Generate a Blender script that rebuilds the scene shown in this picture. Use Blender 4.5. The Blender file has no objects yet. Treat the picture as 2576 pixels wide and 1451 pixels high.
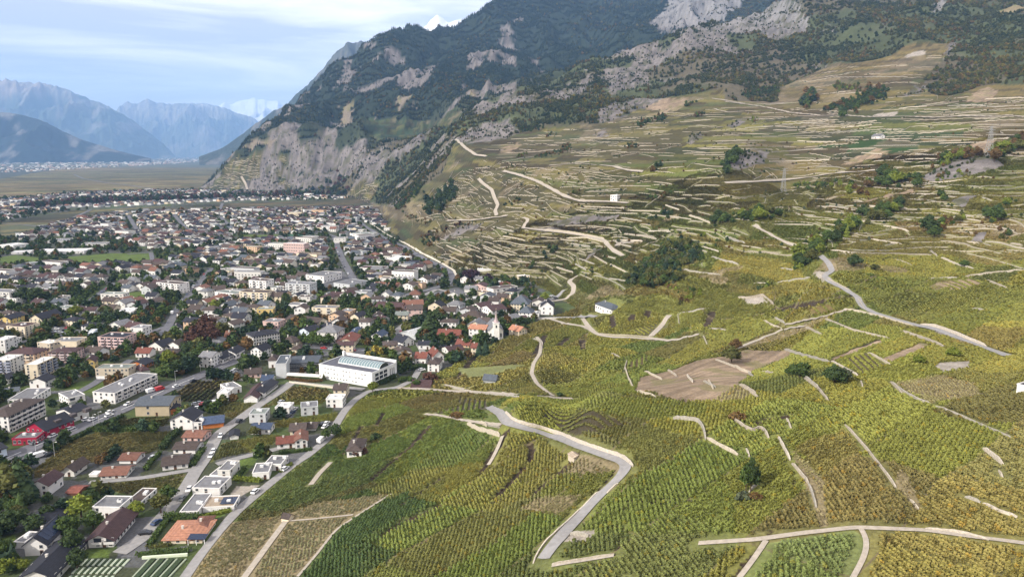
import bpy, math, random, time
import numpy as np
from mathutils import Vector, Matrix
T0 = time.time()
rng = np.random.default_rng(7)
random.seed(7)
SC = bpy.context.scene
COL = SC.collection

# ------------------------------------------------------------------ camera
CZ = 150.0                      # camera height above the valley floor (m)
PW, PH = 2576.0, 1451.0         # picture coordinates used for surveying the place
FPX = 1840.0
HOR = 385.0
PITCH = math.atan((PH/2-HOR)/FPX)
cp_, sp_ = math.cos(PITCH), math.sin(PITCH)
cam_d = bpy.data.cameras.new('camera'); cam = bpy.data.objects.new('camera', cam_d); COL.objects.link(cam)
cam.location = (0, 0, CZ); cam.rotation_euler = (math.pi/2-PITCH, 0, 0)
cam_d.sensor_width = 36; cam_d.lens = 36*FPX/PW; cam_d.clip_start = 1; cam_d.clip_end = 120000
SC.camera = cam

# ------------------------------------------------------------------ light
SUN_AZ, SUN_EL = math.radians(-128), math.radians(31)     # azimuth from +y, clockwise; the sun stands behind the camera on the left
SUN_STRENGTH, SKY_STRENGTH, EXPOSURE = 5.0, 0.05, 0.33
sd = Vector((math.sin(SUN_AZ)*math.cos(SUN_EL), math.cos(SUN_AZ)*math.cos(SUN_EL), math.sin(SUN_EL)))
sun_d = bpy.data.lights.new('sun', 'SUN'); sun = bpy.data.objects.new('sun', sun_d); COL.objects.link(sun)
sun_d.energy = SUN_STRENGTH; sun_d.angle = math.radians(0.5); sun_d.color = (1.0, 0.94, 0.84)
sun.rotation_euler = (-sd).to_track_quat('-Z', 'Y').to_euler(); sun.location = (-300, -300, 600)
W = bpy.data.worlds.new('World'); SC.world = W; W.use_nodes = True
nt = W.node_tree; nt.nodes.clear()
def N(t, kind, **kw):
    n = t.nodes.new(kind)
    for k, v in kw.items(): setattr(n, k, v)
    return n
sky = N(nt, 'ShaderNodeTexSky', sky_type='NISHITA', sun_disc=False, sun_elevation=SUN_EL, sun_rotation=SUN_AZ,
        air_density=1.0, dust_density=1.2, ozone_density=1.6, altitude=600)
bg = N(nt, 'ShaderNodeBackground'); bg.inputs['Strength'].default_value = SKY_STRENGTH
wo = N(nt, 'ShaderNodeOutputWorld')
tc = N(nt, 'ShaderNodeTexCoord'); sepw = N(nt, 'ShaderNodeSeparateXYZ')
mp = N(nt, 'ShaderNodeMapping'); mp.inputs['Scale'].default_value = (1.6, 1.6, 15.0); mp.inputs['Rotation'].default_value = (0, math.radians(9), 0)
cn = N(nt, 'ShaderNodeTexNoise'); cn.inputs['Scale'].default_value = 2.0; cn.inputs['Detail'].default_value = 7; cn.inputs['Roughness'].default_value = 0.55; cn.inputs['Distortion'].default_value = 0.5
cr = N(nt, 'ShaderNodeMapRange'); cr.inputs['From Min'].default_value = 0.36; cr.inputs['From Max'].default_value = 0.70; cr.inputs['To Min'].default_value = 0.40; cr.inputs['To Max'].default_value = 0.97
mixw = N(nt, 'ShaderNodeMixRGB'); mixw.inputs['Color2'].default_value = (35, 32, 30, 1)
nt.links.new(tc.outputs['Generated'], mp.inputs['Vector']); nt.links.new(mp.outputs[0], cn.inputs['Vector'])
nt.links.new(cn.outputs['Fac'], cr.inputs['Value']); nt.links.new(cr.outputs[0], mixw.inputs['Fac'])
nt.links.new(sky.outputs[0], mixw.inputs['Color1']); nt.links.new(mixw.outputs[0], bg.inputs['Color']); nt.links.new(bg.outputs[0], wo.inputs[0])
SC.view_settings.view_transform = 'Standard'; SC.view_settings.look = 'None'
SC.view_settings.exposure = EXPOSURE; SC.view_settings.gamma = 1; SC.view_settings.use_curve_mapping = False
SC.render.engine = 'CYCLES'
cy = SC.cycles
cy.use_denoising = True; cy.max_bounces = 6; cy.diffuse_bounces = 2; cy.glossy_bounces = 2; cy.volume_bounces = 1
cy.transmission_bounces = 3; cy.transparent_max_bounces = 6; cy.use_adaptive_sampling = True; cy.adaptive_threshold = 0.02
HAZE_DENSITY = 3.9e-5

# ------------------------------------------------------------------ surveying helpers
def ray_dir(px, py):
    px = np.asarray(px, float); py = np.asarray(py, float)
    a = (px-PW/2)/FPX; b = (PH/2-py)/FPX
    return a, cp_+b*sp_, -sp_+b*cp_          # world x, y, z per unit of depth along the view axis
def unproj(px, py, z):
    a, b, c = ray_dir(px, py)
    return a*z, b*z, CZ+c*z
def proj(x, y, h):
    dz = np.asarray(h)-CZ
    d = np.maximum(y*cp_-dz*sp_, 1.0); up = y*sp_+dz*cp_
    return PW/2+FPX*x/d, PH/2-FPX*up/d, d
def inpoly(px, py, poly):
    P = np.asarray(poly, float); px = np.asarray(px); py = np.asarray(py)
    out = np.zeros(px.shape, bool)
    bb = (px >= P[:, 0].min()) & (px <= P[:, 0].max()) & (py >= P[:, 1].min()) & (py <= P[:, 1].max())
    if not bb.any(): return out
    x = px[bb]; y = py[bb]; r = np.zeros(x.shape, bool); j = len(P)-1
    for i in range(len(P)):
        xi, yi = P[i]; xj, yj = P[j]
        if yi != yj:
            c = ((yi > y) != (yj > y)) & (x < (xj-xi)*(y-yi)/(yj-yi)+xi)
            r ^= c
        j = i
    out[bb] = r
    return out
def hash2(ix, iy, s=0):
    ix = np.asarray(ix).astype(np.int64); iy = np.asarray(iy).astype(np.int64)
    h = (ix*374761393+iy*668265263+s*1442695041) & 0x7fffffff
    h = ((h ^ (h >> 13))*1274126177) & 0x7fffffff
    h = h ^ (h >> 16)
    return (h & 0xffff)/65535.0
def vnoise(x, y, s=0):
    ix = np.floor(x); iy = np.floor(y); fx = x-ix; fy = y-iy
    fx = fx*fx*fx*(fx*(fx*6-15)+10); fy = fy*fy*fy*(fy*(fy*6-15)+10)
    a = hash2(ix, iy, s); b = hash2(ix+1, iy, s); c = hash2(ix, iy+1, s); d = hash2(ix+1, iy+1, s)
    return (a*(1-fx)+b*fx)*(1-fy)+(c*(1-fx)+d*fx)*fy
def fbm(x, y, o=4, s=0, g=0.5):
    t = 0; a = 1; n = 0
    for k in range(o):
        t = t+a*(vnoise(x, y, s+k)*2-1); n += a; a *= g; x, y = x*1.97+y*0.31+17.3, y*1.97-x*0.31+9.1
    return t/n
def ridged(x, y, o=5, s=0):
    t = 0; a = 1; n = 0
    for k in range(o):
        t = t+a*(1-np.abs(vnoise(x, y, s+k)*2-1)*1.6); n += a; a *= 0.52; x, y = x*2.03+y*0.25+3.3, y*2.03-x*0.25+5.1
    return t/n
def sstep(a, b, x):
    t = np.clip((x-a)/(b-a), 0, 1); return t*t*(3-2*t)

# ------------------------------------------------------------------ terrain: surveyed points (picture x, y, depth in m/1.25)
KD = 1.25
CP = [
 # foot of the slope (height 0)
 (470,1451,210),(590,1293,248),(690,1215,271),(762,1157,290),(829,1103,318),(856,1049,339),(893,1008,361),(929,977,379),
 (1001,972,383),(1080,950,396),(1150,915,425),(1225,880,455),(1310,825,508),(1410,792,553),(1450,770,575),(1400,748,620),(1330,705,700),(1170,695,723),(1104,669,790),
 (1057,647,855),(1011,619,965),(975,580,1150),(955,535,1480),(900,500,1950),(820,490,2120),(730,483,2250),(600,480,2330),(500,478,2390),
 # village side and the knoll
 (1123,983,372),(1250,990,350),(1340,960,362),(1300,880,430),(1400,900,405),(1550,900,385),(1440,1002,338),(1560,985,315),(1700,955,325),(1800,925,330),
 (1950,930,318),(2000,880,335),(1750,830,415),(1650,850,432),(1850,760,450),(1900,700,482),(1450,810,500),(1518,785,500),(1650,740,500),
 (1450,700,600),(1600,640,530),(1330,570,740),(1200,600,810),(1330,650,690),(1250,650,740),(1700,620,540),
 (1300,1030,262),(1500,1013,236),(1700,1010,228),(1850,1000,225),(2000,990,228),(1250,1062,268),(1100,1050,312),(1000,1090,308),(900,1110,306),
 (1000,1150,285),(800,1250,252),(1200,1100,268),(1300,1150,238),(1150,1250,222),(1000,1350,205),(850,1440,196),(700,1400,212),
 (1400,1090,250),(1540,1150,205),(1576,1180,193),(1470,1290,183),(1400,1350,172),(1370,1410,164),(1200,1400,182),
 (1700,1150,195),(1700,1250,173),(1900,1250,165),(2200,1200,168),(2500,1200,165),(2500,1430,130),(2000,1400,143),(1700,1430,148),(2300,1050,200),(2560,1000,212),
 (1900,1060,208),(2000,1300,156),(2300,1330,147),(2576,1330,142),
 (2100,940,252),(2400,930,258),(2400,860,300),(2535,894,280),(2180,780,366),(2300,720,410),(2060,690,425),(2400,680,430),(2000,820,392),(2200,840,330),(2560,760,350),
 (1900,570,570),(2060,600,520),(2300,600,510),(2550,600,470),(2330,480,640),(2560,500,590),(1550,510,690),(1750,540,620),(2100,480,700),
 # upper slope
 (1150,520,930),(1060,550,1080),(1300,450,930),(1210,400,1130),(1100,465,1100),(1500,410,960),(1900,400,850),(2200,400,790),(2500,420,660),(1970,480,790),
 (1800,330,1110),(2203,345,900),(2550,330,800),(1600,300,1330),(1400,350,1280),(1250,370,1300),(1150,340,1500),(1800,250,1420),(2100,270,1170),(2500,220,1150),
 (2560,100,1500),(2200,140,1600),(2000,190,1650),(2400,0,2050),(1900,110,1950),(1650,190,1750),(1500,250,1600),(1350,290,1560),
 # shoulder ridge and behind it
 (2060,0,2250),(1960,28,2230),(1880,60,2200),(1750,92,2150),(1680,112,2120),(1500,175,2050),(1440,193,2030),(1350,225,1980),(1240,270,1900),(1140,330,1750),
 (2060,20,2700),(1880,80,2700),(1700,135,2650),(1500,190,2550),(2300,-60,2900),
 (1430,200,2900),(1500,160,3050),(1600,110,3200),(1690,60,3400),(1500,60,3900),(1600,-20,4200),(1400,100,3700),(1390,160,3100),(1330,90,3700),(1300,40,4000),
 (1690,-40,4300),(1800,-40,3700),(1750,40,3450),(1880,-10,3600),(2000,-90,4000),(1420,-60,4700),
 # spur with the cliffs
 (730,474,2290),(870,482,2130),(960,500,1720),(1000,470,1640),(1060,430,1600),(1100,400,1560),
 (860,415,2260),(900,400,2180),(800,400,2320),(740,430,2330),(680,440,2350),(600,440,2370),(530,455,2390),
 (870,350,2330),(780,355,2400),(700,370,2440),(620,375,2480),(565,385,2520),(980,370,2050),(1050,360,1950),
 (900,325,2550),(1000,320,2450),(1080,310,2350),(820,320,2600),(700,310,2750),(640,318,2800),
 (850,280,2800),(950,250,2850),(1050,220,2850),(1150,210,2700),(1250,200,2600),(1200,250,2300),(1100,280,2450),(1000,285,2600),
 (1000,160,3250),(1100,130,3350),(1200,110,3350),(1280,130,3200),(900,200,3150),(800,255,3000),
 (560,383,2620),(600,345,2780),(640,318,2950),(720,262,3150),(800,220,3300),(860,180,3500),(940,122,3700),(1000,95,3850),(1060,72,4000),(1110,62,4100),(1180,62,4250),(1240,0,4500),(1280,-40,4700),
]
CPH = [ # points out of view or behind ridges: u=x/y, y (m), height (m)
 (-0.41,3600,0),(-0.40,4300,0),(-0.33,5000,60),(-0.25,5600,200),(-0.15,6200,420),(-0.05,6800,760),(0.05,7400,1000),
 (-0.36,4000,90),(-0.30,4600,190),(-0.20,5500,430),(-0.10,6100,640),(0.0,6500,900),
 (-0.39,3300,60),
 (1.4,110,78),(1.4,200,92),(1.4,420,130),(1.4,800,260),(1.4,1500,520),(1.4,2500,900),(1.4,5000,1600),(1.4,7400,1900),(0.95,160,72),(0.95,260,85),(0.95,420,105),(0.95,800,190),(0.95,1500,420),(0.95,2500,800),(0.95,4500,1400),(0.6,5200,1500),(0.3,6500,1500),(0.3,7400,1450),(0.9,7400,1700),
 (0.80,110,58),(0.5,110,50),(0.2,110,44),(0.0,110,36),(-0.2,110,22),(-0.35,130,10),(-0.44,120,0),(-0.46,180,0),(0.95,90,66),(0.1,85,42),(-0.42,85,4),
]
def cp_arrays():
    U = []; V = []; S = []
    for px, py, z in CP:
        a, b, c = ray_dir(px, py)
        U.append(a/b); V.append(math.log(z*KD*b)); S.append(c/b)
    for u, y, h in CPH:
        U.append(u); V.append(math.log(y)); S.append((h-CZ)/y)
    return np.array(U), np.array(V), np.array(S)
cu, cv, cs = cp_arrays()
UA, VA = 3.0, 1.0
def tps_fit(u, v, s, reg=2e-4):
    n = len(u); P = np.stack([u*UA, v*VA], 1)
    r2 = ((P[:, None]-P[None])**2).sum(-1)
    K = np.where(r2 > 0, r2*np.log(np.maximum(r2, 1e-12)), 0)*0.5+reg*np.eye(n)*1.0
    Q = np.c_[np.ones(n), P]; A = np.zeros((n+3, n+3)); A[:n, :n] = K; A[:n, n:] = Q; A[n:, :n] = Q.T
    return P, np.linalg.solve(A, np.r_[s, 0, 0, 0])
def tps_eval(P, w, u, v):
    x = (u*UA).ravel(); y = (v*VA).ravel(); out = np.empty(len(x)); n = len(P)
    for a in range(0, len(x), 60000):
        b = slice(a, a+60000)
        r2 = (x[b, None]-P[None, :, 0])**2+(y[b, None]-P[None, :, 1])**2
        out[b] = (r2*np.log(np.maximum(r2, 1e-12))*0.5) @ w[:n]+w[n]+w[n+1]*x[b]+w[n+2]*y[b]
    return out.reshape(u.shape)
tP, tw = tps_fit(cu, cv, cs)

U0, U1, NU = -1.15, 1.4, 960
V0, VM, V1 = math.log(85), math.log(1100), math.log(7600)
NVa, NVb = 800, 270
vv = np.r_[np.linspace(V0, VM, NVa, endpoint=False), np.linspace(VM, V1, NVb)]
NV = len(vv)
uu = np.linspace(U0, U1, NU)
# evaluate on a coarser lattice then interpolate
cuu = np.linspace(U0, U1, 330); cvv = np.linspace(V0, V1, 330)
CU, CV = np.meshgrid(cuu, cvv)
CSg = tps_eval(tP, tw, CU, CV)
def bil(G, gu, gv, u, v):
    iu = np.clip((u-gu[0])/(gu[1]-gu[0]), 0, len(gu)-1.001); iv = np.clip((v-gv[0])/(gv[1]-gv[0]), 0, len(gv)-1.001)
    a = iu.astype(int); b = iv.astype(int); fu = iu-a; fv = iv-b
    return (G[b, a]*(1-fu)+G[b, a+1]*fu)*(1-fv)+(G[b+1, a]*(1-fu)+G[b+1, a+1]*fu)*fv
def cubic_up(G, gu, gv, u1, v1):      # separable Catmull-Rom
    def one(G, g, x):
        t = np.clip((x-g[0])/(g[1]-g[0]), 0, len(g)-1.0001); i = t.astype(int); f = (t-i)[:, None]
        n = len(g)-1
        a = G[np.clip(i-1, 0, n)]; b = G[i]; c = G[np.clip(i+1, 0, n)]; d = G[np.clip(i+2, 0, n)]
        return b+0.5*f*(c-a+f*(2*a-5*b+4*c-d+f*(3*(b-c)+d-a)))
    return one(one(G, gv, v1).T, gu, u1).T
SG = cubic_up(CSg, cuu, cvv, uu, vv)
UG, VG = np.meshgrid(uu, vv)
YG = np.exp(VG); XG = UG*YG
HG = CZ+YG*SG
# foot of the hill as a curve u_foot(v): left of it lies the flat valley floor
fp = []
for px, py, z in CP[:28]:
    a, b, c = ray_dir(px, py); fp.append((math.log(z*KD*b), a/b))
fp = [(math.log(70), -0.45), (math.log(170), -0.45)]+fp
fp += [(math.log(3400), -0.415), (math.log(4300), -0.40), (math.log(5200), -0.33), (math.log(6200), -0.22), (math.log(7600), -0.1)]
fpoly = [(b, a) for a, b in fp]+[(2.0, math.log(7700)), (2.0, math.log(60))]
hill = inpoly(UG, VG, fpoly)
# distance to the foot line (m), by sampled points
fpa = np.array(fp); seg = []
for i in range(len(fpa)-1):
    n = 14
    for k in range(n): seg.append(fpa[i]*(1-k/n)+fpa[i+1]*k/n)
seg = np.array(seg); sx = seg[:, 1]*np.exp(seg[:, 0]); sy = np.exp(seg[:, 0])
def foot_dist(x, y):
    d = np.full(x.shape, 1e9)
    for a, b in zip(sx, sy): d = np.minimum(d, (x-a)**2+(y-b)**2)
    return np.sqrt(d)
dc = foot_dist(np.ascontiguousarray(CU*np.exp(CV)), np.exp(CV))
FD = cubic_up(dc, cuu, cvv, uu, vv); FD = np.maximum(FD, 0)
HG = np.where(hill, np.minimum(np.maximum(HG, 0), FD*(0.45+0.5*sstep(900, 2000, YG))), 0.0)
print('terrain base', round(time.time()-T0, 1))
# ------------------------------------------------------------------ land cover, mapped from the survey picture
PXG, PYG, DG = proj(XG, YG, HG)
class CR:      # a survey crop: origin and scale to picture coordinates
    def __init__(s, ox, oy, k): s.o = (ox, oy); s.k = k
    def __call__(s, *pts): return [(s.o[0]+x*s.k, s.o[1]+y*s.k) for x, y in pts]
n_ = 0.936
cA, cB, cC, cD = CR(0, 1250*n_, .19355), CR(340*n_, 1250*n_, .19355), CR(0, 970*n_, .19355), CR(340*n_, 970*n_, .19355)
cE, cF, cG, cH = CR(640*n_, 970*n_, .19355), CR(0, 780*n_, .19355), CR(340*n_, 780*n_, .19355), CR(680*n_, 780*n_, .19355)
cI, cJ = CR(960*n_, 750*n_, .19355), CR(1200*n_, 680*n_, .19355)
c1, c2, c3, c4, c5 = CR(0, 870.5, .4), CR(468, 796, .4517), CR(1030, 936, .3547), CR(1778, 936, .3548), CR(1825, 468, .3548)
c6, c7, c8, c9, c10 = CR(0, 449, .3096), CR(562, 449, .3096), CR(468, 93.6, .3225), CR(1123, 0, .3225), CR(1825, 0, .3226)
c11 = CR(1123, 421, .3548)
TOWN, VINE, ROCK, WOOD, SOIL, MEADOW, GRAVEL, ASPH = range(8)
MLINE = [(495,480),(730,478),(870,480),(950,515),(1000,520),(1030,480),(1081,458),(1113,432),(1129,384),(1142,351),(1200,332),(1229,361),(1278,335),(1349,326),(1494,316),(1574,287),(1626,268),(1678,242),(1816,232),(1825,252),(1954,252),(1954,225),(1970,210),(2076,161),(2148,158),(2238,142),(2277,119),(2374,106),(2438,106),(2380,145),(2328,193),(2338,232),(2383,239),(2470,213),(3300,225),(3300,-900),(300,-900),(300,480)]
ROCKS = [
 [(745,368),(790,352),(839,339),(897,361),(936,384),(971,400),(907,416),(885,429),(880,480),(832,474),(732,477),(716,445),(726,400)],
 [(961,368),(1016,361),(1081,352),(1145,339),(1216,287),(1216,339),(1145,352),(1113,400),(1081,432),(1032,448),(1000,480),(952,513),(929,510),(984,442),(1000,400),(958,377)],
 [(498,477),(510,448),(574,371),(607,361),(607,400),(565,416),(549,442),(516,458)],
 [(623,352),(668,313),(694,294),(758,271),(771,281),(742,300),(736,339),(694,384),(687,371),(700,319),(649,345)],
 [(832,213),(871,171),(900,171),(887,200),(855,206)], [(926,171),(932,152),(971,152),(971,165)],
 [(984,232),(1003,216),(1077,229),(1077,245),(1048,255),(1010,235)], [(932,213),(971,223),(952,252)],
 [(843,226),(858,240),(850,252),(842,245)],
 c9((350,870),(450,790),(650,780),(680,830),(480,940),(600,1010),(430,1080),(330,1110),(60,1080),(200,960)),
 c9((720,760),(880,650),(1140,575),(1140,620),(1060,740),(900,810),(760,760)),
 c9((1180,600),(1280,480),(1450,420),(1700,400),(1950,300),(2322,180),(2322,380),(2140,480),(2000,540),(1800,560),(1640,590),(1500,600),(1330,720),(1290,800),(1250,650)),
 c9((1150,970),(1220,860),(1400,800),(1680,740),(1720,760),(1560,830),(1400,890),(1200,960)),
 c9((420,300),(440,240),(560,300),(540,340)), c9((480,140),(580,150),(600,190),(500,170)), c9((600,390),(700,480),(830,560),(850,620),(780,590),(660,500)),
 c10((-20,190),(230,130),(280,70),(480,50),(650,160),(640,240),(560,250),(450,280),(240,370),(-20,390)), c10((680,280),(860,200),(850,250)),
 c10((1590,150),(1650,30),(1740,10),(1700,100)), c10((1690,470),(1760,350),(1900,330),(1850,370),(1750,450)), c10((1380,740),(1470,660),(1580,620),(1560,700)),
 c10((1530,1390),(1750,1240),(1900,1220),(2100,1260),(2200,1300),(1900,1380),(1600,1430)), c10((-20,1250),(100,1180),(350,1170),(280,1280),(90,1330)),
 c10((310,550),(400,510),(420,530),(340,580)), c10((650,530),(770,480),(760,510)), c10((0,990),(40,950),(140,940),(60,980)),
 c9((1590,140),(1700,40),(1760,-160),(2500,-160),(2250,60),(2050,200),(1960,290),(1740,300),(1620,300)),
 c9((2170,990),(2250,950),(2320,950),(2250,990)), c9((1870,1100),(1950,1050),(2010,1070),(1900,1120)), c9((1160,1040),(1230,1010),(1270,1050),(1200,1080)),
 c11((1000,640),(1060,560),(1100,580),(940,690)), c11((-20,500),(100,420),(260,390),(220,420),(60,490),(-20,520)), c11((700,400),(900,350),(1250,330),(1220,370),(900,400),(740,425)),
 c5((1590,120),(1700,70),(1800,70),(1680,150)), c5((1730,390),(1790,330),(1860,320),(1820,400)), c11((640,430),(760,430),(850,455),(700,460)),
]
SOILS = [c9((1530,840),(1700,770),(1900,760),(1800,860),(1680,880)), c8((460,860),(680,840),(670,880),(480,900)), c8((1590,560),(1700,545),(1800,575),(1650,590)),
 [(1595,985),(1610,950),(1690,930),(1750,905),(1830,895),(1870,880),(1985,880),(1990,895),(1900,930),(1875,955),(1790,1008),(1700,1010),(1640,988)], c5((60,1270),(200,1180),(420,1160),(450,1200),(250,1290),(170,1330)),
 c5((750,1220),(1090,1080),(1110,1110),(780,1240)), c5((1110,1220),(1380,1110),(1470,1130),(1180,1250)), c5((940,110),(1330,20),(1360,40),(1150,80),(1000,110)),
 c10((1920,730),(2040,680),(2120,700),(2080,790),(1880,800)), c10((1900,1130),(2050,1080),(2200,1110),(2050,1190),(1950,1190)), c10((1080,1190),(1180,1160),(1300,1170),(1180,1240),(900,1280)),
 c8((1210,570),(1300,570),(1310,700),(1190,690)), c9((400,1180),(560,1110),(600,1130),(500,1190)), c9((160,720),(230,715),(240,770),(190,780))]
MEADOWS = [c10((2030,130),(2330,10),(2500,10),(2400,80),(2100,160)), c6((500,640),(880,610),(1240,600),(1210,690),(620,690)), c6((0,640),(130,620),(330,650),(300,690),(0,690)),
 c6((830,930),(1180,920),(1190,1000),(780,1000)), c7((150,460),(440,455),(460,490),(160,500)), c6((870,780),(1100,770),(1100,820),(860,830)),
 c3((330,-30),(860,-60),(600,20),(420,40))]
MEADCOL = {0: (.20,.16,.085), 6: (.16,.17,.07)}
LAWNS = [c4((0,0),(0,0),(0,0)), c6((0,0),(0,0),(0,0)), cC((870,340),(1050,260),(1540,260),(1270,420),(1050,400)), c1((1430,740),(1600,690),(1620,710),(1500,860),(1440,820)), cB((950,690),(1250,610),(1300,640),(1100,720)),
 cA((1060,1090),(1300,1070),(1430,1110),(1420,1200),(1060,1200)), cA((-50,960),(200,900),(180,1200),(-50,1200)), cJ((330,500),(620,510),(600,570),(330,570))]
ASPHS = [cB((-120,760),(-60,700),(500,650),(530,690),(260,1170),(-120,1190)), cD((1130,200),(1500,90),(1500,200),(1130,240)), cD((850,620),(880,540),(1180,520),(1140,620),(820,720)),
 cF((600,620),(640,480),(900,470),(1180,570),(1180,640)), c7((650,790),(960,740),(1090,870),(830,900),(700,860)), c7((1620,950),(1900,880),(2010,930),(1900,960)), cH((690,790),(1480,800),(1480,1000),(1180,860),(700,860)),
 cA((60,1080),(330,1080),(340,1190),(60,1200)), cB((550,1090),(780,1040),(870,1110),(560,1120)), cC((-50,1170),(480,1130),(740,1200),(480,1380),(-50,1420)), c2((560,740),(690,750),(640,810),(540,890),(560,800)), cJ((700,480),(970,440),(1120,540),(900,560),(740,540)),
 cC((1120,450),(1450,560),(1280,620),(1120,640)), cE((720,590),(800,590),(700,740),(640,740)), cC((400,400),(1040,370),(1040,420),(400,430))]
GRAVELS = [cB((1330,400),(1440,265),(1735,262),(1480,410)), c5((1480,1280),(1520,1250),(1740,1240),(1730,1290),(1540,1320)), c3((1150,1130),(1320,1120),(1300,1160),(1240,1210),(1090,1200)), cH((440,1075),(560,1040),(860,1040),(860,1110)),
 c5((1400,980),(1480,985),(1690,1050),(1860,1140),(1800,1130),(1650,1100),(1480,1030)), c5((600,620),(650,600),(720,600),(700,680),(640,640)), c10((1390,440),(1480,400),(1570,395),(1560,420),(1440,450)), c5((100,780),(170,790),(260,770),(300,830),(160,830)),
 c10((1150,890),(1340,870),(1330,900),(1180,910)), c11((1180,500),(1230,520),(1350,520),(1200,560))]
DRY = [  # sandy, sparsely planted plots
 [(572,1315),(712,1297),(798,1266),(978,1243),(843,1333),(757,1437),(735,1470),(440,1470)], c3((770,980),(900,890),(1220,860),(1150,960),(1080,1000)), c3((1220,570),(1480,640),(1500,700),(1350,720),(1120,720)),
 c4((100,210),(0,190),(240,90),(350,150),(260,200)), c4((1330,80),(1650,20),(1900,80),(1950,170),(1570,220)), c11((960,930),(1150,820),(1290,900),(1000,930)), c10((400,620),(800,560),(1000,640),(700,690),(430,700)), c10((1290,470),(1560,420),(1700,480),(1560,560),(1300,540)),
 c10((730,780),(950,740),(1000,760),(880,800)), c5((1440,700),(1600,650),(1640,690),(1480,745)), c4((1380,700),(1430,760),(1530,950),(1480,980),(1330,800),(1340,740)), c4((600,560),(700,650),(830,780),(860,1100),(800,1100),(740,880),(640,700)),
 c10((0,760),(350,720),(560,760),(560,800),(200,800)), c10((600,900),(850,880),(860,1000),(600,980)), c8((1430,1290),(1640,1240),(1900,1290),(1900,1451),(1500,1400)), c5((830,860),(560,1040),(60,1170),(60,1140),(500,1000))]
TERR = [c8((250,1080),(340,960),(600,930),(820,960),(770,1050),(820,1190),(100,1190)), c8((1240,1220),(1380,1120),(1510,1130),(1420,1300)), c8((930,690),(1190,690),(1300,700),(1450,680),(1900,620),(2150,620),(2120,700),(1900,740),(1500,760),(1420,740),(1200,710),(940,720))]
TOWNVINE = [cD((590,430),(900,270),(1390,270),(1190,410),(1080,540),(700,530)), c1((210,790),(440,600),(600,550),(1090,540),(1080,600),(880,700),(740,680),(640,730),(520,730),(380,790),(220,830)),
 c1((590,880),(900,830),(1170,800),(1140,880),(960,950),(600,900)), [(524,1162),(560,1114),(655,1098),(700,1095),(697,1112),(640,1135),(560,1150),(528,1164)], c2((430,510),(590,390),(800,410),(810,450),(740,490),(500,490)),
 c2((150,530),(250,480),(400,480),(260,570)), c2((470,590),(840,540),(860,570),(760,600),(500,620)), c1((600,530),(750,460),(1060,450),(1040,500)), cJ((330,500),(600,520),(600,560),(330,560)), c7((1600,760),(1680,730),(1790,745),(1740,790),(1640,800)),
 [(0,560),(180,530),(300,525),(560,512),(800,505),(905,498),(960,518),(900,522),(560,527),(320,535),(180,552),(60,590),(0,602)], [(-200,455),(0,450),(150,425),(330,415),(560,400),(545,430),(500,478),(300,482),(150,487),(0,500),(-200,505)]]
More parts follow.
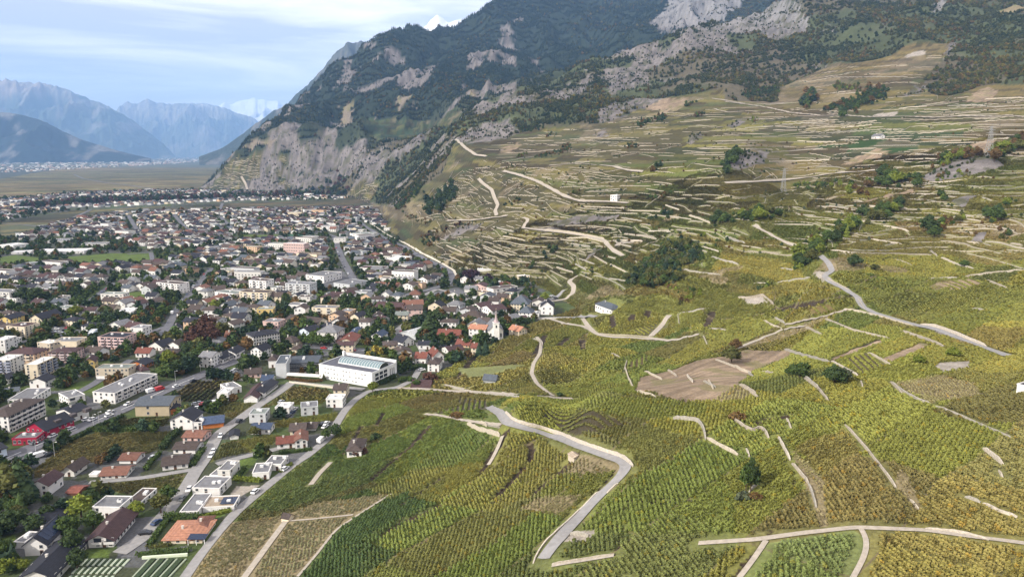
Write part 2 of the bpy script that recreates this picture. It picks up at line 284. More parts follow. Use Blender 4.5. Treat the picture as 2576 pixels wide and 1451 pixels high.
# broad colour of the vines (picture x, y, radius, colour)
g1, g2, g3, g4, g5, g6, g7 = (.135,.175,.030), (.180,.190,.030), (.225,.200,.032), (.165,.150,.045), (.075,.115,.035), (.20,.155,.055), (.125,.12,.05)
VCOL = [(800,1200,120,g5),(700,1260,60,g1),(900,1120,80,g1),(1000,1080,80,g1),(1100,1120,90,g1),(1150,1170,50,g3),(1080,1200,50,g3),(1200,1090,60,g1),(1000,1300,50,g5),(850,1400,60,g5),(1050,1350,70,g1),(1200,1350,80,g1),
 (1280,1130,40,g3),(1250,1200,60,g3),(1200,1260,50,g2),(1330,1240,50,g7),(1400,1150,40,g7),(1400,1230,50,g2),(1350,1330,60,g5),(1500,1080,50,g5),(1650,1100,80,g5),(1750,1130,60,g6),(1600,1040,60,g1),(1400,1030,60,g2),(1700,1010,60,g2),(1850,1030,60,g2),
 (1650,1220,100,g1),(1750,1300,120,g2),(1850,1330,60,g1),(1500,1400,50,g3),(1620,1420,50,g4),(1770,1430,50,g3),(2400,1430,120,g3),(2250,1430,60,g3),(2050,1150,60,g3),(2100,1250,60,g6),(2200,1290,50,g4),(2300,1200,60,g2),(2300,1100,80,g2),(2450,1200,60,g7),(2500,1280,60,g6),(2530,1350,50,g6),
 (2500,1050,70,g4),(2450,1000,50,g4),(2200,1000,60,g2),(2000,1080,50,g3),(1900,1120,60,g1),(1950,1180,40,g2),(2300,830,90,g2),(2400,760,90,g2),(2530,830,60,g3),(2200,870,60,g2),(2350,900,40,g3),(2050,880,60,g2),(2100,760,60,g2),(2000,740,60,g3),(1950,710,50,g3),(1900,800,70,g2),(2300,700,80,g1),
 (1800,860,50,g2),(1650,900,60,g1),(1500,870,70,g2),(1400,870,60,g2),(1300,930,60,g4),(1200,930,40,g2),(1150,985,50,g4),(1500,770,60,g1),(1600,740,60,g3),(1700,800,60,g2),(1550,720,40,g4),(1450,690,60,g1),(1600,650,60,g2),(1700,600,60,g1),(1400,600,80,g7),(1250,640,80,g7),(1150,600,60,g7),
 (1300,560,80,g4),(1200,480,80,g7),(1300,450,90,g7),(1500,450,90,g4),(1700,470,80,g1),(1850,500,60,g4),(2000,520,60,g2),(2150,500,60,g2),(2350,480,60,g2),(2550,470,60,g1),(2450,560,60,g6),(2200,600,60,g2),(2300,640,60,g3),(1950,620,60,g5),(2080,620,50,g1),(1850,640,50,g4),(1900,670,60,g1),
 (1250,400,60,g7),(1400,380,60,g7),(1500,340,60,g4),(1700,330,60,g4),(1900,340,60,g2),(2000,400,60,g6),(2200,440,60,g6),(2350,330,60,g5),(2180,370,45,(.045,.12,.022)),(2100,390,30,(.045,.12,.022)),(2400,300,60,g2),(2500,250,60,g6),(2000,330,60,g7),(1950,290,50,g6),(2100,200,60,g6),(2250,160,60,g6),(2300,210,50,g4),(2500,380,50,g6),
 (650,430,60,g4),(900,480,40,g4),(1000,310,90,(.05,.09,.04)),(620,380,20,g6),(510,985,60,(.05,.065,.025)),(250,1120,100,(.13,.115,.04)),(350,1220,60,(.11,.11,.035)),(620,1120,60,(.10,.10,.03)),(740,1000,50,(.14,.14,.03)),(780,1060,40,(.2,.17,.04)),(590,1030,40,(.12,.12,.04)),(330,1065,60,(.06,.06,.02)),
 (0,570,100,(.085,.08,.04)),(300,540,90,(.06,.07,.04)),(600,520,90,(.07,.08,.045)),(850,510,40,(.06,.08,.045)),(100,465,80,(.20,.17,.07)),(300,440,100,(.14,.14,.06)),(450,450,80,(.13,.14,.06)),(2080,1400,60,(.15,.20,.055)),(1350,1020,40,g2),(1300,1010,30,g4),(1050,1010,50,g1)]
cls = np.full(HG.shape, TOWN, np.uint8)
ang = np.hypot(1, 1)
jx = PXG+7*fbm(XG/18, YG/18, 3, 90)*np.clip(DG/900, .35, 2.2); jy = PYG+5*fbm(XG/18, YG/18, 3, 95)*np.clip(DG/900, .3, 2.0)
hillon = hill & (FD > 1.0)
cls[hillon] = VINE
mount = inpoly(PXG, PYG, MLINE) & hillon & (YG > 700)
mount |= (hillon & (YG > 2500) & (XG/YG > -.42)) & ~inpoly(PXG, PYG, TERR[0]) & ~inpoly(PXG, PYG, TERR[2])
cls[mount] = WOOD
for p in ROCKS: cls[inpoly(jx, jy, p) & (hillon)] = ROCK
# steep mountain flanks show rock by themselves, in drifts
rn = fbm(XG/160, YG/160, 5, 41)
patch = (rn > 0.20) & mount & (PYG > 140) & (PXG < 1300) & (cls == WOOD); cls[patch] = ROCK
cls[(rn < -0.05) & mount & (cls == ROCK) & (PYG > 100)] = WOOD
for p in SOILS: cls[inpoly(jx, jy, p)] = SOIL
for i, p in enumerate(MEADOWS): cls[inpoly(PXG, PYG, p)] = MEADOW
for p in LAWNS[2:]: cls[inpoly(PXG, PYG, p) & ~hillon] = MEADOW
for i, p in enumerate(TERR): cls[inpoly(PXG, PYG, p) & hillon & ((cls != ROCK) if i == 0 else True)] = VINE
for p in TOWNVINE: cls[inpoly(PXG, PYG, p) & ~hillon] = VINE
for p in ASPHS: cls[inpoly(PXG, PYG, p) & ~hillon] = ASPH
for p in GRAVELS: cls[inpoly(PXG, PYG, p)] = GRAVEL
dry = np.zeros(HG.shape, bool)
for p in DRY: dry |= inpoly(jx, jy, p)
dry |= (cls == VINE) & hillon & (YG > 500) & (fbm(XG/90, YG/60, 3, 77) > 0.46)
dry &= (cls == VINE)

# ---- relief: cliffs, spurs and gullies on the mountain; shallow terraces in the vineyards
mm = sstep(0, 1, mount.astype(float)*1.0)
rough = np.where(mount | (cls == ROCK), 1.0, 0.0)
def blur(a, n):
    for _ in range(n):
        a = (a+np.roll(a, 1, 0)+np.roll(a, -1, 0))/3; a = (a+np.roll(a, 1, 1)+np.roll(a, -1, 1))/3
    return a
rb = blur(rough, 3)
far = sstep(900, 3000, YG)
amp = rb*(8+60*far+45*sstep(2600, 4200, YG))*sstep(0, 260, FD)
rdg = ridged(XG/420+0.3*fbm(XG/300, YG/300, 2, 9), YG/560, 6, 21)-0.45
fine = ridged(XG/70, YG/90, 4, 61)-0.45
HG = HG+amp*rdg*1.5+rb*(2+9*far)*fine*sstep(0, 60, FD)
crk = np.where((cls == ROCK), 1.0, 0); crk = blur(crk, 1)
HG = HG+crk*(1.4+13*far)*(ridged(XG/26+YG/60, YG/60, 4, 33)-0.5)
# dry-stone terraces: each band of the vineyard is a little flatter than the mean slope
vine_on = blur(((cls == VINE) & hillon).astype(float), 2)
tstep = np.where(YG > 520, 5.0, 3.2)
ph = HG/tstep+0.6*fbm(XG/120, YG/120, 2, 5); fr = ph-np.floor(ph)
HG = HG+vine_on*sstep(200, 560, YG)*tstep*0.5*(sstep(0.72, 1.0, fr)-fr)*0.9
HG = HG+vine_on*0.7*fbm(XG/35, YG/35, 3, 3)*sstep(0, 40, FD)
HG = np.where(hill, np.maximum(HG, 0), 0)
PXG, PYG, DG = proj(XG, YG, HG)

# ---- parcels
band = np.floor(HG/tstep+0.6*fbm(XG/120, YG/120, 2, 5))
near = YG < 520
ca, sa = math.cos(math.radians(38)), math.sin(math.radians(38))
wx = XG+6*fbm(XG/60, YG/60, 2, 11); wy = YG+6*fbm(XG/60, YG/60, 2, 12)
pa = wx*ca+wy*sa; pb = -wx*sa+wy*ca
bandn = np.floor(pb/25.0)
wid = 30+38*hash2(bandn, 0, 5); cn_ = np.floor((pa+hash2(bandn, 1, 6)*97)/wid)
wid2 = 40+70*hash2(band, 0, 8); pq = wx*0.88-wy*0.47; cf_ = np.floor((pq+hash2(band//2, 1, 9)*177)/wid2)
pid1 = np.where(near, bandn*131+cn_, (band//2)*173+cf_+9000)
p_h1 = hash2(pid1, 3, 1); p_h2 = hash2(pid1, 7, 2); p_h3 = hash2(pid1, 9, 4)
_, pinv = np.unique(pid1.ravel(), return_inverse=True); pinv = pinv.ravel(); vis_ = ((PXG > -200) & (PXG < 3200) & (PYG < 1600)).ravel().astype(float)+1e-6; pc_ = np.bincount(pinv, vis_)
hp_ = lambda A: (np.bincount(pinv, (A.ravel()*vis_))/pc_)
qx = hp_(PXG); qy = hp_(PYG); ph1 = hp_(hash2(pid1, 1, 31)); ph2 = hp_(hash2(pid1, 2, 32)); qx = qx+(ph1-.5)*50; qy = qy+(ph2-.5)*34
W_ = np.full(qx.shape, 1e-9); C_ = np.zeros(qx.shape+(3,))
inview = (DG > 20)
for x, y, r, c in VCOL:
    w = 1.0/(((qx-x)/r)**2+((qy-y)/(r*.62))**2+0.05)**2.2
    W_ += w
    for k in range(3): C_[..., k] += w*c[k]
C_ = (C_/W_[..., None])[pinv].reshape(HG.shape+(3,))
def mixc(base, c, m): return base*(1-m[..., None])+np.array(c)*m[..., None]
vcol = C_*(0.76+0.46*p_h1)[..., None]
vcol = mixc(vcol, (.26,.22,.03), 0.30*(p_h2 > .82)); vcol = mixc(vcol, (.17,.12,.05), 0.42*(p_h2 < .15)); vcol = mixc(vcol, (.07,.12,.03), 0.5*((p_h3 > .86)))
vcol = mixc(vcol, (.30,.245,.15), 0.50*dry)
for poly_, c_o in [(c4((420,1210),(1050,1120),(1110,1170),(1120,1270),(1030,1500),(200,1500)), (.13,.19,.055)), ([(757,1437),(838,1338),(978,1261),(1110,1200),(1123,1210),(1100,1275),(965,1352),(920,1406),(890,1480),(735,1480)], (.062,.105,.032)),
    ([(603,1279),(762,1157),(861,1153),(978,1160),(1000,1180),(947,1207),(811,1257),(694,1288)], (.095,.14,.04)), (c3((-20,380),(400,380),(640,450),(560,640),(0,700)), (.12,.165,.035)), (c3((0,710),(560,650),(500,720),(230,940),(0,900)), (.19,.185,.035)),
    (c3((690,420),(1190,560),(1100,700),(880,880),(600,1000),(230,960),(540,700),(640,560)), (.20,.185,.035)), (c3((1180,580),(1450,640),(1470,700),(1060,720)), (.15,.13,.055)), (c3((1060,730),(1440,710),(1300,870),(900,880)), (.17,.185,.032)),
    (c4((620,560),(720,500),(1000,420),(1100,620),(1440,1000),(850,1090),(800,780),(700,640)), (.185,.15,.045)), (c3((1330,900),(1700,700),(2111,640),(2300,900),(2300,1150),(1200,1160)), (.145,.18,.032)), (c4((1180,1130),(2300,1230),(2300,1520),(1050,1520)), (.20,.168,.04)),
    (c3((650,240),(900,190),(1500,180),(2111,230),(2111,300),(1700,340),(1200,260),(900,260)), (.165,.19,.032)), (c5((800,660),(1400,640),(2150,700),(2150,960),(1500,980),(1100,900),(960,760)), (.165,.18,.034)), (c5((60,740),(600,670),(720,700),(330,800)), (.23,.20,.035))]:
    mk_ = inpoly(jx, jy, poly_) & ~dry; vcol = mixc(vcol, c_o, .72*mk_)
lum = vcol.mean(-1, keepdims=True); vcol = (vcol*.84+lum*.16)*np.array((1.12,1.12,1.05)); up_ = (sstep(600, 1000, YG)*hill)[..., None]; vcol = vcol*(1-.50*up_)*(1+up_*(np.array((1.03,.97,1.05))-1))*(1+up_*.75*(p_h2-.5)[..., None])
speck = fbm(XG/5, YG/5, 3, 14); spk2 = fbm(XG/22, YG/22, 3, 15)
vcol = vcol*(1+0.18*speck+0.16*spk2)[..., None]
soil_c = np.array((.235,.175,.12))[None, None]*(1+0.45*spk2+0.16*speck+.10*np.sign(np.sin(pb/1.6)))[..., None]; soil_c = mixc(soil_c, (.17,.145,.115), mount.astype(float)*.8); soil_c = mixc(soil_c, (.16,.15,.06), (fbm(XG/14, YG/30, 3, 301) > .22)*.55)
stp = hash2(np.floor((XG*.25+YG*.97)/70), np.floor((XG*.97-YG*.25)/260), 41); vcol = np.where((~hill & (YG > 1600))[..., None], vcol*(.40+.55*stp)[..., None]*np.array((1.02,.93,1.0)), vcol)
rock_c = np.array((.170,.152,.145))[None, None]*(1+0.42*ridged(XG/30+YG/50, YG/45, 4, 71)-.20+0.2*speck)[..., None]
hi = sstep(110, 30, PYG)*sstep(1600, 1660, PXG)
rock_c = mixc(rock_c, (.25,.25,.25), hi*.5)
crack_ = np.abs(fbm(XG/40+YG/90, YG/60, 4, 271)); rock_c = rock_c*(1-.5*(1-sstep(0, .10, crack_)))[..., None]; str_ = np.abs(fbm(HG/16+XG/200, XG/150, 3, 272)); rock_c = rock_c*(1-.28*(1-sstep(0, .14, str_)))[..., None]
shrub = (fbm(XG/14, YG/14, 3, 55) > .22) & (YG < 3400)
rock_c = mixc(rock_c, (.075,.075,.04), 0.75*shrub)
wood_c = np.array((.060,.070,.034))[None, None]*(1+0.5*fbm(XG/60, YG/60, 4, 51))[..., None]
wood_c = mixc(wood_c, (.022,.032,.022), sstep(2500, 3400, YG))
wood_c = mixc(wood_c, (.105,.085,.06), sstep(-.15, .25, fbm(XG/200, YG/200, 3, 52))*.8*sstep(3300, 2600, YG))
town_c = mixc(np.broadcast_to(np.array((.055,.062,.035)), HG.shape+(3,)).copy(), (.095,.095,.10), (fbm(XG/12, YG/12, 3, 81) > .12).astype(float)*.8)
town_c = mixc(town_c, (.07,.10,.03), (fbm(XG/30, YG/30, 2, 83) > .2).astype(float)*.7)
plain = (YG > 3300) & ~hill
town_c = mixc(town_c, (.06,.07,.06), plain.astype(float))
mead_c = np.broadcast_to(np.array((.085,.12,.030)), HG.shape+(3,)).copy()
for i, p in enumerate(MEADOWS):
    if i in MEADCOL: mead_c[inpoly(PXG, PYG, p)] = MEADCOL[i]
mead_c = mead_c*(1+.2*spk2+.12*speck)[..., None]
PCOL = town_c.copy()
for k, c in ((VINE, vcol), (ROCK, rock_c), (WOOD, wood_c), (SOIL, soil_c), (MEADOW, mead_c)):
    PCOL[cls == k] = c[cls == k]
PCOL[cls == ASPH] = (.115,.115,.12); g_ = cls == GRAVEL; PCOL[g_] = (np.array((.31,.275,.235))*(1+.15*speck[..., None]))[g_]
PCOL[inpoly(PXG, PYG, c7((470,455),(740,455),(740,490),(480,495)))] = (.05,.12,.08)
PCOL = np.clip(PCOL, .01, .9)
# samplers
def uv_idx(x, y):
    u = np.clip(x/np.maximum(y, 1), U0, U1-1e-6); v = np.clip(np.log(np.maximum(y, 86)), V0, V1-1e-6)
    return (u-U0)/(U1-U0)*(NU-1), np.interp(v, vv, np.arange(NV))
def samp(G, x, y):
    x = np.asarray(x, float); y = np.asarray(y, float)
    iu, iv = uv_idx(x, y); iu = np.clip(iu, 0, NU-1.001); iv = np.clip(iv, 0, NV-1.001); a = iu.astype(int); b = iv.astype(int); fu = iu-a; fv = iv-b
    if G.ndim == 3: fu = fu[..., None]; fv = fv[..., None]
    return (G[b, a]*(1-fu)+G[b, a+1]*fu)*(1-fv)+(G[b+1, a]*(1-fu)+G[b+1, a+1]*fu)*fv
def nearest(G, x, y):
    iu, iv = uv_idx(np.asarray(x, float), np.asarray(y, float))
    return G[np.clip(np.rint(iv).astype(int), 0, NV-1), np.clip(np.rint(iu).astype(int), 0, NU-1)]
def H(x, y): return float(samp(HG, np.array([x]), np.array([y]))[0])
Hv = lambda x, y: samp(HG, x, y)
SLOPE = (HG-CZ)/YG
def hit(px, py):
    """first point of the ground on the sight line through a survey pixel"""
    a, b, c = ray_dir(px, py); u = float(a/b); t = float(c/b)
    iu = min(max((u-U0)/(U1-U0)*(NU-1), 0), NU-1.001); k = int(iu); f = iu-k
    col = SLOPE[:, k]*(1-f)+SLOPE[:, k+1]*f
    idx = np.nonzero(col >= t)[0]
    if len(idx) == 0: j = NV-1; v = vv[-1]
    else:
        j = idx[0]
        if j == 0: v = vv[0]
        else: v = vv[j-1]+(vv[j]-vv[j-1])*(t-col[j-1])/max(col[j]-col[j-1], 1e-9)
    y = math.exp(v); x = u*y
    return np.array([x, y, H(x, y)])
print('land cover', round(time.time()-T0, 1))

# ------------------------------------------------------------------ materials
def mat(name, build):
    m = bpy.data.materials.new(name); m.use_nodes = True; t = m.node_tree; t.nodes.clear()
    o = N(t, 'ShaderNodeOutputMaterial'); b = N(t, 'ShaderNodeBsdfPrincipled'); t.links.new(b.outputs[0], o.inputs[0])
    b.inputs['Roughness'].default_value = 0.9; b.inputs['Specular IOR Level'].default_value = 0.25
    build(t, b); return m
def noise_mul(t, src, scale, lo, hi, detail=4, coord='Object'):
    tcn = N(t, 'ShaderNodeTexCoord'); nz = N(t, 'ShaderNodeTexNoise'); nz.inputs['Scale'].default_value = scale; nz.inputs['Detail'].default_value = detail
    mr = N(t, 'ShaderNodeMapRange'); mr.inputs['From Min'].default_value = .3; mr.inputs['From Max'].default_value = .7; mr.inputs['To Min'].default_value = lo; mr.inputs['To Max'].default_value = hi
    mul = N(t, 'ShaderNodeMixRGB', blend_type='MULTIPLY'); mul.inputs['Fac'].default_value = 1
    t.links.new(tcn.outputs[coord], nz.inputs['Vector']); t.links.new(nz.outputs['Fac'], mr.inputs['Value'])
    t.links.new(src, mul.inputs['Color1']); t.links.new(mr.outputs[0], mul.inputs['Color2'])
    return mul.outputs[0], nz
def bump(t, b, nz, strength, dist=0.3):
    bp = N(t, 'ShaderNodeBump'); bp.inputs['Strength'].default_value = strength; bp.inputs['Distance'].default_value = dist
    t.links.new(nz.outputs['Fac'], bp.inputs['Height']); t.links.new(bp.outputs[0], b.inputs['Normal'])
def m_terrain(t, b):
    a = N(t, 'ShaderNodeAttribute'); a.attribute_name = 'cover'
    c, n1 = noise_mul(t, a.outputs['Color'], 0.9, .72, 1.25, 5)
    c, n2 = noise_mul(t, c, 0.11, .86, 1.14, 3)
    t.links.new(c, b.inputs['Base Color']); bump(t, b, n1, .5, .5); b.inputs['Specular IOR Level'].default_value = .1
M_TERR = mat('ground_cover', m_terrain)
def m_flat(col, sc=.6, lo=.85, hi=1.12, rough=.9, bmp=0.0, spec=.25):
    def f(t, b):
        r = N(t, 'ShaderNodeRGB'); r.outputs[0].default_value = (*col, 1)
        c, nz = noise_mul(t, r.outputs[0], sc, lo, hi); t.links.new(c, b.inputs['Base Color']); b.inputs['Roughness'].default_value = rough; b.inputs['Specular IOR Level'].default_value = spec
        if bmp: bump(t, b, nz, bmp, .15)
    return f
def m_obj(sc=.5, lo=.88, hi=1.08, rough=.85, bmp=0.0, spec=.25):        # colour of the object itself
    def f(t, b):
        oi = N(t, 'ShaderNodeObjectInfo'); c, nz = noise_mul(t, oi.outputs['Color'], sc, lo, hi); t.links.new(c, b.inputs['Base Color'])
        b.inputs['Roughness'].default_value = rough; b.inputs['Specular IOR Level'].default_value = spec
        if bmp: bump(t, b, nz, bmp, .1)
    return f
def m_attr(name='col', lo=.8, hi=1.15, sc=.8, rough=.9):
    def f(t, b):
        a = N(t, 'ShaderNodeAttribute'); a.attribute_name = name; c, nz = noise_mul(t, a.outputs['Color'], sc, lo, hi); t.links.new(c, b.inputs['Base Color']); b.inputs['Roughness'].default_value = rough
    return f
def link(o, parent=None):
    COL.objects.link(o)
    if parent is not None: o.parent = parent
    return o
def mesh_np(name, V, F, mats=(), smooth=False):
    """V (n,3), F (m,k) or a list of tuples"""
    me = bpy.data.meshes.new(name)
    if isinstance(F, np.ndarray):
        k = F.shape[1]; me.vertices.add(len(V)); me.vertices.foreach_set('co', np.ascontiguousarray(V, np.float32).ravel())
        me.loops.add(F.size); me.loops.foreach_set('vertex_index', F.astype(np.int32).ravel()); me.polygons.add(len(F))
        me.polygons.foreach_set('loop_start', np.arange(0, F.size, k, dtype=np.int32)); me.polygons.foreach_set('loop_total', np.full(len(F), k, np.int32))
        me.update(calc_edges=True)
    else: me.from_pydata([tuple(v) for v in V], [], F)
    for m in mats: me.materials.append(m)
    me.shade_smooth() if smooth else me.shade_flat()
    return me
def point_color(me, name, C):
    a = me.color_attributes.new(name, 'FLOAT_COLOR', 'POINT'); C4 = np.ones((len(C), 4), np.float32); C4[:, :3] = C; a.data.foreach_set('color', C4.ravel())
def grid_faces(nr, nc):
    i = np.arange((nr-1)*nc).reshape(nr-1, nc)[:, :-1].ravel(); return np.stack([i, i+1, i+nc+1, i+nc], 1)
def tag(o, label=None, cat=None, group=None, kind=None):
    if label: o['label'] = label
    if cat: o['category'] = cat
    if group: o['group'] = group
    if kind: o['kind'] = kind
    return o
def struct(name, me, kind='structure'):
    return tag(link(bpy.data.objects.new(name, me)), kind=kind)
me = mesh_np('terrain', np.stack([XG.ravel(), YG.ravel(), HG.ravel()], 1), grid_faces(NV, NU), [M_TERR], True)
point_color(me, 'cover', PCOL.reshape(-1, 3))
struct('terrain', me)
# wide valley floor below and beyond the mapped ground
M_PLAIN = mat('valley_floor', m_flat((.065,.075,.05), .002, .7, 1.4))
Rg = [(-30000, -3000), (40000, -3000), (40000, 60000), (-30000, 60000)]
struct('valley_floor', mesh_np('valley_floor', np.array([(x, y, -1.2) for x, y in Rg]), [(0, 1, 2, 3)], [M_PLAIN]))

# ------------------------------------------------------------------ distant mountains, each a massif at its own distance
def massif(name, ridge, depth, foot_y, col, colhi, snow=None, relief=1.0, n=220, m=70, seed=0, rockcol=None):
    """ridge: picture points of the skyline at view depth `depth` (m); the massif runs down to the valley floor towards the viewer and away behind"""
    rx = np.array([p[0] for p in ridge], float); ry = np.array([p[1] for p in ridge], float)
    t = np.linspace(rx[0], rx[-1], n); py = np.interp(t, rx, ry)
    a, b, c = ray_dir(t, py); X0 = a*depth; Y0 = b*depth; Zr = np.maximum(CZ+c*depth, 0); Zr = Zr*(1+relief*.030*(ridged(t/26.0, t*0+seed, 5, seed+40)-.45))
    s = np.linspace(-1, 1, m)
    S, TT = np.meshgrid(s, np.arange(n), indexing='ij')
    width = np.maximum(Zr*1.5, depth*.04)
    X = X0[None]*(1+S*0)+0*S; Y = Y0[None]+S*width[None]*1.25
    X = X0[None]*(Y/Y0[None])
    prof = np.where(S < 0, 1-np.abs(S)**1.15, 1-np.abs(S)**1.2)
    sc = depth*.05
    base = Zr[None]*prof
    rg = ridged(X/sc, Y/(sc*1.3), 6, seed+3)-.5
    Z = base+rg*relief*np.minimum(base, Zr[None]*.9)*.55*np.minimum(1, np.abs(S)*3)*np.minimum(1, (1-np.abs(S))*5)
    Z = Z+relief*Zr[None]*.02*(ridged(X/(sc*.15), Y/(sc*.15), 4, seed+9)-.5)
    Z = np.maximum(Z, -5)
    Z[0] = Z[-1] = -20
    me = mesh_np(name, np.stack([X.ravel(), Y.ravel(), Z.ravel()], 1), grid_faces(m, n), [M_TERR], True)
    hn = Z/max(Zr.max(), 1); C = np.broadcast_to(np.array(col, float), Z.shape+(3,)).copy()
    f = sstep(.55, .8, hn+.25*fbm(X/sc, Y/sc, 4, seed+5)); C = mixc(C, colhi, f)
    gul = sstep(.1, .45, fbm(X/(sc*.35), Y/(sc*.7), 5, seed+7)); C = mixc(C, rockcol or (.22,.2,.18), gul*.6); C = C*(1+.55*fbm(X/(sc*.05), Y/(sc*.07), 4, seed+12))[..., None]
    if snow: C = mixc(C, (.75,.76,.78), sstep(snow-.06, snow+.06, hn+.22*fbm(X/(sc*.5), Y/(sc*.5), 5, seed+8)))
    point_color(me, 'cover', np.clip(C.reshape(-1, 3), .01, .9))
    return struct(name, me)
massif('hills', [(-700,250),(-300,255),(0,280),(40,285),(100,300),(160,330),(210,352),(260,368),(300,380),(340,390),(380,399)], 12500, 0, (.012,.022,.020), (.02,.03,.026), relief=.9, seed=100)  # dark conifer slopes, their shade put into the forest colour as well
massif('mountains', [(-900,230),(-400,180),(-100,190),(0,198),(60,203),(130,212),(165,222),(200,240),(240,252),(280,270),(330,300),(370,330),(410,360),(440,392)], 23000, 0, (.06,.075,.05), (.26,.2,.14), snow=1.02, relief=1.2, seed=200, n=420, m=150)
massif('mountains', [(270,300),(300,268),(320,255),(345,262),(370,248),(400,258),(430,262),(480,258),(520,262),(560,270),(600,285),(640,296),(680,330),(760,380)], 31000, 0, (.08,.09,.06), (.22,.2,.15), snow=.95, relief=1.3, seed=300, n=380, m=130)
massif('snow_mountains', [(440,330),(500,282),(540,268),(565,258),(580,262),(600,253),(625,246),(640,243),(668,248),(700,252),(760,300),(900,360)], 39000, 0, (.2,.2,.2), (.6,.6,.6), snow=.62, relief=1.0, seed=400, n=200)
massif('mountains', [(500,395),(560,372),(600,342),(650,305),(690,278),(720,262),(750,230),(775,208),(790,190),(810,172),(828,150),(850,124),(880,108),(905,105),(945,107),(985,112),(1040,135),(1200,180),(1500,250)], 9500, 0, (.035,.045,.032), (.07,.075,.06), relief=1.0, seed=500, n=320, m=120, rockcol=(.17,.155,.14))
massif('snow_mountains', [(900,140),(1000,100),(1050,75),(1075,60),(1085,46),(1100,37),(1115,44),(1130,54),(1150,47),(1162,44),(1180,58),(1300,90),(1500,160)], 16000, 0, (.3,.3,.3), (.5,.5,.5), snow=.3, relief=.6, seed=600)
# ------------------------------------------------------------------ haze
bm_ = [(x, y, z) for z in (-25, 4300) for x, y in ((-32000, -2500), (26000, -2500), (32000, 47000), (-40000, 47000))]
hz = struct('haze', mesh_np('haze', bm_, [(0,3,2,1),(4,5,6,7),(0,1,5,4),(1,2,6,5),(2,3,7,6),(3,0,4,7)]), 'stuff')
hm = bpy.data.materials.new('haze'); hm.use_nodes = True; ht = hm.node_tree; ht.nodes.clear(); ho = N(ht, 'ShaderNodeOutputMaterial'); hv = N(ht, 'ShaderNodeVolumePrincipled')
hv.inputs['Density'].default_value = HAZE_DENSITY; hv.inputs['Color'].default_value = (.33,.57,1.0,1); hv.inputs['Anisotropy'].default_value = -.05
ht.links.new(hv.outputs[0], ho.inputs['Volume']); hz.data.materials.append(hm)
print('mountains', round(time.time()-T0, 1))
# ------------------------------------------------------------------ occupancy raster (1 m) so that things do not stand in each other
OX0, OX1, OY0, OY1 = -2600, 1500, 60, 3400
OCC = np.zeros((OY1-OY0, OX1-OX0), bool)      # roads, walls, buildings
def occ_mark(x, y, r):
    a = int(x-OX0); b = int(y-OY0); r = int(math.ceil(r))
    if 0 <= a < OX1-OX0 and 0 <= b < OY1-OY0: OCC[max(b-r, 0):b+r+1, max(a-r, 0):a+r+1] = True
def occ_at(x, y):
    a = np.clip((np.asarray(x)-OX0).astype(int), 0, OX1-OX0-1); b = np.clip((np.asarray(y)-OY0).astype(int), 0, OY1-OY0-1)
    return OCC[b, a]
def densify(pts, step):
    out = [np.array(pts[0], float)]
    for a, b in zip(pts[:-1], pts[1:]):
        a = np.array(a, float); b = np.array(b, float); n = max(1, int(np.linalg.norm(b-a)/step))
        for k in range(1, n+1): out.append(a+(b-a)*k/n)
    return out
def line3(px_pts, step=2.0, smooth=3, far_jump=None):
    """survey polyline -> evenly spaced ground points in metres"""
    P = []
    for p in densify(px_pts, 9):
        q = hit(*p)
        if P and np.linalg.norm(q[:2]-P[-1][:2]) > (far_jump or max(60, 0.22*q[1])): continue
        P.append(q)
    P = np.array(P)[:, :2]
    if len(P) < 2: return None
    P = np.array(densify(list(P), step))
    for _ in range(smooth):
        if len(P) > 4: P[1:-1] = (P[:-2]+P[1:-1]*2+P[2:])/4
    return P
M_ROAD = mat('asphalt', m_flat((.255,.245,.240), .5, .86, 1.1)); M_TRACK = mat('gravel_track', m_flat((.36,.315,.26), .8, .82, 1.12)); M_DARKROAD = mat('worn_asphalt', m_flat((.125,.125,.14), .4, .8, 1.15))
M_PATH = mat('concrete_path', m_flat((.50,.46,.38), .8, .85, 1.1)); M_PAINT = mat('road_paint', m_flat((.7,.7,.68)))
def strip(P, w, off, zfun=None):
    T = np.gradient(P, axis=0); T /= np.maximum(np.linalg.norm(T, axis=1, keepdims=True), 1e-6); Nn = np.stack([T[:, 1], -T[:, 0]], 1)
    rows = []
    for k in (-.5, -.17, .17, .5):
        q = P+Nn*w*k; z = np.maximum(Hv(q[:, 0], q[:, 1]), Hv(P[:, 0], P[:, 1])-abs(k)*w*.12)+off; rows.append(np.c_[q, z])
    return np.stack(rows, 1), Nn
def road(name, px_pts, w, m, lift=0.0, mark=False, occ=True, step=None):
    P = line3(px_pts, step or max(1.5, w*.35), 6)
    if P is None: return
    y = P[:, 1].mean(); off = .12+.00035*np.abs(P[:, 1])+lift
    R, Nn = strip(P, w, off)
    n = len(P); V = R.reshape(-1, 3); F = grid_faces(n, 4)
    struct(name, mesh_np(name, V, F[:, ::-1], [m], True))
    if occ:
        for q in P[::1]: occ_mark(q[0], q[1], w*.5+(.4 if w < 5 else .3))
    if mark:
        R2, _ = strip(P, .35, off+.05); sel = [i for i in range(n-1) if (i//4) % 2 == 0]
        F2 = grid_faces(n, 4).reshape(n-1, 3, 4)[sel].reshape(-1, 4)
        struct('road_marking', mesh_np('road_marking', R2.reshape(-1, 3), F2[:, ::-1], [M_PAINT]))
    return P
D_ = lambda *p: list(p)
road('main_road', D_((-120,1215),(0,1160),(80,1126),(168,1090),(250,1056),(340,1016),(430,975),(480,955),(560,921),(655,886),(720,868),(790,872),(860,880),(930,882),(985,888)), 11, M_DARKROAD, .06, True)
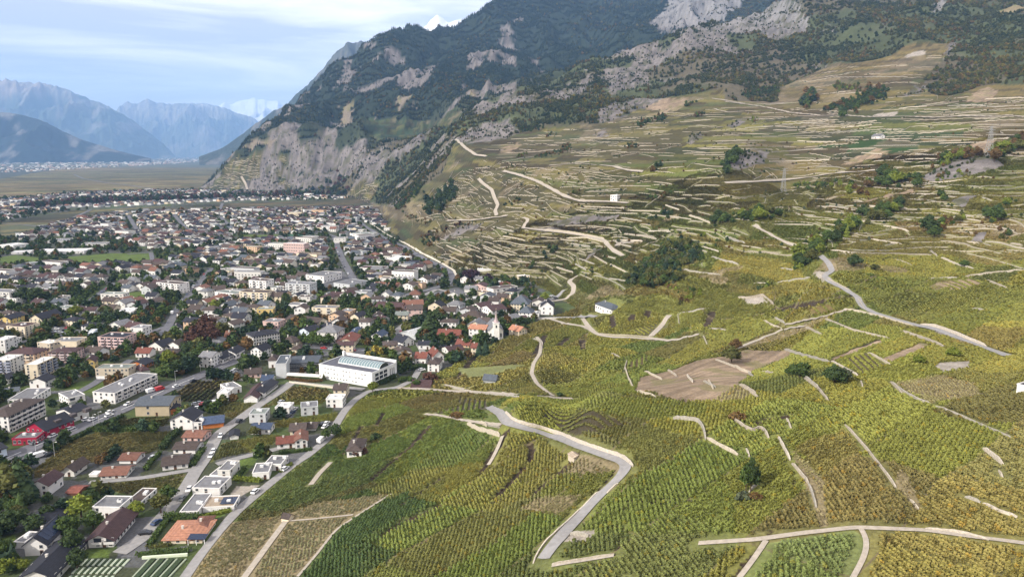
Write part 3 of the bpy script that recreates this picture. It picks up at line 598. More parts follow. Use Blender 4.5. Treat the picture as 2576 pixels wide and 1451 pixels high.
road('street', D_((300,1392),(360,1352),(416,1294),(440,1262),(464,1236),(492,1184),(520,1150),(548,1092),(600,1056),(649,1020),(700,988),(735,962)), 6.5, M_ROAD, .04)
road('street', D_((735,962),(790,968),(860,974),(915,980)), 5, M_ROAD, .02)
road('lane', D_((455,1470),(500,1405),(540,1352),(590,1291),(650,1240),(700,1200),(762,1155),(800,1125),(829,1100),(850,1060),(870,1030),(893,1006),(929,983),(1001,976),(1040,955),(1060,920),(1066,890),(1050,862)), 4.6, M_ROAD, .05)
road('lane', D_((224,1214),(360,1202),(480,1182)), 4, M_ROAD, .01); road('lane', D_((545,1168),(600,1152),(655,1140),(725,1122)), 4.5, M_ROAD, .0)
road('vineyard_road', D_((1001,976),(1123,983),(1200,987),(1250,990),(1330,996),(1400,1001),(1440,1003)), 4.5, M_TRACK, .1)
road('village_street', D_((985,888),(1010,860),(1000,830),(1040,800),(1030,770),(1060,745),(1100,728)), 6, M_ROAD)
road('village_street', D_((1100,728),(1150,740),(1190,765),(1240,790),(1300,800),(1380,800),(1450,798),(1500,797)), 5.5, M_ROAD, .05)
road('village_street', D_((1330,742),(1370,760),(1400,748),(1420,730)), 5, M_ROAD, .02)
road('railway', D_((900,555),(918,570),(964,598),(1011,619),(1057,647),(1104,669),(1132,685),(1141,702),(1122,718),(1073,731),(1010,745)), 9, M_DARKROAD, .2)
road('railway_wall_path', D_((930,562),(975,592),(1020,614),(1066,641),(1112,664),(1142,682),(1152,704)), 3.2, M_PATH, .5)
for pts, w in [(D_((532,675),(495,721),(449,774),(424,820),(400,850)),7), (D_((322,542),(347,582)),8), (D_((436,539),(471,579)),8), (D_((554,545),(585,576)),8), (D_((204,774),(260,731),(290,712)),6),
               (D_((840,594),(859,647),(872,672),(896,715)),9), (D_((560,512),(552,530)),8), (D_((230,528),(185,548)),8), (D_((0,563),(60,566),(110,572)),6), (D_((600,590),(700,584),(800,583),(840,594)),6),
               (D_((0,880),(90,850),(200,840),(330,850),(424,820)),6), (D_((150,1010),(230,970),(290,930),(330,905)),6), (D_((690,840),(740,800),(780,770),(800,745)),6), (D_((500,720),(600,728),(700,742),(800,745),(896,715)),6), (D_((320,640),(380,636),(385,665)),6),
               (D_((187,440),(209,450),(271,461),(325,467),(388,476)),12), (D_((640,690),(720,686),(872,672)),6), (D_((0,700),(120,690),(250,700),(380,700),(510,708)),6), (D_((0,790),(120,780),(204,774)),6)]:
    road('town_street', pts, w, M_DARKROAD, .02)
HERO = c3((560,250),(640,300),(690,375),(800,400),(950,430),(1100,490),(1250,550),(1450,610),(1530,650),(1545,690),(1500,745),(1350,880),(1200,1030),(1080,1160),(990,1270),(950,1330))
road('vineyard_road', HERO, 3.9, M_ROAD, .12)
road('vineyard_road', c5((700,640),(730,675),(850,735),(930,785),(980,870),(1100,915),(1300,975),(1500,1020),(1650,1080),(1850,1150),(2000,1205)), 4.2, M_ROAD, .12)
road('vineyard_road', c5((670,500),(720,540),(760,600),(700,640)), 4, M_ROAD, .12)
road('vineyard_road', c5((200,282),(300,335),(430,405),(590,465)), 4, M_TRACK, .12)
road('vineyard_road', c11((540,358),(580,372),(560,400),(540,432),(700,452),(850,468),(1000,492),(1120,520),(1150,560),(1190,600),(1250,630)), 5, M_TRACK, .2)
road('vineyard_road', c11((400,30),(520,60),(640,100),(760,165),(850,215),(960,245),(1130,245),(1290,255)), 6, M_TRACK, .2)
road('vineyard_road', c11((225,85),(260,120),(320,165),(340,220),(365,270),(345,310),(355,345)), 5.5, M_TRACK, .2)
road('vineyard_road', c11((0,382),(200,377),(430,347)), 5, M_TRACK, .2)
road('vineyard_road', c11((930,775),(890,790),(870,815),(905,850),(895,900),(850,932),(780,948),(700,950)), 5, M_TRACK, .1)
road('vineyard_road', c11((730,1075),(850,1110),(980,1130),(1080,1190),(1180,1205),(1440,1215),(1600,1232),(1790,1185)), 4, M_TRACK, .1)
road('vineyard_road', c11((965,1072),(1000,1125),(1060,1180)), 3.5, M_TRACK, .1)
road('vineyard_road', c11((1450,1200),(1520,1130),(1580,1050)), 4.5, M_TRACK, .1)
road('vineyard_road', c10((0,795),(150,815),(330,840),(500,880),(740,905),(900,900),(1100,915),(1400,910),(1640,920),(1800,910),(2100,910),(2200,900),(2330,915)), 6, M_TRACK, .2)
road('vineyard_road', c10((0,1432),(200,1422),(420,1410),(650,1385),(850,1355),(1130,1335),(1360,1315)), 5, M_TRACK, .2)
road('vineyard_road', c9((2070,770),(2200,790),(2330,812)), 6, M_TRACK, .2); road('vineyard_road', c9((2080,850),(2200,880),(2322,870)), 5, M_TRACK, .2)
road('vineyard_road', c9((70,1090),(150,1160),(230,1215),(310,1225)), 6, M_TRACK, .3); road('vineyard_road', c9((800,1295),(1030,1275),(1170,1290)), 5, M_TRACK, .3)
road('vineyard_road', c9((1200,1290),(1300,1300),(1400,1330),(1530,1345)), 6, M_TRACK, .3)
road('vineyard_road', c8((100,1130),(350,1140),(600,1160),(820,1180)), 10, M_TRACK, .5); road('vineyard_road', c8((430,1090),(460,1140),(480,1190)), 8, M_TRACK, .5)
road('track', c4((-60,1215),(340,1190),(700,1140),(1060,1102),(1550,1122),(1900,1172),(2240,1212),(2450,1245)), 1.7, M_TRACK, .1)
road('track', c4((1090,1110),(1140,1180),(1130,1280),(1080,1380),(1030,1470)), 1.3, M_TRACK, .1); road('track', c4((420,1195),(330,1330),(230,1460)), 1.4, M_TRACK, .08)
road('track', c3((1010,1372),(1200,1342),(1450,1300)), 1.6, M_TRACK, .1)
road('track', c2((560,1135),(480,1240),(400,1350),(320,1460)), 2.6, M_TRACK, .08); road('track', c2((1140,990),(1000,1080),(830,1190),(740,1310),(620,1451)), 1.1, M_TRACK, .08); road('track', c2((560,1140),(700,1130),(930,1105)), 1.1, M_TRACK, .08)
road('track', c2((0,0),(1,1)) and c3((-560,640),(-640,720),(-700,800)), 2.4, M_TRACK, .05)
road('track', D_((1350,848),(1362,862),(1358,890),(1342,915),(1337,940),(1350,965),(1378,988),(1392,997)), 2.6, M_TRACK, .1)
road('track', c3((250,90),(400,125),(480,95)), 2.2, M_TRACK, .1)
road('track', c3((660,455),(600,600),(560,660)), 1.6, M_TRACK, .06); road('track', c3((110,297),(240,312),(400,345),(640,385)), 2.4, M_TRACK, .06)
road('track', c5((60,1160),(430,1010),(560,1000)), 2.6, M_TRACK, .05); road('track', c5((420,985),(640,945),(830,890),(860,870)), 2.6, M_TRACK, .05)
print('roads', round(time.time()-T0, 1))

# ------------------------------------------------------------------ dry-stone walls
def m_stone(t, b):
    a = N(t, 'ShaderNodeObjectInfo'); c, n1 = noise_mul(t, a.outputs['Color'], 1.6, .70, 1.16, 6); t.links.new(c, b.inputs['Base Color']); bump(t, b, n1, .8, .2)
M_STONE = mat('dry_stone', m_stone)
WALLS = []
WP = []      # (points world Nx2, height, thickness)
def wall_mesh(P, h, th, name='stone_wall'):
    T = np.gradient(P, axis=0); T /= np.maximum(np.linalg.norm(T, axis=1, keepdims=True), 1e-6); Nn = np.stack([T[:, 1], -T[:, 0]], 1)
    n = len(P); base = Hv(P[:, 0], P[:, 1]); endf = np.minimum(1, np.minimum(np.arange(n), np.arange(n)[::-1])*.5+.45)
    hh = h*endf*(1+.22*(rng.random(n)-.5)); lo = base-1.2
    V = []
    for sgn, top in ((-1, 0), (-1, 1), (1, 1), (1, 0)):
        q = P+Nn*(sgn*th*(.5 if top else .62)); z = (base+hh+(rng.random(n)-.5)*.12) if top else lo
        V.append(np.c_[q, z])
    V = np.stack(V, 1).reshape(-1, 3); F = []
    for i in range(n-1):
        a = i*4
        for k in range(3): F.append((a+k, a+k+1, a+k+5, a+k+4))
    F += [(0, 1, 2, 3), ((n-1)*4+3, (n-1)*4+2, (n-1)*4+1, (n-1)*4)]
    return V, F
def add_wall(px_pts, h=2.0, th=.7, step=None):
    P = line3(px_pts, step or 2.2, 2)
    if P is not None and len(P) > 2: WP.append([P, h, th])
for pts, h in [
 (c3((680,290),(740,355),(860,385),(960,405),(1080,445),(1200,505),(1380,565),(1500,600),(1585,670)),2.4),(c3((1340,850),(1230,960),(1080,1100),(960,1210),(900,1300),(878,1355)),1.2),(c3((410,370),(480,410),(640,455)),3.2),(c3((500,360),(550,385)),2.6),(c3((560,380),(640,392)),1.5),
 (c3((1140,1150),(1270,1165)),2.2),(c3((1010,1362),(1200,1332),(1450,1292)),.8),(c3((1870,330),(2050,345),(2085,400),(2100,480)),2.2),(c3((1400,860),(1480,790)),1.2),
 (c3((240,100),(470,150),(780,185)),2.2),
 (c4((980,375),(1130,545),(1240,680),(1340,820)),1.3),(c4((1440,905),(1500,970)),1.2),(c4((500,455),(590,625)),2.0),(c4((605,650),(720,790)),1.8),(c4((722,795),(750,870),(775,960)),1.6),(c4((0,470),(100,530),(220,590)),1.8),
 (c4((160,320),(240,375),(320,432),(390,390),(440,472)),2.0),(c4((565,330),(598,402)),1.6),(c4((1310,75),(1400,150),(1510,205),(1590,230)),1.6),(c4((1620,240),(1800,310),(2000,400),(2160,465)),1.0),(c4((1960,545),(2100,660)),2.2),(c4((2070,700),(2100,760)),1.4),
 (c4((240,90),(350,155)),1.8),(c4((690,45),(780,110),(860,205)),1.8),(c4((1090,65),(1105,110)),1.6),(c4((1830,885),(1940,925)),1.4),(c4((1960,930),(2060,985),(2200,1030)),1.2),(c4((280,545),(300,600)),1.6),(c4((300,850),(355,800)),1.5),(c4((1550,1110),(1800,1135),(2000,1190)),.9),
 (c4((10,60),(45,120)),1.4),
 (c5((1240,1030),(1400,1085),(1550,1145)),2.6),(c5((710,945),(800,985),(900,1025),(1160,1085)),2.0),(c5((1010,1185),(1090,1225),(1170,1275)),1.8),(c5((750,1245),(850,1300),(940,1350)),1.8),(c5((560,1360),(610,1400),(660,1440)),2.4),(c5((420,1160),(540,1200),(740,1255)),2.2),
 (c5((270,955),(330,990),(400,1015)),2.2),(c5((350,935),(420,975)),2.2),(c5((570,1000),(680,1055)),1.6),(c5((100,1410),(230,1500)),2.0),(c5((60,1275),(110,1310),(180,1330)),2.6),(c5((250,1320),(340,1335)),2.4),(c5((1170,1390),(1250,1470)),1.6),(c5((860,875),(980,900),(1100,930),(1340,1000)),1.8),
 (c5((1380,985),(1500,1000),(1660,1060),(1850,1140)),2.4),(c5((940,800),(985,875)),1.2),(c5((715,655),(800,700),(870,740)),1.6),
 (c5((745,460),(900,480)),2.4),(c5((880,355),(960,370)),2.2),(c5((1020,380),(1130,400),(1250,415)),2.4),(c5((1100,285),(1200,300),(1300,325)),2.8),(c5((1230,235),(1370,250)),2.2),(c5((700,275),(835,290)),2.4),(c5((380,155),(460,162)),2.2),(c5((890,120),(980,115)),2.6),(c5((950,140),(1080,150)),2.4),
 (c5((1200,155),(1290,160)),2.4),(c5((0,535),(90,555)),2.6),(c5((0,360),(60,390),(140,410)),2.0),(c5((200,690),(310,692)),1.8),(c5((370,685),(480,668),(600,650)),1.8),(c5((1200,520),(1320,565)),2.2),(c5((1450,460),(1500,500)),2.2),(c5((1530,510),(1640,560),(1760,590)),2.4),
 (c5((1700,400),(1800,415)),2.8),(c5((2020,410),(2110,425)),2.6),(c5((1440,660),(1540,657),(1640,650)),2.0),(c5((1700,645),(1900,620),(2116,600)),2.4),(c5((1850,670),(2000,730)),2.0),(c5((1310,60),(1505,65)),2.4),(c5((1800,80),(1890,105)),2.2),(c5((1740,870),(1840,885)),2.0),(c5((390,585),(480,600)),2.2),
 (c5((90,790),(160,800),(260,775),(340,840)),2.6),(c5((490,205),(640,215)),2.2),(c5((640,150),(760,150),(930,180)),2.4),(c5((480,190),(540,210)),2.0),(c5((240,150),(275,158)),2.0),
 (c11((960,280),(1100,286),(1260,292)),2.4),(c11((1240,360),(1390,385)),2.4),(c11((1280,310),(1430,312),(1590,315)),2.4),(c11((1550,270),(1650,305)),2.4),(c11((1430,455),(1590,460)),2.6),(c11((1630,445),(1700,455)),2.4),(c11((1260,475),(1380,488),(1490,510)),2.6),(c11((1220,445),(1240,470)),2.0),
 (c11((880,545),(1020,565)),2.8),(c11((810,515),(910,525)),2.4),(c11((1810,565),(1930,600)),2.4),(c11((1880,640),(1980,670),(2070,690)),2.8),(c11((1670,730),(1800,750),(1940,765)),2.2),(c11((1160,690),(1290,755)),2.4),(c11((1040,630),(1140,685)),2.4),(c11((1340,665),(1380,710)),1.8),(c11((910,690),(990,730)),3.4),
 (c11((940,650),(1050,690)),2.4),(c11((780,710),(900,750)),2.8),(c11((360,665),(460,705)),2.6),(c11((335,595),(435,635)),2.2),(c11((500,670),(600,680)),2.0),(c11((330,425),(480,460)),2.8),(c11((400,490),(560,520)),2.4),(c11((150,545),(240,585)),2.0),(c11((200,625),(260,650)),2.0),
 (c11((0,555),(110,605)),2.2),(c11((20,630),(120,680)),1.8),(c11((260,570),(340,610)),2.2),(c11((430,590),(500,615)),2.0),(c11((1150,790),(1280,810)),2.2),(c11((1980,490),(2111,540)),2.2),(c11((610,1215),(660,1230),(680,1290)),1.8),(c11((1170,1320),(1230,1350)),1.5),(c11((1280,1370),(1260,1440)),1.5),
 (c11((1860,1145),(1980,1155)),1.8),(c11((1650,1040),(1750,1020),(1860,1000)),1.6),(c11((1200,520),(1290,520),(1390,525)),2.6),(c11((1215,545),(1310,565)),2.4),(c11((1110,630),(1200,650)),2.4),(c11((700,445),(850,460),(1000,485),(1120,510)),3.4),(c11((850,505),(990,500),(1110,530)),2.6),
 (c11((1720,345),(1800,370),(1870,400)),3.4),(c11((1070,1180),(1200,1190),(1400,1200),(1470,1208)),1.4),(c11((1640,1040),(1650,1110)),1.6),(c11((1820,1195),(1850,1260)),1.6),
 (c10((0,1200),(60,1190)),3.0),(c10((100,1180),(300,1165),(370,1170)),2.4),(c10((360,1190),(500,1180),(760,1160)),2.2),(c10((560,1100),(700,1112),(860,1110)),2.6),(c10((900,1090),(1040,1092)),2.2),(c10((1060,1195),(1220,1205)),2.4),(c10((1250,1015),(1380,1020),(1450,990),(1800,965),(2100,945)),1.6),
 (c10((1500,1045),(1700,1030),(1860,1010)),2.6),(c10((1480,1205),(1600,1215),(1680,1210)),2.8),(c10((1380,1250),(1520,1245),(1640,1245)),2.8),(c10((2080,1092),(2280,1080)),3.2),(c10((1660,1122),(1900,1115),(2040,1112)),2.2),(c10((150,1000),(350,990),(560,965),(780,955)),2.4),(c10((1030,965),(1180,945)),3.2),
 (c10((2020,778),(2150,770),(2330,765)),3.0),(c10((1350,850),(1450,838),(1570,832)),2.4),(c10((1700,905),(1900,880),(1990,878)),2.6),(c10((1730,830),(1960,818)),2.4),(c10((1960,825),(2100,838),(2210,830)),2.6),(c10((340,1262),(560,1258),(810,1250)),2.4),(c10((1780,770),(1900,758)),2.4),
 (c10((650,935),(800,935)),2.2),(c10((900,1000),(1150,975)),2.4),(c10((1550,1430),(1750,1420),(1900,1400)),2.2),(c10((2140,1360),(2330,1355)),2.2),
  ([(1572,925),(1580,950),(1592,975)],2),([(1622,935),(1665,955)],2),([(1680,932),(1702,946)],2),([(1728,944),(1742,962)],2),([(1800,905),(1850,925)],2),([(1880,935),(1895,950)],2),([(1770,960),(1800,975)],1.5),([(1600,985),(1650,1000)],2),
 ]:
    add_wall(pts, h*.62, .38)
n_hand_walls = len(WP)
for P, h, th in WP[:n_hand_walls]:
    for q in P: occ_mark(q[0], q[1], 1.0)
# further terrace walls follow the contours of the slope
GY, GX = np.zeros_like(HG), np.zeros_like(HG)
def grad(x, y):
    e = 9.0; return (H(x+e, y)-H(x-e, y))/(2*e), (H(x, y+e)-H(x, y-e))/(2*e)
def contour(x, y, length, step):
    pts = [(x, y)]; d0 = None; off = rng.normal()*.17+(1.35 if rng.random() < .10 else 0); co_, so_ = math.cos(off), math.sin(off)
    for _ in range(int(length/step)):
        gx, gy = grad(x, y); g = math.hypot(gx, gy)
        if g < .02: break
        tx, ty = gy/g, -gx/g; tx, ty = tx*co_-ty*so_, tx*so_+ty*co_
        if d0 is not None and tx*d0[0]+ty*d0[1] < 0: tx, ty = -tx, -ty
        if d0 is None: tx, ty = (tx, ty) if tx > 0 else (-tx, -ty)
        if d0 is not None: tx, ty = .55*tx+.45*d0[0], .55*ty+.45*d0[1]
        d0 = (tx, ty); x += tx*step; y += ty*step
        if nearest(cls, x, y) != VINE or occ_at(x, y): break
        pts.append((x, y))
    return np.array(pts)
zones = [((1190,2560,250,640), 720, (520, 1900)), ((1080,1500,420,700), 260, (500, 1500)), ((520,735,390,477), 110, (2500, 3400)), ((868,955,455,515), 26, (1900, 2800)), ((1960,2400,130,240), 26, (1300, 2400)), ((1000,1180,430,560), 60, (900, 1500))]
for (xa, xb, ya, yb), cnt, (y0, y1) in zones:
    made = tries = 0
    while made < cnt and tries < cnt*6:
        tries += 1
        px = rng.uniform(xa, xb); py = rng.uniform(ya, yb); q = hit(px, py)
        if not (y0 < q[1] < y1) or nearest(cls, q[0], q[1]) != VINE or occ_at(q[0], q[1]): continue
        L = rng.gamma(2.2, 21)+16
        if q[1] > 1900: L *= 1.5
        st = 4 if q[1] < 1300 else 7
        P = contour(q[0], q[1], L, st)
        if len(P) < 3: continue
        P = np.array(P); P[1:-1] = (P[:-2]+P[1:-1]*2+P[2:])/4
        WP.append([P, rng.uniform(.5, 1.1)*(1+.6*sstep(1300, 2500, q[1])), .3]); made += 1
        for a in P: occ_mark(a[0], a[1], 2.0)
print('walls', len(WP), round(time.time()-T0, 1))
# ------------------------------------------------------------------ words for labels
ORD = ['first','second','third','fourth','fifth','sixth','seventh','eighth','ninth','tenth','eleventh','twelfth','thirteenth','fourteenth','fifteenth','sixteenth','seventeenth','eighteenth','nineteenth','twentieth']
LMK = {'the church': (1245,800), 'the white exhibition hall': (900,940), 'the pink apartment block': (738,615), 'the football pitch': (700,597), 'the crimson inn': (140,1075), 'the orange tiled bungalow': (470,1345),
 'the striped vine plot': (500,985), 'the railway bend': (1130,690), 'the barn with stone walls': (385,1020), 'the walled cemetery': (340,1425), 'the slate-roofed manor': (1325,770), 'the beige garage block': (290,935),
 'the yellow block': (670,785), 'the white works sheds': (140,625), 'the copper beech': (515,850), 'the tall beige tower block': (90,920), 'the metal warehouse': (1030,845), 'the red-brown barn': (1060,965)}
LMH = {'the hairpin bend': (1580,1175), 'the white slope building': (1548,500), 'the dark wood': (1650,670), 'the bare brown plots': (1790,925), 'the straight stone wall': (2220,1170), 'the bright green meadow plot': (2190,370), 'the near pylon': (2487,380),
 'the far pylon': (1970,470), 'the concrete pond': (2400,925), 'the lone tree': (1880,1190), 'the village edge': (1400,790), 'the cliff foot': (960,500), 'the upper lane bend': (1330,560), 'the rocky outcrop': (2420,420), 'the vineyard house': (1518,780),
 'the lane junction': (2170,785), 'the gorge': (870,440), 'the terraced spur': (640,440), 'the upper green wood': (2450,180), 'the side lane': (1250,480), 'the white cottage': (2203,345), 'the tree line': (2100,600), 'the upper stone lane': (2000,270), 'the rock slabs': (1600,180)}
def relation(px, py, marks):
    best = min(marks.items(), key=lambda kv: math.hypot((kv[1][0]-px), (kv[1][1]-py)*2.0))
    dx = px-best[1][0]; dy = (py-best[1][1])*2.0
    if abs(dx) > abs(dy): w = 'right of' if dx > 0 else 'left of'
    else: w = 'below' if dy > 0 else 'above'
    return w+' '+best[0]
PENDING = []         # (object, base description, px, py, marks, group)
def pend(o, desc, x, y, z, marks, group, cat):
    px, py, _ = proj(x, y, z); o['category'] = cat; o['group'] = group; PENDING.append((o, desc, float(px), float(py), marks))
def settle_labels():
    from collections import defaultdict
    d = defaultdict(list)
    for r in PENDING: d[r[1]+' '+relation(r[2], r[3], r[4])].append(r)
    for k, L in d.items():
        if len(L) == 1: L[0][0]['label'] = k; continue
        L.sort(key=lambda r: r[2])
        for i, r in enumerate(L):
            n = len(L)
            if i == 0: t = 'leftmost of '+(['','','two','three','four','five','six','seven','eight','nine'][n] if n < 10 else 'many')
            elif i == n-1: t = 'rightmost of them'
            elif i < n/2: t = ORD[min(i, 19)]+' from the left'
            else: t = ORD[min(n-1-i, 19)]+' from the right'
            r[0]['label'] = k+', '+t
STUFF = {}
# ------------------------------------------------------------------ walls become objects: the 280 that show largest, the rest in one
sizes = []
for i, (P, h, th) in enumerate(WP):
    z = Hv(P[:, 0], P[:, 1]); px, py, d = proj(P[:, 0], P[:, 1], z)
    sizes.append((np.abs(np.diff(px)).sum()+np.abs(np.diff(py)).sum())*h/d.mean()*1.0)
order = np.argsort(-np.array(sizes)); SV, SF = [], []; nv = 0
WC = [(.48,.42,.33,1),(.40,.35,.28,1),(.36,.33,.28,1),(.52,.46,.38,1)]
for rank, i in enumerate(order):
    P, h, th = WP[i]; V, F = wall_mesh(P, h, th)
    if rank < 285:
        c0 = P[len(P)//2]; z0 = H(*c0); o = bpy.data.objects.new('stone_wall', mesh_np('stone_wall', V-np.array([c0[0], c0[1], z0]), F, [M_STONE])); o.location = (c0[0], c0[1], z0); link(o)
        k = int(rng.integers(0, 4)); o.color = WC[k] if i < n_hand_walls else tuple(c*.86 for c in WC[k][:3])+(1,)
        L = np.linalg.norm(np.diff(P, axis=0), axis=1).sum()
        desc = ('long ' if L > 60 else 'short ' if L < 28 else '')+('high ' if h > 2.3 else 'low ' if h < 1.5 else '')+('cream' if k in (0, 3) else 'greyish')+' dry-stone wall'
        pend(o, desc, c0[0], c0[1], z0, LMH, 'stone walls of the vineyard terraces', 'wall')
    else:
        SV.append(V); SF += [tuple(j+nv for j in f) for f in F]; nv += len(V)
if SV:
    o = struct('stone_terraces', mesh_np('stone_terraces', np.concatenate(SV), SF, [M_STONE]), 'stuff'); o.color = (.38,.335,.27,1)

# ------------------------------------------------------------------ buildings
def rgba(c): return (*c, 1)
WALL = {'white': (.70,.68,.66), 'offwhite': (.64,.62,.58), 'cream': (.66,.57,.43), 'yellow': (.62,.46,.18), 'pink': (.62,.44,.40), 'grey': (.34,.35,.36), 'beige': (.50,.43,.34), 'orange': (.50,.17,.05), 'crimson': (.30,.015,.045), 'peach': (.60,.42,.28), 'paleblue': (.55,.62,.70), 'stone': (.42,.35,.24), 'palegrey': (.50,.51,.52), 'wood': (.16,.07,.04)}
ROOF = {'brown': (.072,.054,.048), 'maroon': (.064,.036,.037), 'black': (.022,.023,.032), 'slate': (.080,.092,.110), 'tile orange': (.40,.19,.12), 'red': (.175,.062,.045), 'grey': (.16,.16,.17), 'green-grey': (.17,.19,.175), 'white': (.56,.56,.56), 'rust': (.165,.078,.055), 'navy': (.05,.07,.12), 'tan': (.36,.29,.22)}
M_WALL = mat('render_wall', m_obj(.35, .90, 1.06, .9)); 
def m_roof(t, b):
    oi = N(t, 'ShaderNodeObjectInfo'); c, nz = noise_mul(t, oi.outputs['Color'], .9, .75, 1.25, 5)
    tcn = N(t, 'ShaderNodeTexCoord'); wv = N(t, 'ShaderNodeTexWave', bands_direction='Z'); wv.inputs['Scale'].default_value = 1.1; wv.inputs['Distortion'].default_value = .6
    t.links.new(tcn.outputs['Object'], wv.inputs['Vector']); mr = N(t, 'ShaderNodeMapRange'); mr.inputs['To Min'].default_value = .85; mr.inputs['To Max'].default_value = 1.08; t.links.new(wv.outputs['Fac'], mr.inputs['Value'])
    mu = N(t, 'ShaderNodeMixRGB', blend_type='MULTIPLY'); mu.inputs['Fac'].default_value = 1; t.links.new(c, mu.inputs['Color1']); t.links.new(mr.outputs[0], mu.inputs['Color2'])
    t.links.new(mu.outputs[0], b.inputs['Base Color']); b.inputs['Roughness'].default_value = .75
M_ROOF = mat('roof_tiles', m_roof); M_SLAB = mat('flat_roof', m_obj(.5, .82, 1.15, .9))
M_FRAME = mat('window_frame', m_flat((.55,.54,.52), 2)); M_TRIM = mat('trim', m_obj(1, .95, 1.03, .6))
def m_glass(t, b): b.inputs['Base Color'].default_value = (.028,.034,.045,1); b.inputs['Roughness'].default_value = .12; b.inputs['Specular IOR Level'].default_value = .6
M_GLASS = mat('window_glass', m_glass)
def m_pv(t, b): b.inputs['Base Color'].default_value = (.018,.028,.06,1); b.inputs['Roughness'].default_value = .18
M_PV = mat('solar_glass', m_pv)
class MB:
    def __init__(s): s.V = []; s.F = []; s.M = []
    def box(s, x0, y0, z0, x1, y1, z1, mi=0):
        k = len(s.V); s.V += [(x0,y0,z0),(x1,y0,z0),(x1,y1,z0),(x0,y1,z0),(x0,y0,z1),(x1,y0,z1),(x1,y1,z1),(x0,y1,z1)]
        for f in ((0,3,2,1),(4,5,6,7),(0,1,5,4),(1,2,6,5),(2,3,7,6),(3,0,4,7)): s.F.append(tuple(k+i for i in f)); s.M.append(mi)
        return s
    def poly(s, pts, mi=0):
        k = len(s.V); s.V += [tuple(p) for p in pts]; s.F.append(tuple(range(k, k+len(pts)))); s.M.append(mi); return s
    def slab(s, pts, t, mi=0):       # polygon pts (ccw from above) thickened downwards
        n = len(pts); k = len(s.V); s.V += [tuple(p) for p in pts]+[(p[0], p[1], p[2]-t) for p in pts]
        s.F.append(tuple(range(k, k+n))); s.F.append(tuple(range(k+2*n-1, k+n-1, -1))); s.M += [mi, mi]
        for i in range(n): j = (i+1) % n; s.F.append((k+i, k+n+i, k+n+j, k+j)); s.M.append(mi)
        return s
    def cyl(s, p, q, r0, r1, n=8, mi=0):
        p = Vector(p); q = Vector(q); d = (q-p).normalized(); a = d.orthogonal().normalized(); b = d.cross(a); k = len(s.V)
        for c, r in ((p, r0), (q, r1)):
            for i in range(n): w = 2*math.pi*i/n; s.V.append(tuple(c+a*math.cos(w)*r+b*math.sin(w)*r))
        for i in range(n): j = (i+1) % n; s.F.append((k+i, k+j, k+n+j, k+n+i)); s.M.append(mi)
        s.F.append(tuple(range(k+n-1, k-1, -1))); s.F.append(tuple(range(k+n, k+2*n))); s.M += [mi, mi]; return s
    def mesh(s, name, mats, smooth=False):
        me = mesh_np(name, s.V, s.F, mats, smooth); me.polygons.foreach_set('material_index', s.M); me.update(); return me
    def build(s, name, mats, parent=None, color=None, loc=None):
        o = bpy.data.objects.new(name, s.mesh(name, mats)); link(o, parent)
        if color: o.color = rgba(color)
        if loc: o.location = loc
        return o
def cached(name, fn, _c={}):
    if name not in _c: _c[name] = fn()
    return _c[name]
def win_mesh(w=1.2, h=1.35):
    def f():
        b = MB(); b.box(-w/2-.1, -.07, -.1, w/2+.1, .0, h+.1, 0); b.box(-w/2, -.10, 0, -.04, -.06, h, 1); b.box(.04, -.10, 0, w/2, -.06, h, 1); b.box(-w/2-.15, -.2, -.16, w/2+.15, -.0, -.1, 0)
        return b.mesh('window', [M_FRAME, M_GLASS])
    return cached(('win', w, h), f)
def door_mesh(): return cached('door', lambda: MB().box(-.6, -.08, 0, .6, 0, 2.2, 0).box(-.35, -.1, 1.1, .35, -.07, 1.9, 1).mesh('door', [cached('mdoor', lambda: mat('door_wood', m_flat((.12,.06,.035)))), M_GLASS]))
def garage_mesh(): return cached('garage', lambda: MB().box(-1.4, -.06, 0, 1.4, 0, 2.3, 0).mesh('garage_door', [cached('mgd', lambda: mat('garage_door', m_flat((.72,.71,.70))))]))
def balcony_mesh(): return cached('balc', lambda: MB().box(-1.9, -1.3, -.1, 1.9, 0, .1, 0).box(-1.9, -1.35, .1, 1.9, -1.25, 1.0, 0).box(-1.95, -1.3, .1, -1.85, 0, 1.0, 0).box(1.85, -1.3, .1, 1.95, 0, 1.0, 0).mesh('balcony', [M_TRIM]))
def balcd_mesh(): return cached('balcd', lambda: MB().box(-1.5, -.05, 0, 1.5, 0, 2.1, 0).box(-1.4, -.08, .05, 1.4, -.05, 2.0, 1).mesh('balcony_door', [M_FRAME, M_GLASS]))
def inst(name, me, parent, loc, rz=0, color=None):
    o = bpy.data.objects.new(name, me); o.location = loc; o.rotation_euler = (0, 0, rz); link(o, parent)
    if color: o.color = rgba(color)
    return o
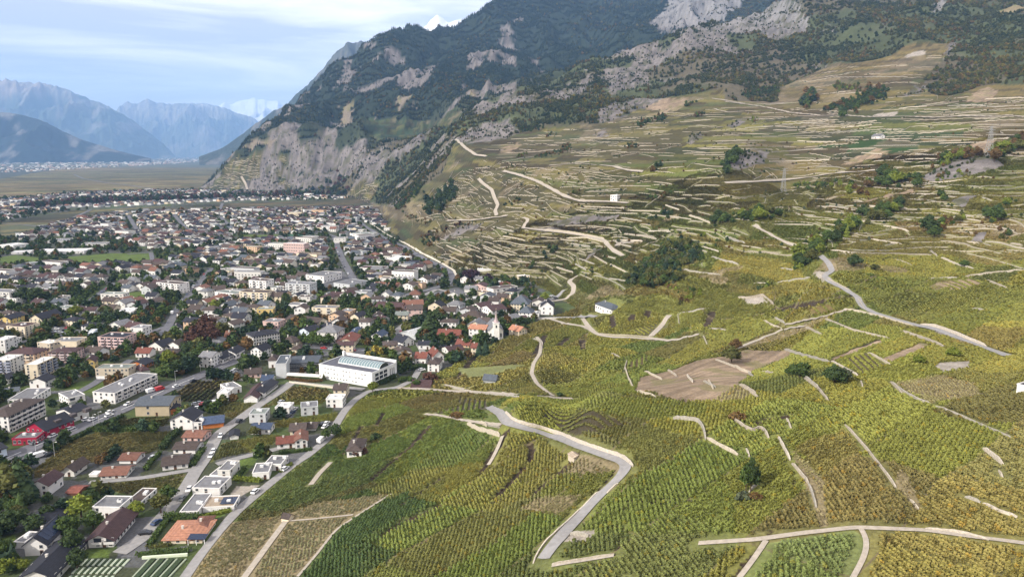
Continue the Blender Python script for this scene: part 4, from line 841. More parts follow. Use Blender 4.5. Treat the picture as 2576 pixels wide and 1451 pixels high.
def house_geo(L, Dp, h, roof, rh, ov):
    """wall MB and roof MB in the local frame: x along the front, y away from the viewer"""
    w = MB(); r = MB(); b0 = -1.5
    c = [(0,0),(L,0),(L,Dp),(0,Dp)]
    if roof == 'gf':
        for (i, j) in ((0,1),(2,3)):
            a, b = c[i], c[j]; m = ((a[0]+b[0])/2, (a[1]+b[1])/2); w.poly([(*a, b0), (*b, b0), (*b, h), (*m, h+rh), (*a, h)])
        for (i, j) in ((1,2),(3,0)): a, b = c[i], c[j]; w.poly([(*a, b0), (*b, b0), (*b, h), (*a, h)])
        k = rh/(L/2); z = h-ov*k+.02; t = .28
        r.slab([(-ov,-ov,z+t),(L/2,-ov,h+rh+t),(L/2,Dp+ov,h+rh+t),(-ov,Dp+ov,z+t)], t); r.slab([(L/2,-ov,h+rh+t+.003),(L+ov,-ov,z+t),(L+ov,Dp+ov,z+t),(L/2,Dp+ov,h+rh+t+.003)], t)
        top = h+rh
    elif roof == 'gs':
        for (i, j) in ((1,2),(3,0)):
            a, b = c[i], c[j]; m = ((a[0]+b[0])/2, (a[1]+b[1])/2); w.poly([(*a, b0), (*b, b0), (*b, h), (*m, h+rh), (*a, h)])
        for (i, j) in ((0,1),(2,3)): a, b = c[i], c[j]; w.poly([(*a, b0), (*b, b0), (*b, h), (*a, h)])
        k = rh/(Dp/2); z = h-ov*k+.02; t = .28
        r.slab([(-ov,-ov,z+t),(L+ov,-ov,z+t),(L+ov,Dp/2,h+rh+t),(-ov,Dp/2,h+rh+t)], t); r.slab([(-ov,Dp/2,h+rh+t+.003),(L+ov,Dp/2,h+rh+t+.003),(L+ov,Dp+ov,z+t),(-ov,Dp+ov,z+t)], t)
        top = h+rh
    elif roof == 'hip':
        for i in range(4): a, b = c[i], c[(i+1) % 4]; w.poly([(*a, b0), (*b, b0), (*b, h), (*a, h)])
        m = min(L, Dp)/2; z = h+.05; t = .25; e = [(-ov,-ov,z),(L+ov,-ov,z),(L+ov,Dp+ov,z),(-ov,Dp+ov,z)]
        if L >= Dp: p, q = (m*.95, Dp/2, h+rh), (L-m*.95, Dp/2, h+rh)
        else: p, q = (L/2, m*.95, h+rh), (L/2, Dp-m*.95, h+rh)
        if L >= Dp: fs = [(e[0], e[1], q, p), (e[1], e[2], q), (e[2], e[3], p, q), (e[3], e[0], p)]
        else: fs = [(e[0], e[1], p), (e[1], e[2], q, p), (e[2], e[3], q), (e[3], e[0], p, q)]
        for f in fs: r.poly(f)
        for i in range(4): a, b = e[i], e[(i+1) % 4]; r.poly([(a[0],a[1],a[2]-t), (b[0],b[1],b[2]-t), b, a])
        r.poly([(p_[0], p_[1], p_[2]-t) for p_ in e[::-1]]); top = h+rh
    else:
        for i in range(4): a, b = c[i], c[(i+1) % 4]; w.poly([(*a, b0), (*b, b0), (*b, h), (*a, h)])
        o = .12
        for x0, y0, x1, y1 in ((-o,-o,L+o,.25),(-o,Dp-.25,L+o,Dp+o),(-o,.25,.25,Dp-.25),(L-.25,.25,L+o,Dp-.25)): w.box(x0, y0, h-.05, x1, y1, h+.45)
        r.box(.26, .26, h-.1, L-.26, Dp-.26, h+.12); top = h+.5
    return w, r, top
def facade_parts(e, L, h, face, wcol, opt, Dp, dens=1.0):
    """windows (and doors, balconies) on one face; face: f front, r right, l left"""
    ns = opt.get('st') or max(1, round(h/2.9)); fh = h/ns
    Lf = L if face == 'f' else Dp; nc = max(1, int(Lf/(3.3/dens)))
    if opt.get('cols') and face == opt.get('cf', 'f'): nc = opt['cols']
    ww, wh = (1.15, 1.25) if fh < 3.2 else (1.25, 1.5)
    for s in range(ns):
        for k in range(nc):
            t = (k+.5)/nc*Lf; z = s*fh+fh*.34
            if face == 'f': p, rz = (t, 0, z), 0
            elif face == 'r': p, rz = (L, t, z), math.pi/2
            else: p, rz = (0, Lf-t, z), -math.pi/2
            if s == 0 and face == 'f' and opt.get('garages') and k < opt['garages']: inst('garage_door', garage_mesh(), e, (p[0], p[1], .05), rz); continue
            if s == 0 and face == 'f' and k == nc//2 and not opt.get('nodoor'): inst('door', door_mesh(), e, (p[0], p[1], .02), rz); continue
            bf = opt.get('balc', '')
            if face in bf and k % 2 == (0 if nc < 4 else 1) and s > 0:
                inst('balcony', balcony_mesh(), e, (p[0], p[1], s*fh+.1), rz, opt.get('bcol', (.6,.58,.56))); inst('balcony_door', balcd_mesh(), e, (p[0], p[1], s*fh+.2), rz); continue
            if hash2(int(p[0]*31+s*7), int(p[1]*17+k*3+ord(face)), 5) < opt.get('skip', .12): continue
            inst('window', win_mesh(ww, wh), e, (p[0], p[1], z), rz)
def building(name, origin, yaw, L, Dp, h, roof, rh, wc, rc, opt, lod=0):
    ox, oy = origin; ca, sa = math.cos(yaw), math.sin(yaw)
    cs_ = [(ox+ca*a-sa*b, oy+sa*a+ca*b) for a, b in ((0,0),(L,0),(L,Dp),(0,Dp))]
    z = min(H(*q) for q in cs_) if not opt.get('z') else opt['z']; zm = sum(H(*q) for q in cs_)/4
    z = .4*z+.6*zm
    e = bpy.data.objects.new(name, None); e.empty_display_size = .5; link(e); e.location = (ox, oy, z); e.rotation_euler = (0, 0, yaw)
    w, r, top = house_geo(L, Dp, h, roof, rh, opt.get('ov', .7 if roof != 'hip' else .6))
    wcol = WALL[wc] if isinstance(wc, str) else wc; rcol = ROOF[rc] if isinstance(rc, str) else rc
    j = 1+.10*(rng.random()-.5); wcol = tuple(min(.8, c*j) for c in wcol); j = 1+.3*(rng.random()-.5); rcol = tuple(c*j for c in rcol)
    w.build('wall', [M_WALL], e, wcol); ro = r.build('roof', [M_ROOF if roof != 'flat' else M_SLAB], e, rcol)
    if roof != 'flat':
        for q in range(opt.get('chim', 1)):
            cx, cyy = (L*(.35+.3*q), Dp*(.42)) if roof != 'gf' else (L*.42, Dp*(.4+.25*q)); zt = h+rh+.5
            MB().box(cx-.4, cyy-.35, h*.9, cx+.4, cyy+.35, zt+.3).box(cx-.5, cyy-.45, zt+.3, cx+.5, cyy+.45, zt+.42).build('chimney', [M_WALL], ro, (.5,.47,.43))
    elif lod < 2:
        for q in range(opt.get('vents', 2)):
            a = hash2(int(ox)+q, int(oy), 3); b2 = hash2(int(ox), int(oy)+q, 4); MB().box(L*(.2+.6*a), Dp*(.3+.4*b2), h+.1, L*(.2+.6*a)+1.6, Dp*(.3+.4*b2)+1.3, h+1.2).build('roof_vent', [M_TRIM], ro, (.62,.62,.62))
    if opt.get('pv'):
        px0, px1, pr = opt['pv']; g = MB()
        if roof == 'flat':
            n = max(2, int((px1-px0)*L/1.9)); 
            for i in range(n): x0 = L*px0+i*(px1-px0)*L/n; g.box(x0+.06, Dp*.2, h+.45, x0+(px1-px0)*L/n-.06, Dp*.85, h+.52)
        elif roof == 'gf':
            k = rh/(L/2); 
            for i in range(5): y0 = Dp*pr+i*Dp*(.85-pr)/5; g.slab([(L/2+.4, y0+.05, h+rh+.42-.4*k), (L-.2, y0+.05, h+.2*k+.42), (L-.2, y0+Dp*(.85-pr)/5-.05, h+.2*k+.42), (L/2+.4, y0+Dp*(.85-pr)/5-.05, h+rh+.42-.4*k)], .08)
        g.build('solar_panel', [M_PV], ro)
    if not opt.get('blank'):
        dens = opt.get('dens', 1.0)
        for f in opt.get('faces', 'frl' if lod == 0 else 'fr'): facade_parts(e, L, h, f, wcol, opt, Dp, dens)
    for q in np.linspace(0, 1, max(2, int(L/1.5))):
        for s in np.linspace(0, 1, max(2, int(Dp/1.5))): occ_mark(ox+ca*L*q-sa*Dp*s, oy+sa*L*q+ca*Dp*s, 1.6)
    return e
HB = []
def hb(crop, x0, y0, x1, y1, h, Dp, roof, rh, wc, rc, label, opt=None, name='house', cat='house'):
    a = hit(*crop((x0, y0))[0]); b = hit(*crop((x1, y1))[0]); d = b[:2]-a[:2]; L = float(np.linalg.norm(d)); yaw = math.atan2(d[1], d[0])
    m_ = hit(*crop(((x0+x1)/2, (y0+y1)/2))[0]); _, _, dep = proj(m_[0], m_[1], m_[2]); k = dep/FPX*crop.k
    e = building(name, (a[0], a[1]), yaw, L, Dp, h*k*1.03, roof, rh*k*1.05, wc, rc, opt or {})
    e['label'] = label; e['category'] = cat; HB.append(e)
    return e
O = lambda **k: k
hb(cA,330,1178,622,1165,150,17,'gf',100,'white','black','big white gabled house with black roof and solar panels, bottom left', O(pv=(0,0,.1),st=2,skip=.6,chim=1))
hb(cA,190,1078,328,1086,80,8,'flat',0,'white','grey','white flat garage with roof terrace beside the black-roofed gabled house', O(garages=1,nodoor=1,blank=0,st=1,faces='f'), 'garage', 'garage')
hb(cA,1155,1072,1480,1057,112,20,'gf',72,'white','maroon','white house with wide maroon gabled roof beside the car park', O(ov=1.3,st=2,balc='f',dens=1.2,cols=4))
hb(cA,415,400,640,398,145,11,'gf',62,'white','maroon','tall white gabled house with dark maroon roof among trees at left', O(st=2,skip=.5))
hb(cA,1215,682,1570,688,142,10,'flat',0,'white','grey','white two-storey cube house with grey flat roof behind trees', O(st=2,skip=.4))
hb(cA,330,800,700,805,62,15,'hip',70,'offwhite','black','low house with black hipped roof between dense garden trees', O(st=1))
hb(cA,250,1560,700,1540,100,24,'gf',90,'offwhite','black','house with large black roof at the bottom left edge', O(st=2))
hb(cA,835,145,968,147,90,10,'gf',52,'offwhite','brown','small off-white house with brown gabled roof beside vines', O(ov=1.2,st=1))
hb(cA,1310,182,1640,166,50,10,'gs',45,'offwhite','rust','long low house with rust tiled roof behind the small lane', O(st=1,dens=1.2))
hb(cA,140,440,360,436,34,9,'gs',28,'beige','brown','low brown-roofed garden house half hidden by trees, left edge', O(st=1))
hb(cA,875,385,1010,392,36,7,'gs',28,'wood','red','small shed with bright red roof behind the yellow-green tree', O(st=1,blank=1,chim=0),'shed','shed')
hb(cA,1160,150,1265,150,24,4,'flat',0,'white','white','small white garden marquee beside the rust-roofed house', O(st=1,blank=1,vents=0),'marquee','tent')
e_ = hb(cB,480,1022,985,1010,58,15,'hip',48,'cream','tile orange','cream bungalow with pale orange hipped tile roof by the lane', O(st=1,dens=.9,pv=None))
hb(cB,870,880,1060,868,58,10,'hip',40,'cream','rust','darker tiled rear wing of the orange tiled bungalow', O(st=1))
hb(cB,700,678,935,672,72,16.5,'flat',0,'white','grey','long narrow white house with dark flat roof above the hedge', O(st=1,skip=.9,nodoor=1))
hb(cB,990,612,1400,592,60,10,'flat',0,'white','tan','white carport house with gravel roof and solar panels', O(st=1,pv=(.5,.98,0),garages=2,cols=3,nodoor=1))
hb(cB,862,392,1215,402,98,12,'flat',0,'white','grey','white villa with wide grey flat roof beside the sand yard', O(st=2,skip=.5))
hb(cB,1190,178,1350,182,112,11,'flat',0,'offwhite','grey','tall off-white cube house with roof terrace beside the lane', O(st=2,skip=.6))
hb(cB,1085,170,1188,176,40,9,'flat',0,'white','palegrey' if 0 else 'grey','low white terrace annex left of the tall cube house', O(st=1,blank=1))
hb(cB,5,528,195,532,52,13,'flat',0,'white','brown','white house with brown flat roof and rooflights by the street', O(st=1))
hb(cC,130,940,600,700,218,14,'hip',50,'white','brown','long four-storey white apartment building with brown hipped roof', O(st=4,balc='f',cols=13,ov=.5,skip=.05,chim=2),'apartment_building','apartment building')
hb(cC,898,592,1115,540,105,15,'flat',0,'white','grey','white flat-roofed block behind the long apartment building', O(st=2,balc='f'),'apartment_building','apartment building')
hb(cC,110,600,420,590,92,22,'flat',0,'white','grey','white terraced flats with dark flat roof at the left edge', O(st=2,balc='f'),'apartment_building','apartment building')
hb(cC,955,792,1160,715,112,13,'gs',44,'white','black','white hall with black gabled roof behind the crimson inn', O(st=2,skip=.5))
hb(cC,600,1010,970,862,108,14,'gs',80,'crimson','black','long crimson inn with black gabled roof and three dormers', O(st=2,dens=1.1,skip=.2),'inn','inn')
hb(cC,165,1098,480,1086,85,9,'flat',0,'crimson','grey','crimson flat-roofed restaurant annex in front of the inn', O(st=1,dens=1.5),'restaurant_annex','restaurant')
hb(cC,1502,556,2054,292,128,15,'flat',0,'white','grey','long white three-storey stepped apartment row beside the main road', O(st=3,cols=15,skip=.3,balc='f',vents=4),'apartment_building','apartment building')
hb(cC,1250,238,1680,236,136,11,'flat',0,'beige','green-grey','beige two-storey block with row of white garage doors', O(st=3,garages=6,cols=8,skip=.45,nodoor=1),'garage_block','apartment building')
hb(cC,340,240,505,240,188,20,'flat',0,'cream','white','tall five-storey cream tower block with white flat roof', O(st=5,balc='r',cols=2,bcol=(.25,.27,.33),vents=3),'apartment_building','apartment building')
hb(cC,390,348,596,350,88,10,'gf',42,'white','black','white gabled house with dark roof below the cream tower block', O(st=2,skip=.5))
hb(cC,50,455,240,432,46,9,'gs',26,'white','slate','small white house with slate roof left of the lawn road', O(st=1))
hb(cC,-70,300,100,304,72,9,'gf',32,'offwhite','black','off-white gabled house cut by the left edge, dark roof', O(st=2))
hb(cC,-80,1300,98,1242,120,12,'gs',34,'paleblue','black','pale blue-white house at the left edge beside the main road', O(st=2))
hb(cD,120,718,560,712,140,17,'gs',50,'stone','slate','old stone-walled barn house with large slate roof by the road', O(st=2,dens=.8,skip=.35))
hb(cD,580,700,705,655,78,13,'gs',26,'orange','black','orange-walled annex with black roof right of the stone barn', O(st=1,blank=1),'annex','shed')
hb(cD,575,890,865,893,128,13,'gf',72,'white','black','big white house with black gabled roof behind the vines', O(st=3,skip=.3))
hb(cD,870,890,985,888,88,8,'flat',0,'white','black','white two-storey annex with glass front beside the gabled house', O(st=2,dens=1.6))
hb(cD,1000,885,1260,856,64,12,'gs',46,'orange','navy','red-orange wooden shed with blue-grey roof by the street', O(st=1,blank=1,chim=0),'shed','shed')
hb(cD,735,1050,985,1058,66,10,'gs',34,'pink','rust','pink house with rust roof, first of three beside the street', O(st=1,dens=1.1))
hb(cD,610,1204,895,1204,62,10,'gs',38,'white','brown','white house with brown roof, second of three beside the street', O(st=1,dens=1.1))
hb(cD,470,1425,800,1385,64,12,'gs',48,'white','brown','white house with worn grey-brown roof, third beside the street', O(st=1,dens=1))
hb(cD,-92,1332,125,1332,50,9,'gs',34,'white','rust','white cottage with rust roof and yellow bush beside vines', O(st=1))
hb(cD,1345,1024,1455,1012,48,8,'gf',20,'white','black','small white garage with dark pitched roof beside the street', O(st=1,blank=0,garages=1,cols=1,faces='f',chim=0),'garage','garage')
hb(cD,1180,512,1322,512,92,11,'flat',0,'white','white','white cube pavilion right of the striped vine plot', O(st=2,skip=.7,nodoor=1))
hb(cD,1330,440,1500,402,72,13,'flat',0,'white','grey','white flat-roofed annex behind the cube pavilion', O(st=1))
hb(cD,1530,542,1702,537,60,22,'gf',50,'white','maroon','white garages under a maroon gable with long brown roof', O(st=1,garages=3,cols=3,nodoor=1,chim=0),'garage','garage')
hb(cE,90,232,300,214,60,11,'gs',38,'pink','brown','pinkish house with brown roof above the white garages', O(st=1))
hb(cE,300,300,440,296,50,10,'gs',40,'white','navy','small white house with dark blue roof by the street bend', O(st=1))
hb(cE,330,478,520,330,62,9,'gs',34,'white','black','long white cellar with black roof along the street', O(st=1,dens=1.8,nodoor=1))
hb(cE,165,952,412,950,72,9,'gs',30,'white','navy','white bungalow with navy roof above the small garage', O(st=1))
hb(cE,148,806,360,802,114,9,'flat',0,'palegrey','green-grey','pale grey cube house directly behind the navy-roofed bungalow', O(st=2,skip=.4))
hb(cE,484,702,666,704,96,9,'flat',0,'white','palegrey' if 0 else 'white','white cube house with wide ground-floor windows beside vines', O(st=2,dens=1.2))
hb(cE,820,714,1040,694,102,10,'flat',0,'palegrey','grey','grey and pink cube house, middle of three modern cubes', O(st=2,skip=.3))
hb(cE,1146,604,1360,604,106,9,'flat',0,'white','white','white cube house with black windows at the lane bend', O(st=2,dens=1.1))
hb(cE,1242,484,1402,482,112,12,'gs',36,'cream','brown','cream two-storey house with brown roof behind the white cube', O(st=2,dens=.9))
hb(cE,676,966,872,954,62,11,'gs',40,'cream','brown','cream house with purple-brown roof behind the orange L-shaped roof', O(st=1))
hb(cE,892,904,1006,902,32,9,'gs',26,'offwhite','brown','low brown-roofed annex beside the parked cars by the lane', O(st=1,blank=1))
hb(cE,510,1146,742,1122,70,10,'gs',42,'white','red','white house wing under red-orange roof facing the hedge', O(st=1))
hb(cE,745,1140,902,1124,102,12,'gf',36,'white','rust','white gabled wing with two dark windows by the lane', O(st=2,cols=2,skip=0))
hb(cE,345,1420,562,1424,80,10,'flat',0,'white','grey','white bungalow with grey flat roof beside clipped shrubs', O(st=1))
hb(cE,190,1545,405,1530,86,11,'flat',0,'white','grey','low white flat-roofed house in a hedged garden by the lane', O(st=1,skip=.8))
hb(cE,1415,1255,1602,1232,92,15,'hip',50,'white','brown','lone white house with brown hipped roof inside the vineyard', O(st=1))
hb(cG,950,995,1112,1006,132,13,'gs',44,'white','grey','white three-storey villa with grey roof beside the main road', O(st=3,dens=1.2,skip=.05))
hb(cG,1250,962,1420,884,70,11,'gs',45,'white','black','dark-roofed workshop with white buttresses along the road', O(st=1,dens=2))
hb(cG,1424,900,1540,834,78,11,'gs',42,'white','black','second dark-roofed workshop further along the main road', O(st=1,dens=2))
hb(cG,1620,884,1762,896,110,12,'gf',50,'white','black','white gabled house with rows of small windows by the road', O(st=3,cols=3,skip=.05))
hb(cG,120,870,300,872,60,9,'gs',46,'white','red','white house with red gabled roof behind the beige garage block', O(st=1))
hb(cG,290,770,470,790,50,14,'gf',60,'offwhite','black','off-white house with large black roof left of the copper beech', O(st=1))
hb(cG,530,765,682,772,58,10,'gf',42,'white','brown','white gabled house with brown roof below the copper beech', O(st=1))
hb(cG,450,890,715,860,50,12,'hip',42,'cream','brown','cream house with brown hipped roof below the yellow-leaved tree', O(st=1))
hb(cG,30,1010,235,1020,52,11,'gf',40,'orange','black','bright orange house under a dark roof beside beige block', O(st=1))
hb(cG,200,1130,312,1106,80,12,'hip',50,'offwhite','maroon','white and dark house with maroon roof above the apartment row', O(st=1))
hb(cG,600,590,728,578,80,11,'gf',44,'white','black','white chalet with dark gabled roof left of the copper beech', O(st=2,balc='f'))
hb(cG,1040,745,1240,740,60,14,'hip',60,'white','grey','white villa with grey hipped roof beside the copper beech', O(st=1,dens=1.6))
hb(cG,1270,660,1380,665,36,9,'gs',80,'offwhite','rust','house with tall rust roof right of the copper beech', O(st=1))
hb(cG,60,622,220,628,130,12,'flat',0,'white','grey','white three-storey block with dark flat roof near car park', O(st=3,skip=.1),'apartment_building','apartment building')
hb(cF,1282,762,1620,772,150,16,'flat',0,'pink','black','pink-framed apartment block with three rows of balconies', O(st=4,balc='f',cols=8,bcol=(.66,.5,.5)),'apartment_building','apartment building')
hb(cF,495,800,660,820,120,10,'flat',0,'beige','white','beige block wing, left end of the stepped flats', O(st=3),'apartment_building','apartment building')
hb(cF,680,790,1008,790,120,14,'flat',0,'cream','grey','cream stepped flats with white stair tower, three storeys', O(st=3,skip=.5),'apartment_building','apartment building')
hb(cF,80,940,455,950,120,16,'hip',50,'peach','maroon','peach apartment house with broad maroon hipped roof', O(st=3,balc='f',cols=7,bcol=(.7,.6,.5)),'apartment_building','apartment building')
hb(cF,640,940,950,940,130,15,'hip',30,'pink','maroon','pinkish balcony block with maroon roof behind the tower block', O(st=4,balc='f',cols=6,bcol=(.55,.45,.45)),'apartment_building','apartment building')
hb(cF,100,620,335,632,150,16,'flat',0,'cream','maroon','cream five-storey block with two dark window bays', O(st=5,cols=4),'apartment_building','apartment building')
hb(cF,388,460,550,466,90,24,'gf',56,'cream','black','cream gabled block with big dark roof behind the car park', O(st=3),'apartment_building','apartment building')
hb(cF,0,470,140,472,95,18,'gf',36,'yellow','black','ochre gabled block at the left edge behind lawns', O(st=3),'apartment_building','apartment building')
hb(cF,-60,820,80,822,170,13,'flat',0,'white','white','white tower block cut by the left edge of the picture', O(st=4),'apartment_building','apartment building')
hb(cF,-60,1100,150,1100,190,14,'flat',0,'offwhite','white','shaded balcony block at the left edge behind small houses', O(st=5,balc='f',bcol=(.3,.32,.4),cols=4),'apartment_building','apartment building')
hb(cF,1110,1040,1238,1030,110,10,'gf',40,'yellow','maroon','yellow two-storey house with maroon roof by the lawn', O(st=2,cols=2,skip=0))
hb(cF,1060,530,1190,532,70,11,'hip',24,'white','black','white villa with dark hipped roof right of the green tree', O(st=2))
hb(cF,1120,620,1200,615,46,18,'flat',0,'paleblue','paleblue' if 0 else 'white','pale blue flat hall beside the car park', O(st=1,blank=1))
hb(cF,1500,360,1710,362,76,18,'flat',0,'white','white','white office block in bright sun beside the green park', O(st=2,skip=.4),'apartment_building','apartment building')
hb(cF,70,740,175,738,76,12,'flat',0,'white','black','small white block between the two cream apartment buildings', O(st=2))
hb(cH,55,352,265,346,96,12,'flat',0,'yellow','green-grey','pale yellow two-storey block with grey-green flat roof', O(st=2,dens=.9),'apartment_building','apartment building')
hb(cH,10,718,350,662,112,16,'hip',40,'white','black','white curved shop building with black roof and window bands', O(st=3,dens=1.6,skip=0),'shop_building','shop')
hb(cH,348,750,530,764,82,13,'hip',60,'cream','brown','cream house with mansard brown roof left of the tree row', O(st=2))
hb(cH,595,625,732,645,104,14,'gf',42,'paleblue','black','pale blue-white gabled house with black roof behind tree row', O(st=3,cols=3))
hb(cH,840,690,1090,702,150,16,'hip',80,'offwhite','grey','tall villa with steep grey mansard roof behind tree row', O(st=3,chim=2))
hb(cH,498,838,640,842,72,10,'hip',46,'cream','brown','small cream house with brown hipped roof behind the exhibition hall', O(st=1,cols=2,skip=0))
hb(cH,205,1008,308,1004,100,11,'hip',40,'white','brown','white house with brown hipped roof left of the grey hall', O(st=2,skip=.7))
hb(cH,1090,805,1300,803,92,11,'gs',26,'cream','maroon','cream house with maroon roof beside the round yellow tree', O(st=2))
hb(cH,1085,705,1205,693,58,16,'gf',36,'white','maroon','white gable with long maroon roof above the exhibition hall', O(st=1))
hb(cH,1320,730,1400,640,60,14,'gs',40,'cream','red','cream row with long red-brown roof along the village street', O(st=1))
hb(cH,1538,662,1668,672,78,12,'gf',38,'white','navy','white gabled barn with blue-grey roof above the yellow tree', O(st=1,skip=1))
hb(cH,1240,614,1372,614,38,20,'gf',30,'white','navy','low hall with wide blue-grey gabled roof in the village', O(st=1,skip=1))
hb(cH,1268,412,1372,422,76,14,'gf',36,'cream','black','cream gabled village house with dark roof by the street', O(st=2))
hb(cH,1380,500,1520,505,92,12,'hip',34,'white','brown','white village house with brown hipped roof and bright wall', O(st=2))
hb(cH,538,332,682,334,92,12,'gf',36,'white','brown','bright white gabled house above the yellow block', O(st=2,skip=.8))
hb(cH,450,252,640,262,64,11,'flat',0,'white','grey','white flat-roofed house behind the bright gabled house', O(st=1))
hb(cH,588,172,742,172,80,13,'flat',0,'offwhite','brown','off-white three-storey cube below the park trees', O(st=3,skip=.4))
hb(cH,880,170,1040,175,80,14,'hip',30,'cream','maroon','cream striped house with maroon roof below the park trees', O(st=2))
hb(cH,130,490,330,500,82,13,'flat',0,'pink','grey','pinkish flat-roofed block above the curved shop building', O(st=2))
hb(cH,430,420,840,470,40,14,'gs',46,'cream','brown','long village row with brown roofs left of the villa', O(st=1))
hb(cI,752,1104,892,1108,82,11,'gs',50,'white','red','white house with orange-red roof at the vineyard corner', O(st=2))
hb(cI,916,1200,1062,1204,104,13,'hip',38,'white','brown','white three-storey house with brown roof beside the vines', O(st=3,cols=2,skip=.3))
hb(cI,985,1090,1130,1075,80,14,'gf',70,'white','red','white barn with steep red roof behind the brown-roofed house', O(st=2))
hb(cI,705,1414,942,1414,18,12,'gs',62,'wood','maroon','low barn with big dark red-brown roof beside vines', O(st=1,blank=1,chim=0),'barn','barn')
hb(cI,345,975,526,965,112,12,'hip',30,'cream','brown','pinkish-cream two-storey house right of the yellow tree', O(st=3,cols=3,skip=.3))
hb(cI,478,1022,708,1005,60,11,'gf',44,'offwhite','brown','off-white barn with red doors near the yellow tree', O(st=1,skip=.7))
hb(cI,590,885,740,852,60,13,'gf',66,'white','black','white house with steep dark roof below the metal warehouse', O(st=2,skip=.2))
hb(cI,548,748,760,790,50,22,'gf',44,'palegrey','white','pale metal warehouse with shallow gabled roof in the village', O(st=1,blank=1,chim=0),'warehouse','warehouse')
hb(cI,798,914,952,912,62,10,'gs',28,'white','black','white house with dark roof above the orange-roofed corner house', O(st=1))
hb(cI,1282,880,1452,892,32,12,'gs',44,'peach','red','peach house with orange-red roof right of the long red roof', O(st=1))
hb(cI,1040,780,1330,790,60,12,'gs',50,'pink','red','long house with red tiled roof in the lower village', O(st=1))
hb(cI,1480,980,1556,984,92,10,'gs',40,'cream','red','narrow cream house with red roof at the vineyard edge', O(st=2,skip=.4))
hb(cI,1200,990,1390,960,50,13,'gs',40,'offwhite','maroon','dark maroon-roofed farmhouse above the vineyard edge', O(st=1))
hb(cI,1452,764,1664,778,122,14,'gs',34,'white','tile orange','large white house with orange roof below the church', O(st=3,skip=.5))
hb(cI,1078,648,1284,656,92,12,'hip',30,'white','brown','white house with long window band and dark hipped roof', O(st=2,skip=.2))
hb(cI,1330,540,1595,565,62,16,'hip',60,'cream','brown','long cream house with brown hipped roof left of the church', O(st=2))
hb(cI,655,486,852,478,88,14,'gs',40,'pink','brown','salmon-pink three-storey house with brown roof behind the cedar', O(st=3,cols=3))
hb(cI,498,545,655,545,76,12,'gs',30,'cream','green-grey','cream house with grey-green roof left of the pink house', O(st=2))
hb(cI,195,560,312,560,74,12,'gf',34,'palegrey','brown','grey gabled house in the middle of the village', O(st=1,skip=1))
hb(cI,322,590,440,560,60,12,'gf',30,'white','maroon','white gabled house beside the grey gabled house', O(st=2))
hb(cI,430,284,560,292,74,13,'hip',36,'white','slate','white house with slate hipped roof at the upper village', O(st=2))
hb(cI,48,292,172,300,66,12,'gf',36,'peach','grey','peach-coloured gabled house at the upper village edge', O(st=2))
hb(cI,682,246,822,244,42,12,'hip',56,'white','rust','white house with rust hipped roof below the railway', O(st=1))
hb(cI,310,240,415,245,46,10,'gf',36,'white','grey','small white gabled house left of the slate hipped roof', O(st=1))
hb(cI,1170,250,1335,262,50,14,'gf',36,'offwhite','grey','grey-roofed house beside the wide car park', O(st=1))
hb(cI,235,400,560,420,40,16,'gs',50,'pink','maroon','broad maroon-roofed village row in front of peach house', O(st=1))
hb(cI,600,400,860,390,60,14,'gs',46,'pink','rust','village house with broad rust roof behind the pink house', O(st=1))
hb(cJ,835,755,1062,764,96,17,'hip',96,'cream','slate','cream manor with tall slate pyramid roof above the church', O(st=3,cols=6,skip=.1,ov=.9))
hb(cJ,935,835,1092,846,66,12,'hip',76,'white','slate','smaller white house with slate pyramid roof below the manor', O(st=2,cols=3,skip=0,ov=.8))
hb(cJ,1092,854,1202,856,60,12,'flat',0,'white','grey','white flat-roofed annex right of the slate-roofed manor', O(st=1))
hb(cJ,1222,800,1388,804,104,14,'gf',62,'white','black','white gabled house with black roof at the village end', O(st=2,cols=2,skip=0))
hb(cJ,315,720,452,754,42,16,'gf',40,'white','maroon','white gable under maroon roof left of the church tower', O(st=1))
hb(cJ,458,790,592,840,90,16,'gf',40,'white','maroon','white gable house touching the church from the left', O(st=2))
hb(cJ,690,900,860,935,60,13,'gf',44,'white','grey','white gabled house at the foot of the church', O(st=2))
hb(cJ,812,1068,942,1075,72,10,'gs',44,'cream','tile orange','cream house with bright orange roof at the vineyard edge', O(st=2,skip=.4))
hb(cJ,552,1060,700,1050,58,12,'gs',40,'orange','brown','orange-walled house below the church', O(st=1))
hb(cJ,700,460,872,440,34,12,'hip',34,'white','red','white house with bright red hipped roof by the car park', O(st=1))
hb(cJ,310,470,520,488,44,12,'gf',36,'pink','maroon','pinkish house with maroon roof above the village lawn', O(st=1))
hb(cJ,570,420,690,424,40,9,'flat',0,'white','grey','small white flat house left of the bright red roof', O(st=1))
hb(cJ,925,345,1085,320,26,9,'flat',0,'cream','white','long low cream house on the hillside above the village', O(st=1))
hb(cJ,180,390,290,395,60,10,'gf',34,'white','black','white house under dark trees beside the railway bend', O(st=2))
hb(cJ,400,255,580,230,20,14,'flat',0,'offwhite','white','large pale flat roof on the hill edge above the village', O(st=1,blank=1))
hb(cJ,870,900,1060,880,30,12,'gs',24,'offwhite','maroon','low dark-roofed house below the manor', O(st=1))
vh = hb(CR(0,0,1.0),1497,790,1538,790,14,11,'hip',10,'white','slate','lone white house with grey hipped roof among the vines right of the village', O(st=1,ov=.5))
hb(CR(0,0,1.0),1535,507,1552,508,13,9,'flat',0,'white','white','small white flat-roofed building with terrace on the upper slope', O(st=2,skip=0,dens=1.2))
hb(CR(0,0,1.0),2192,350,2212,350,6,10,'gs',5,'white','grey','white cottage with grey roof in the bright green plot', O(st=1,skip=.5))
hb(CR(0,0,1.0),2556,988,2590,988,17,8,'flat',0,'white','black','white hut with dark flat roof at the right edge', O(st=1,blank=1))
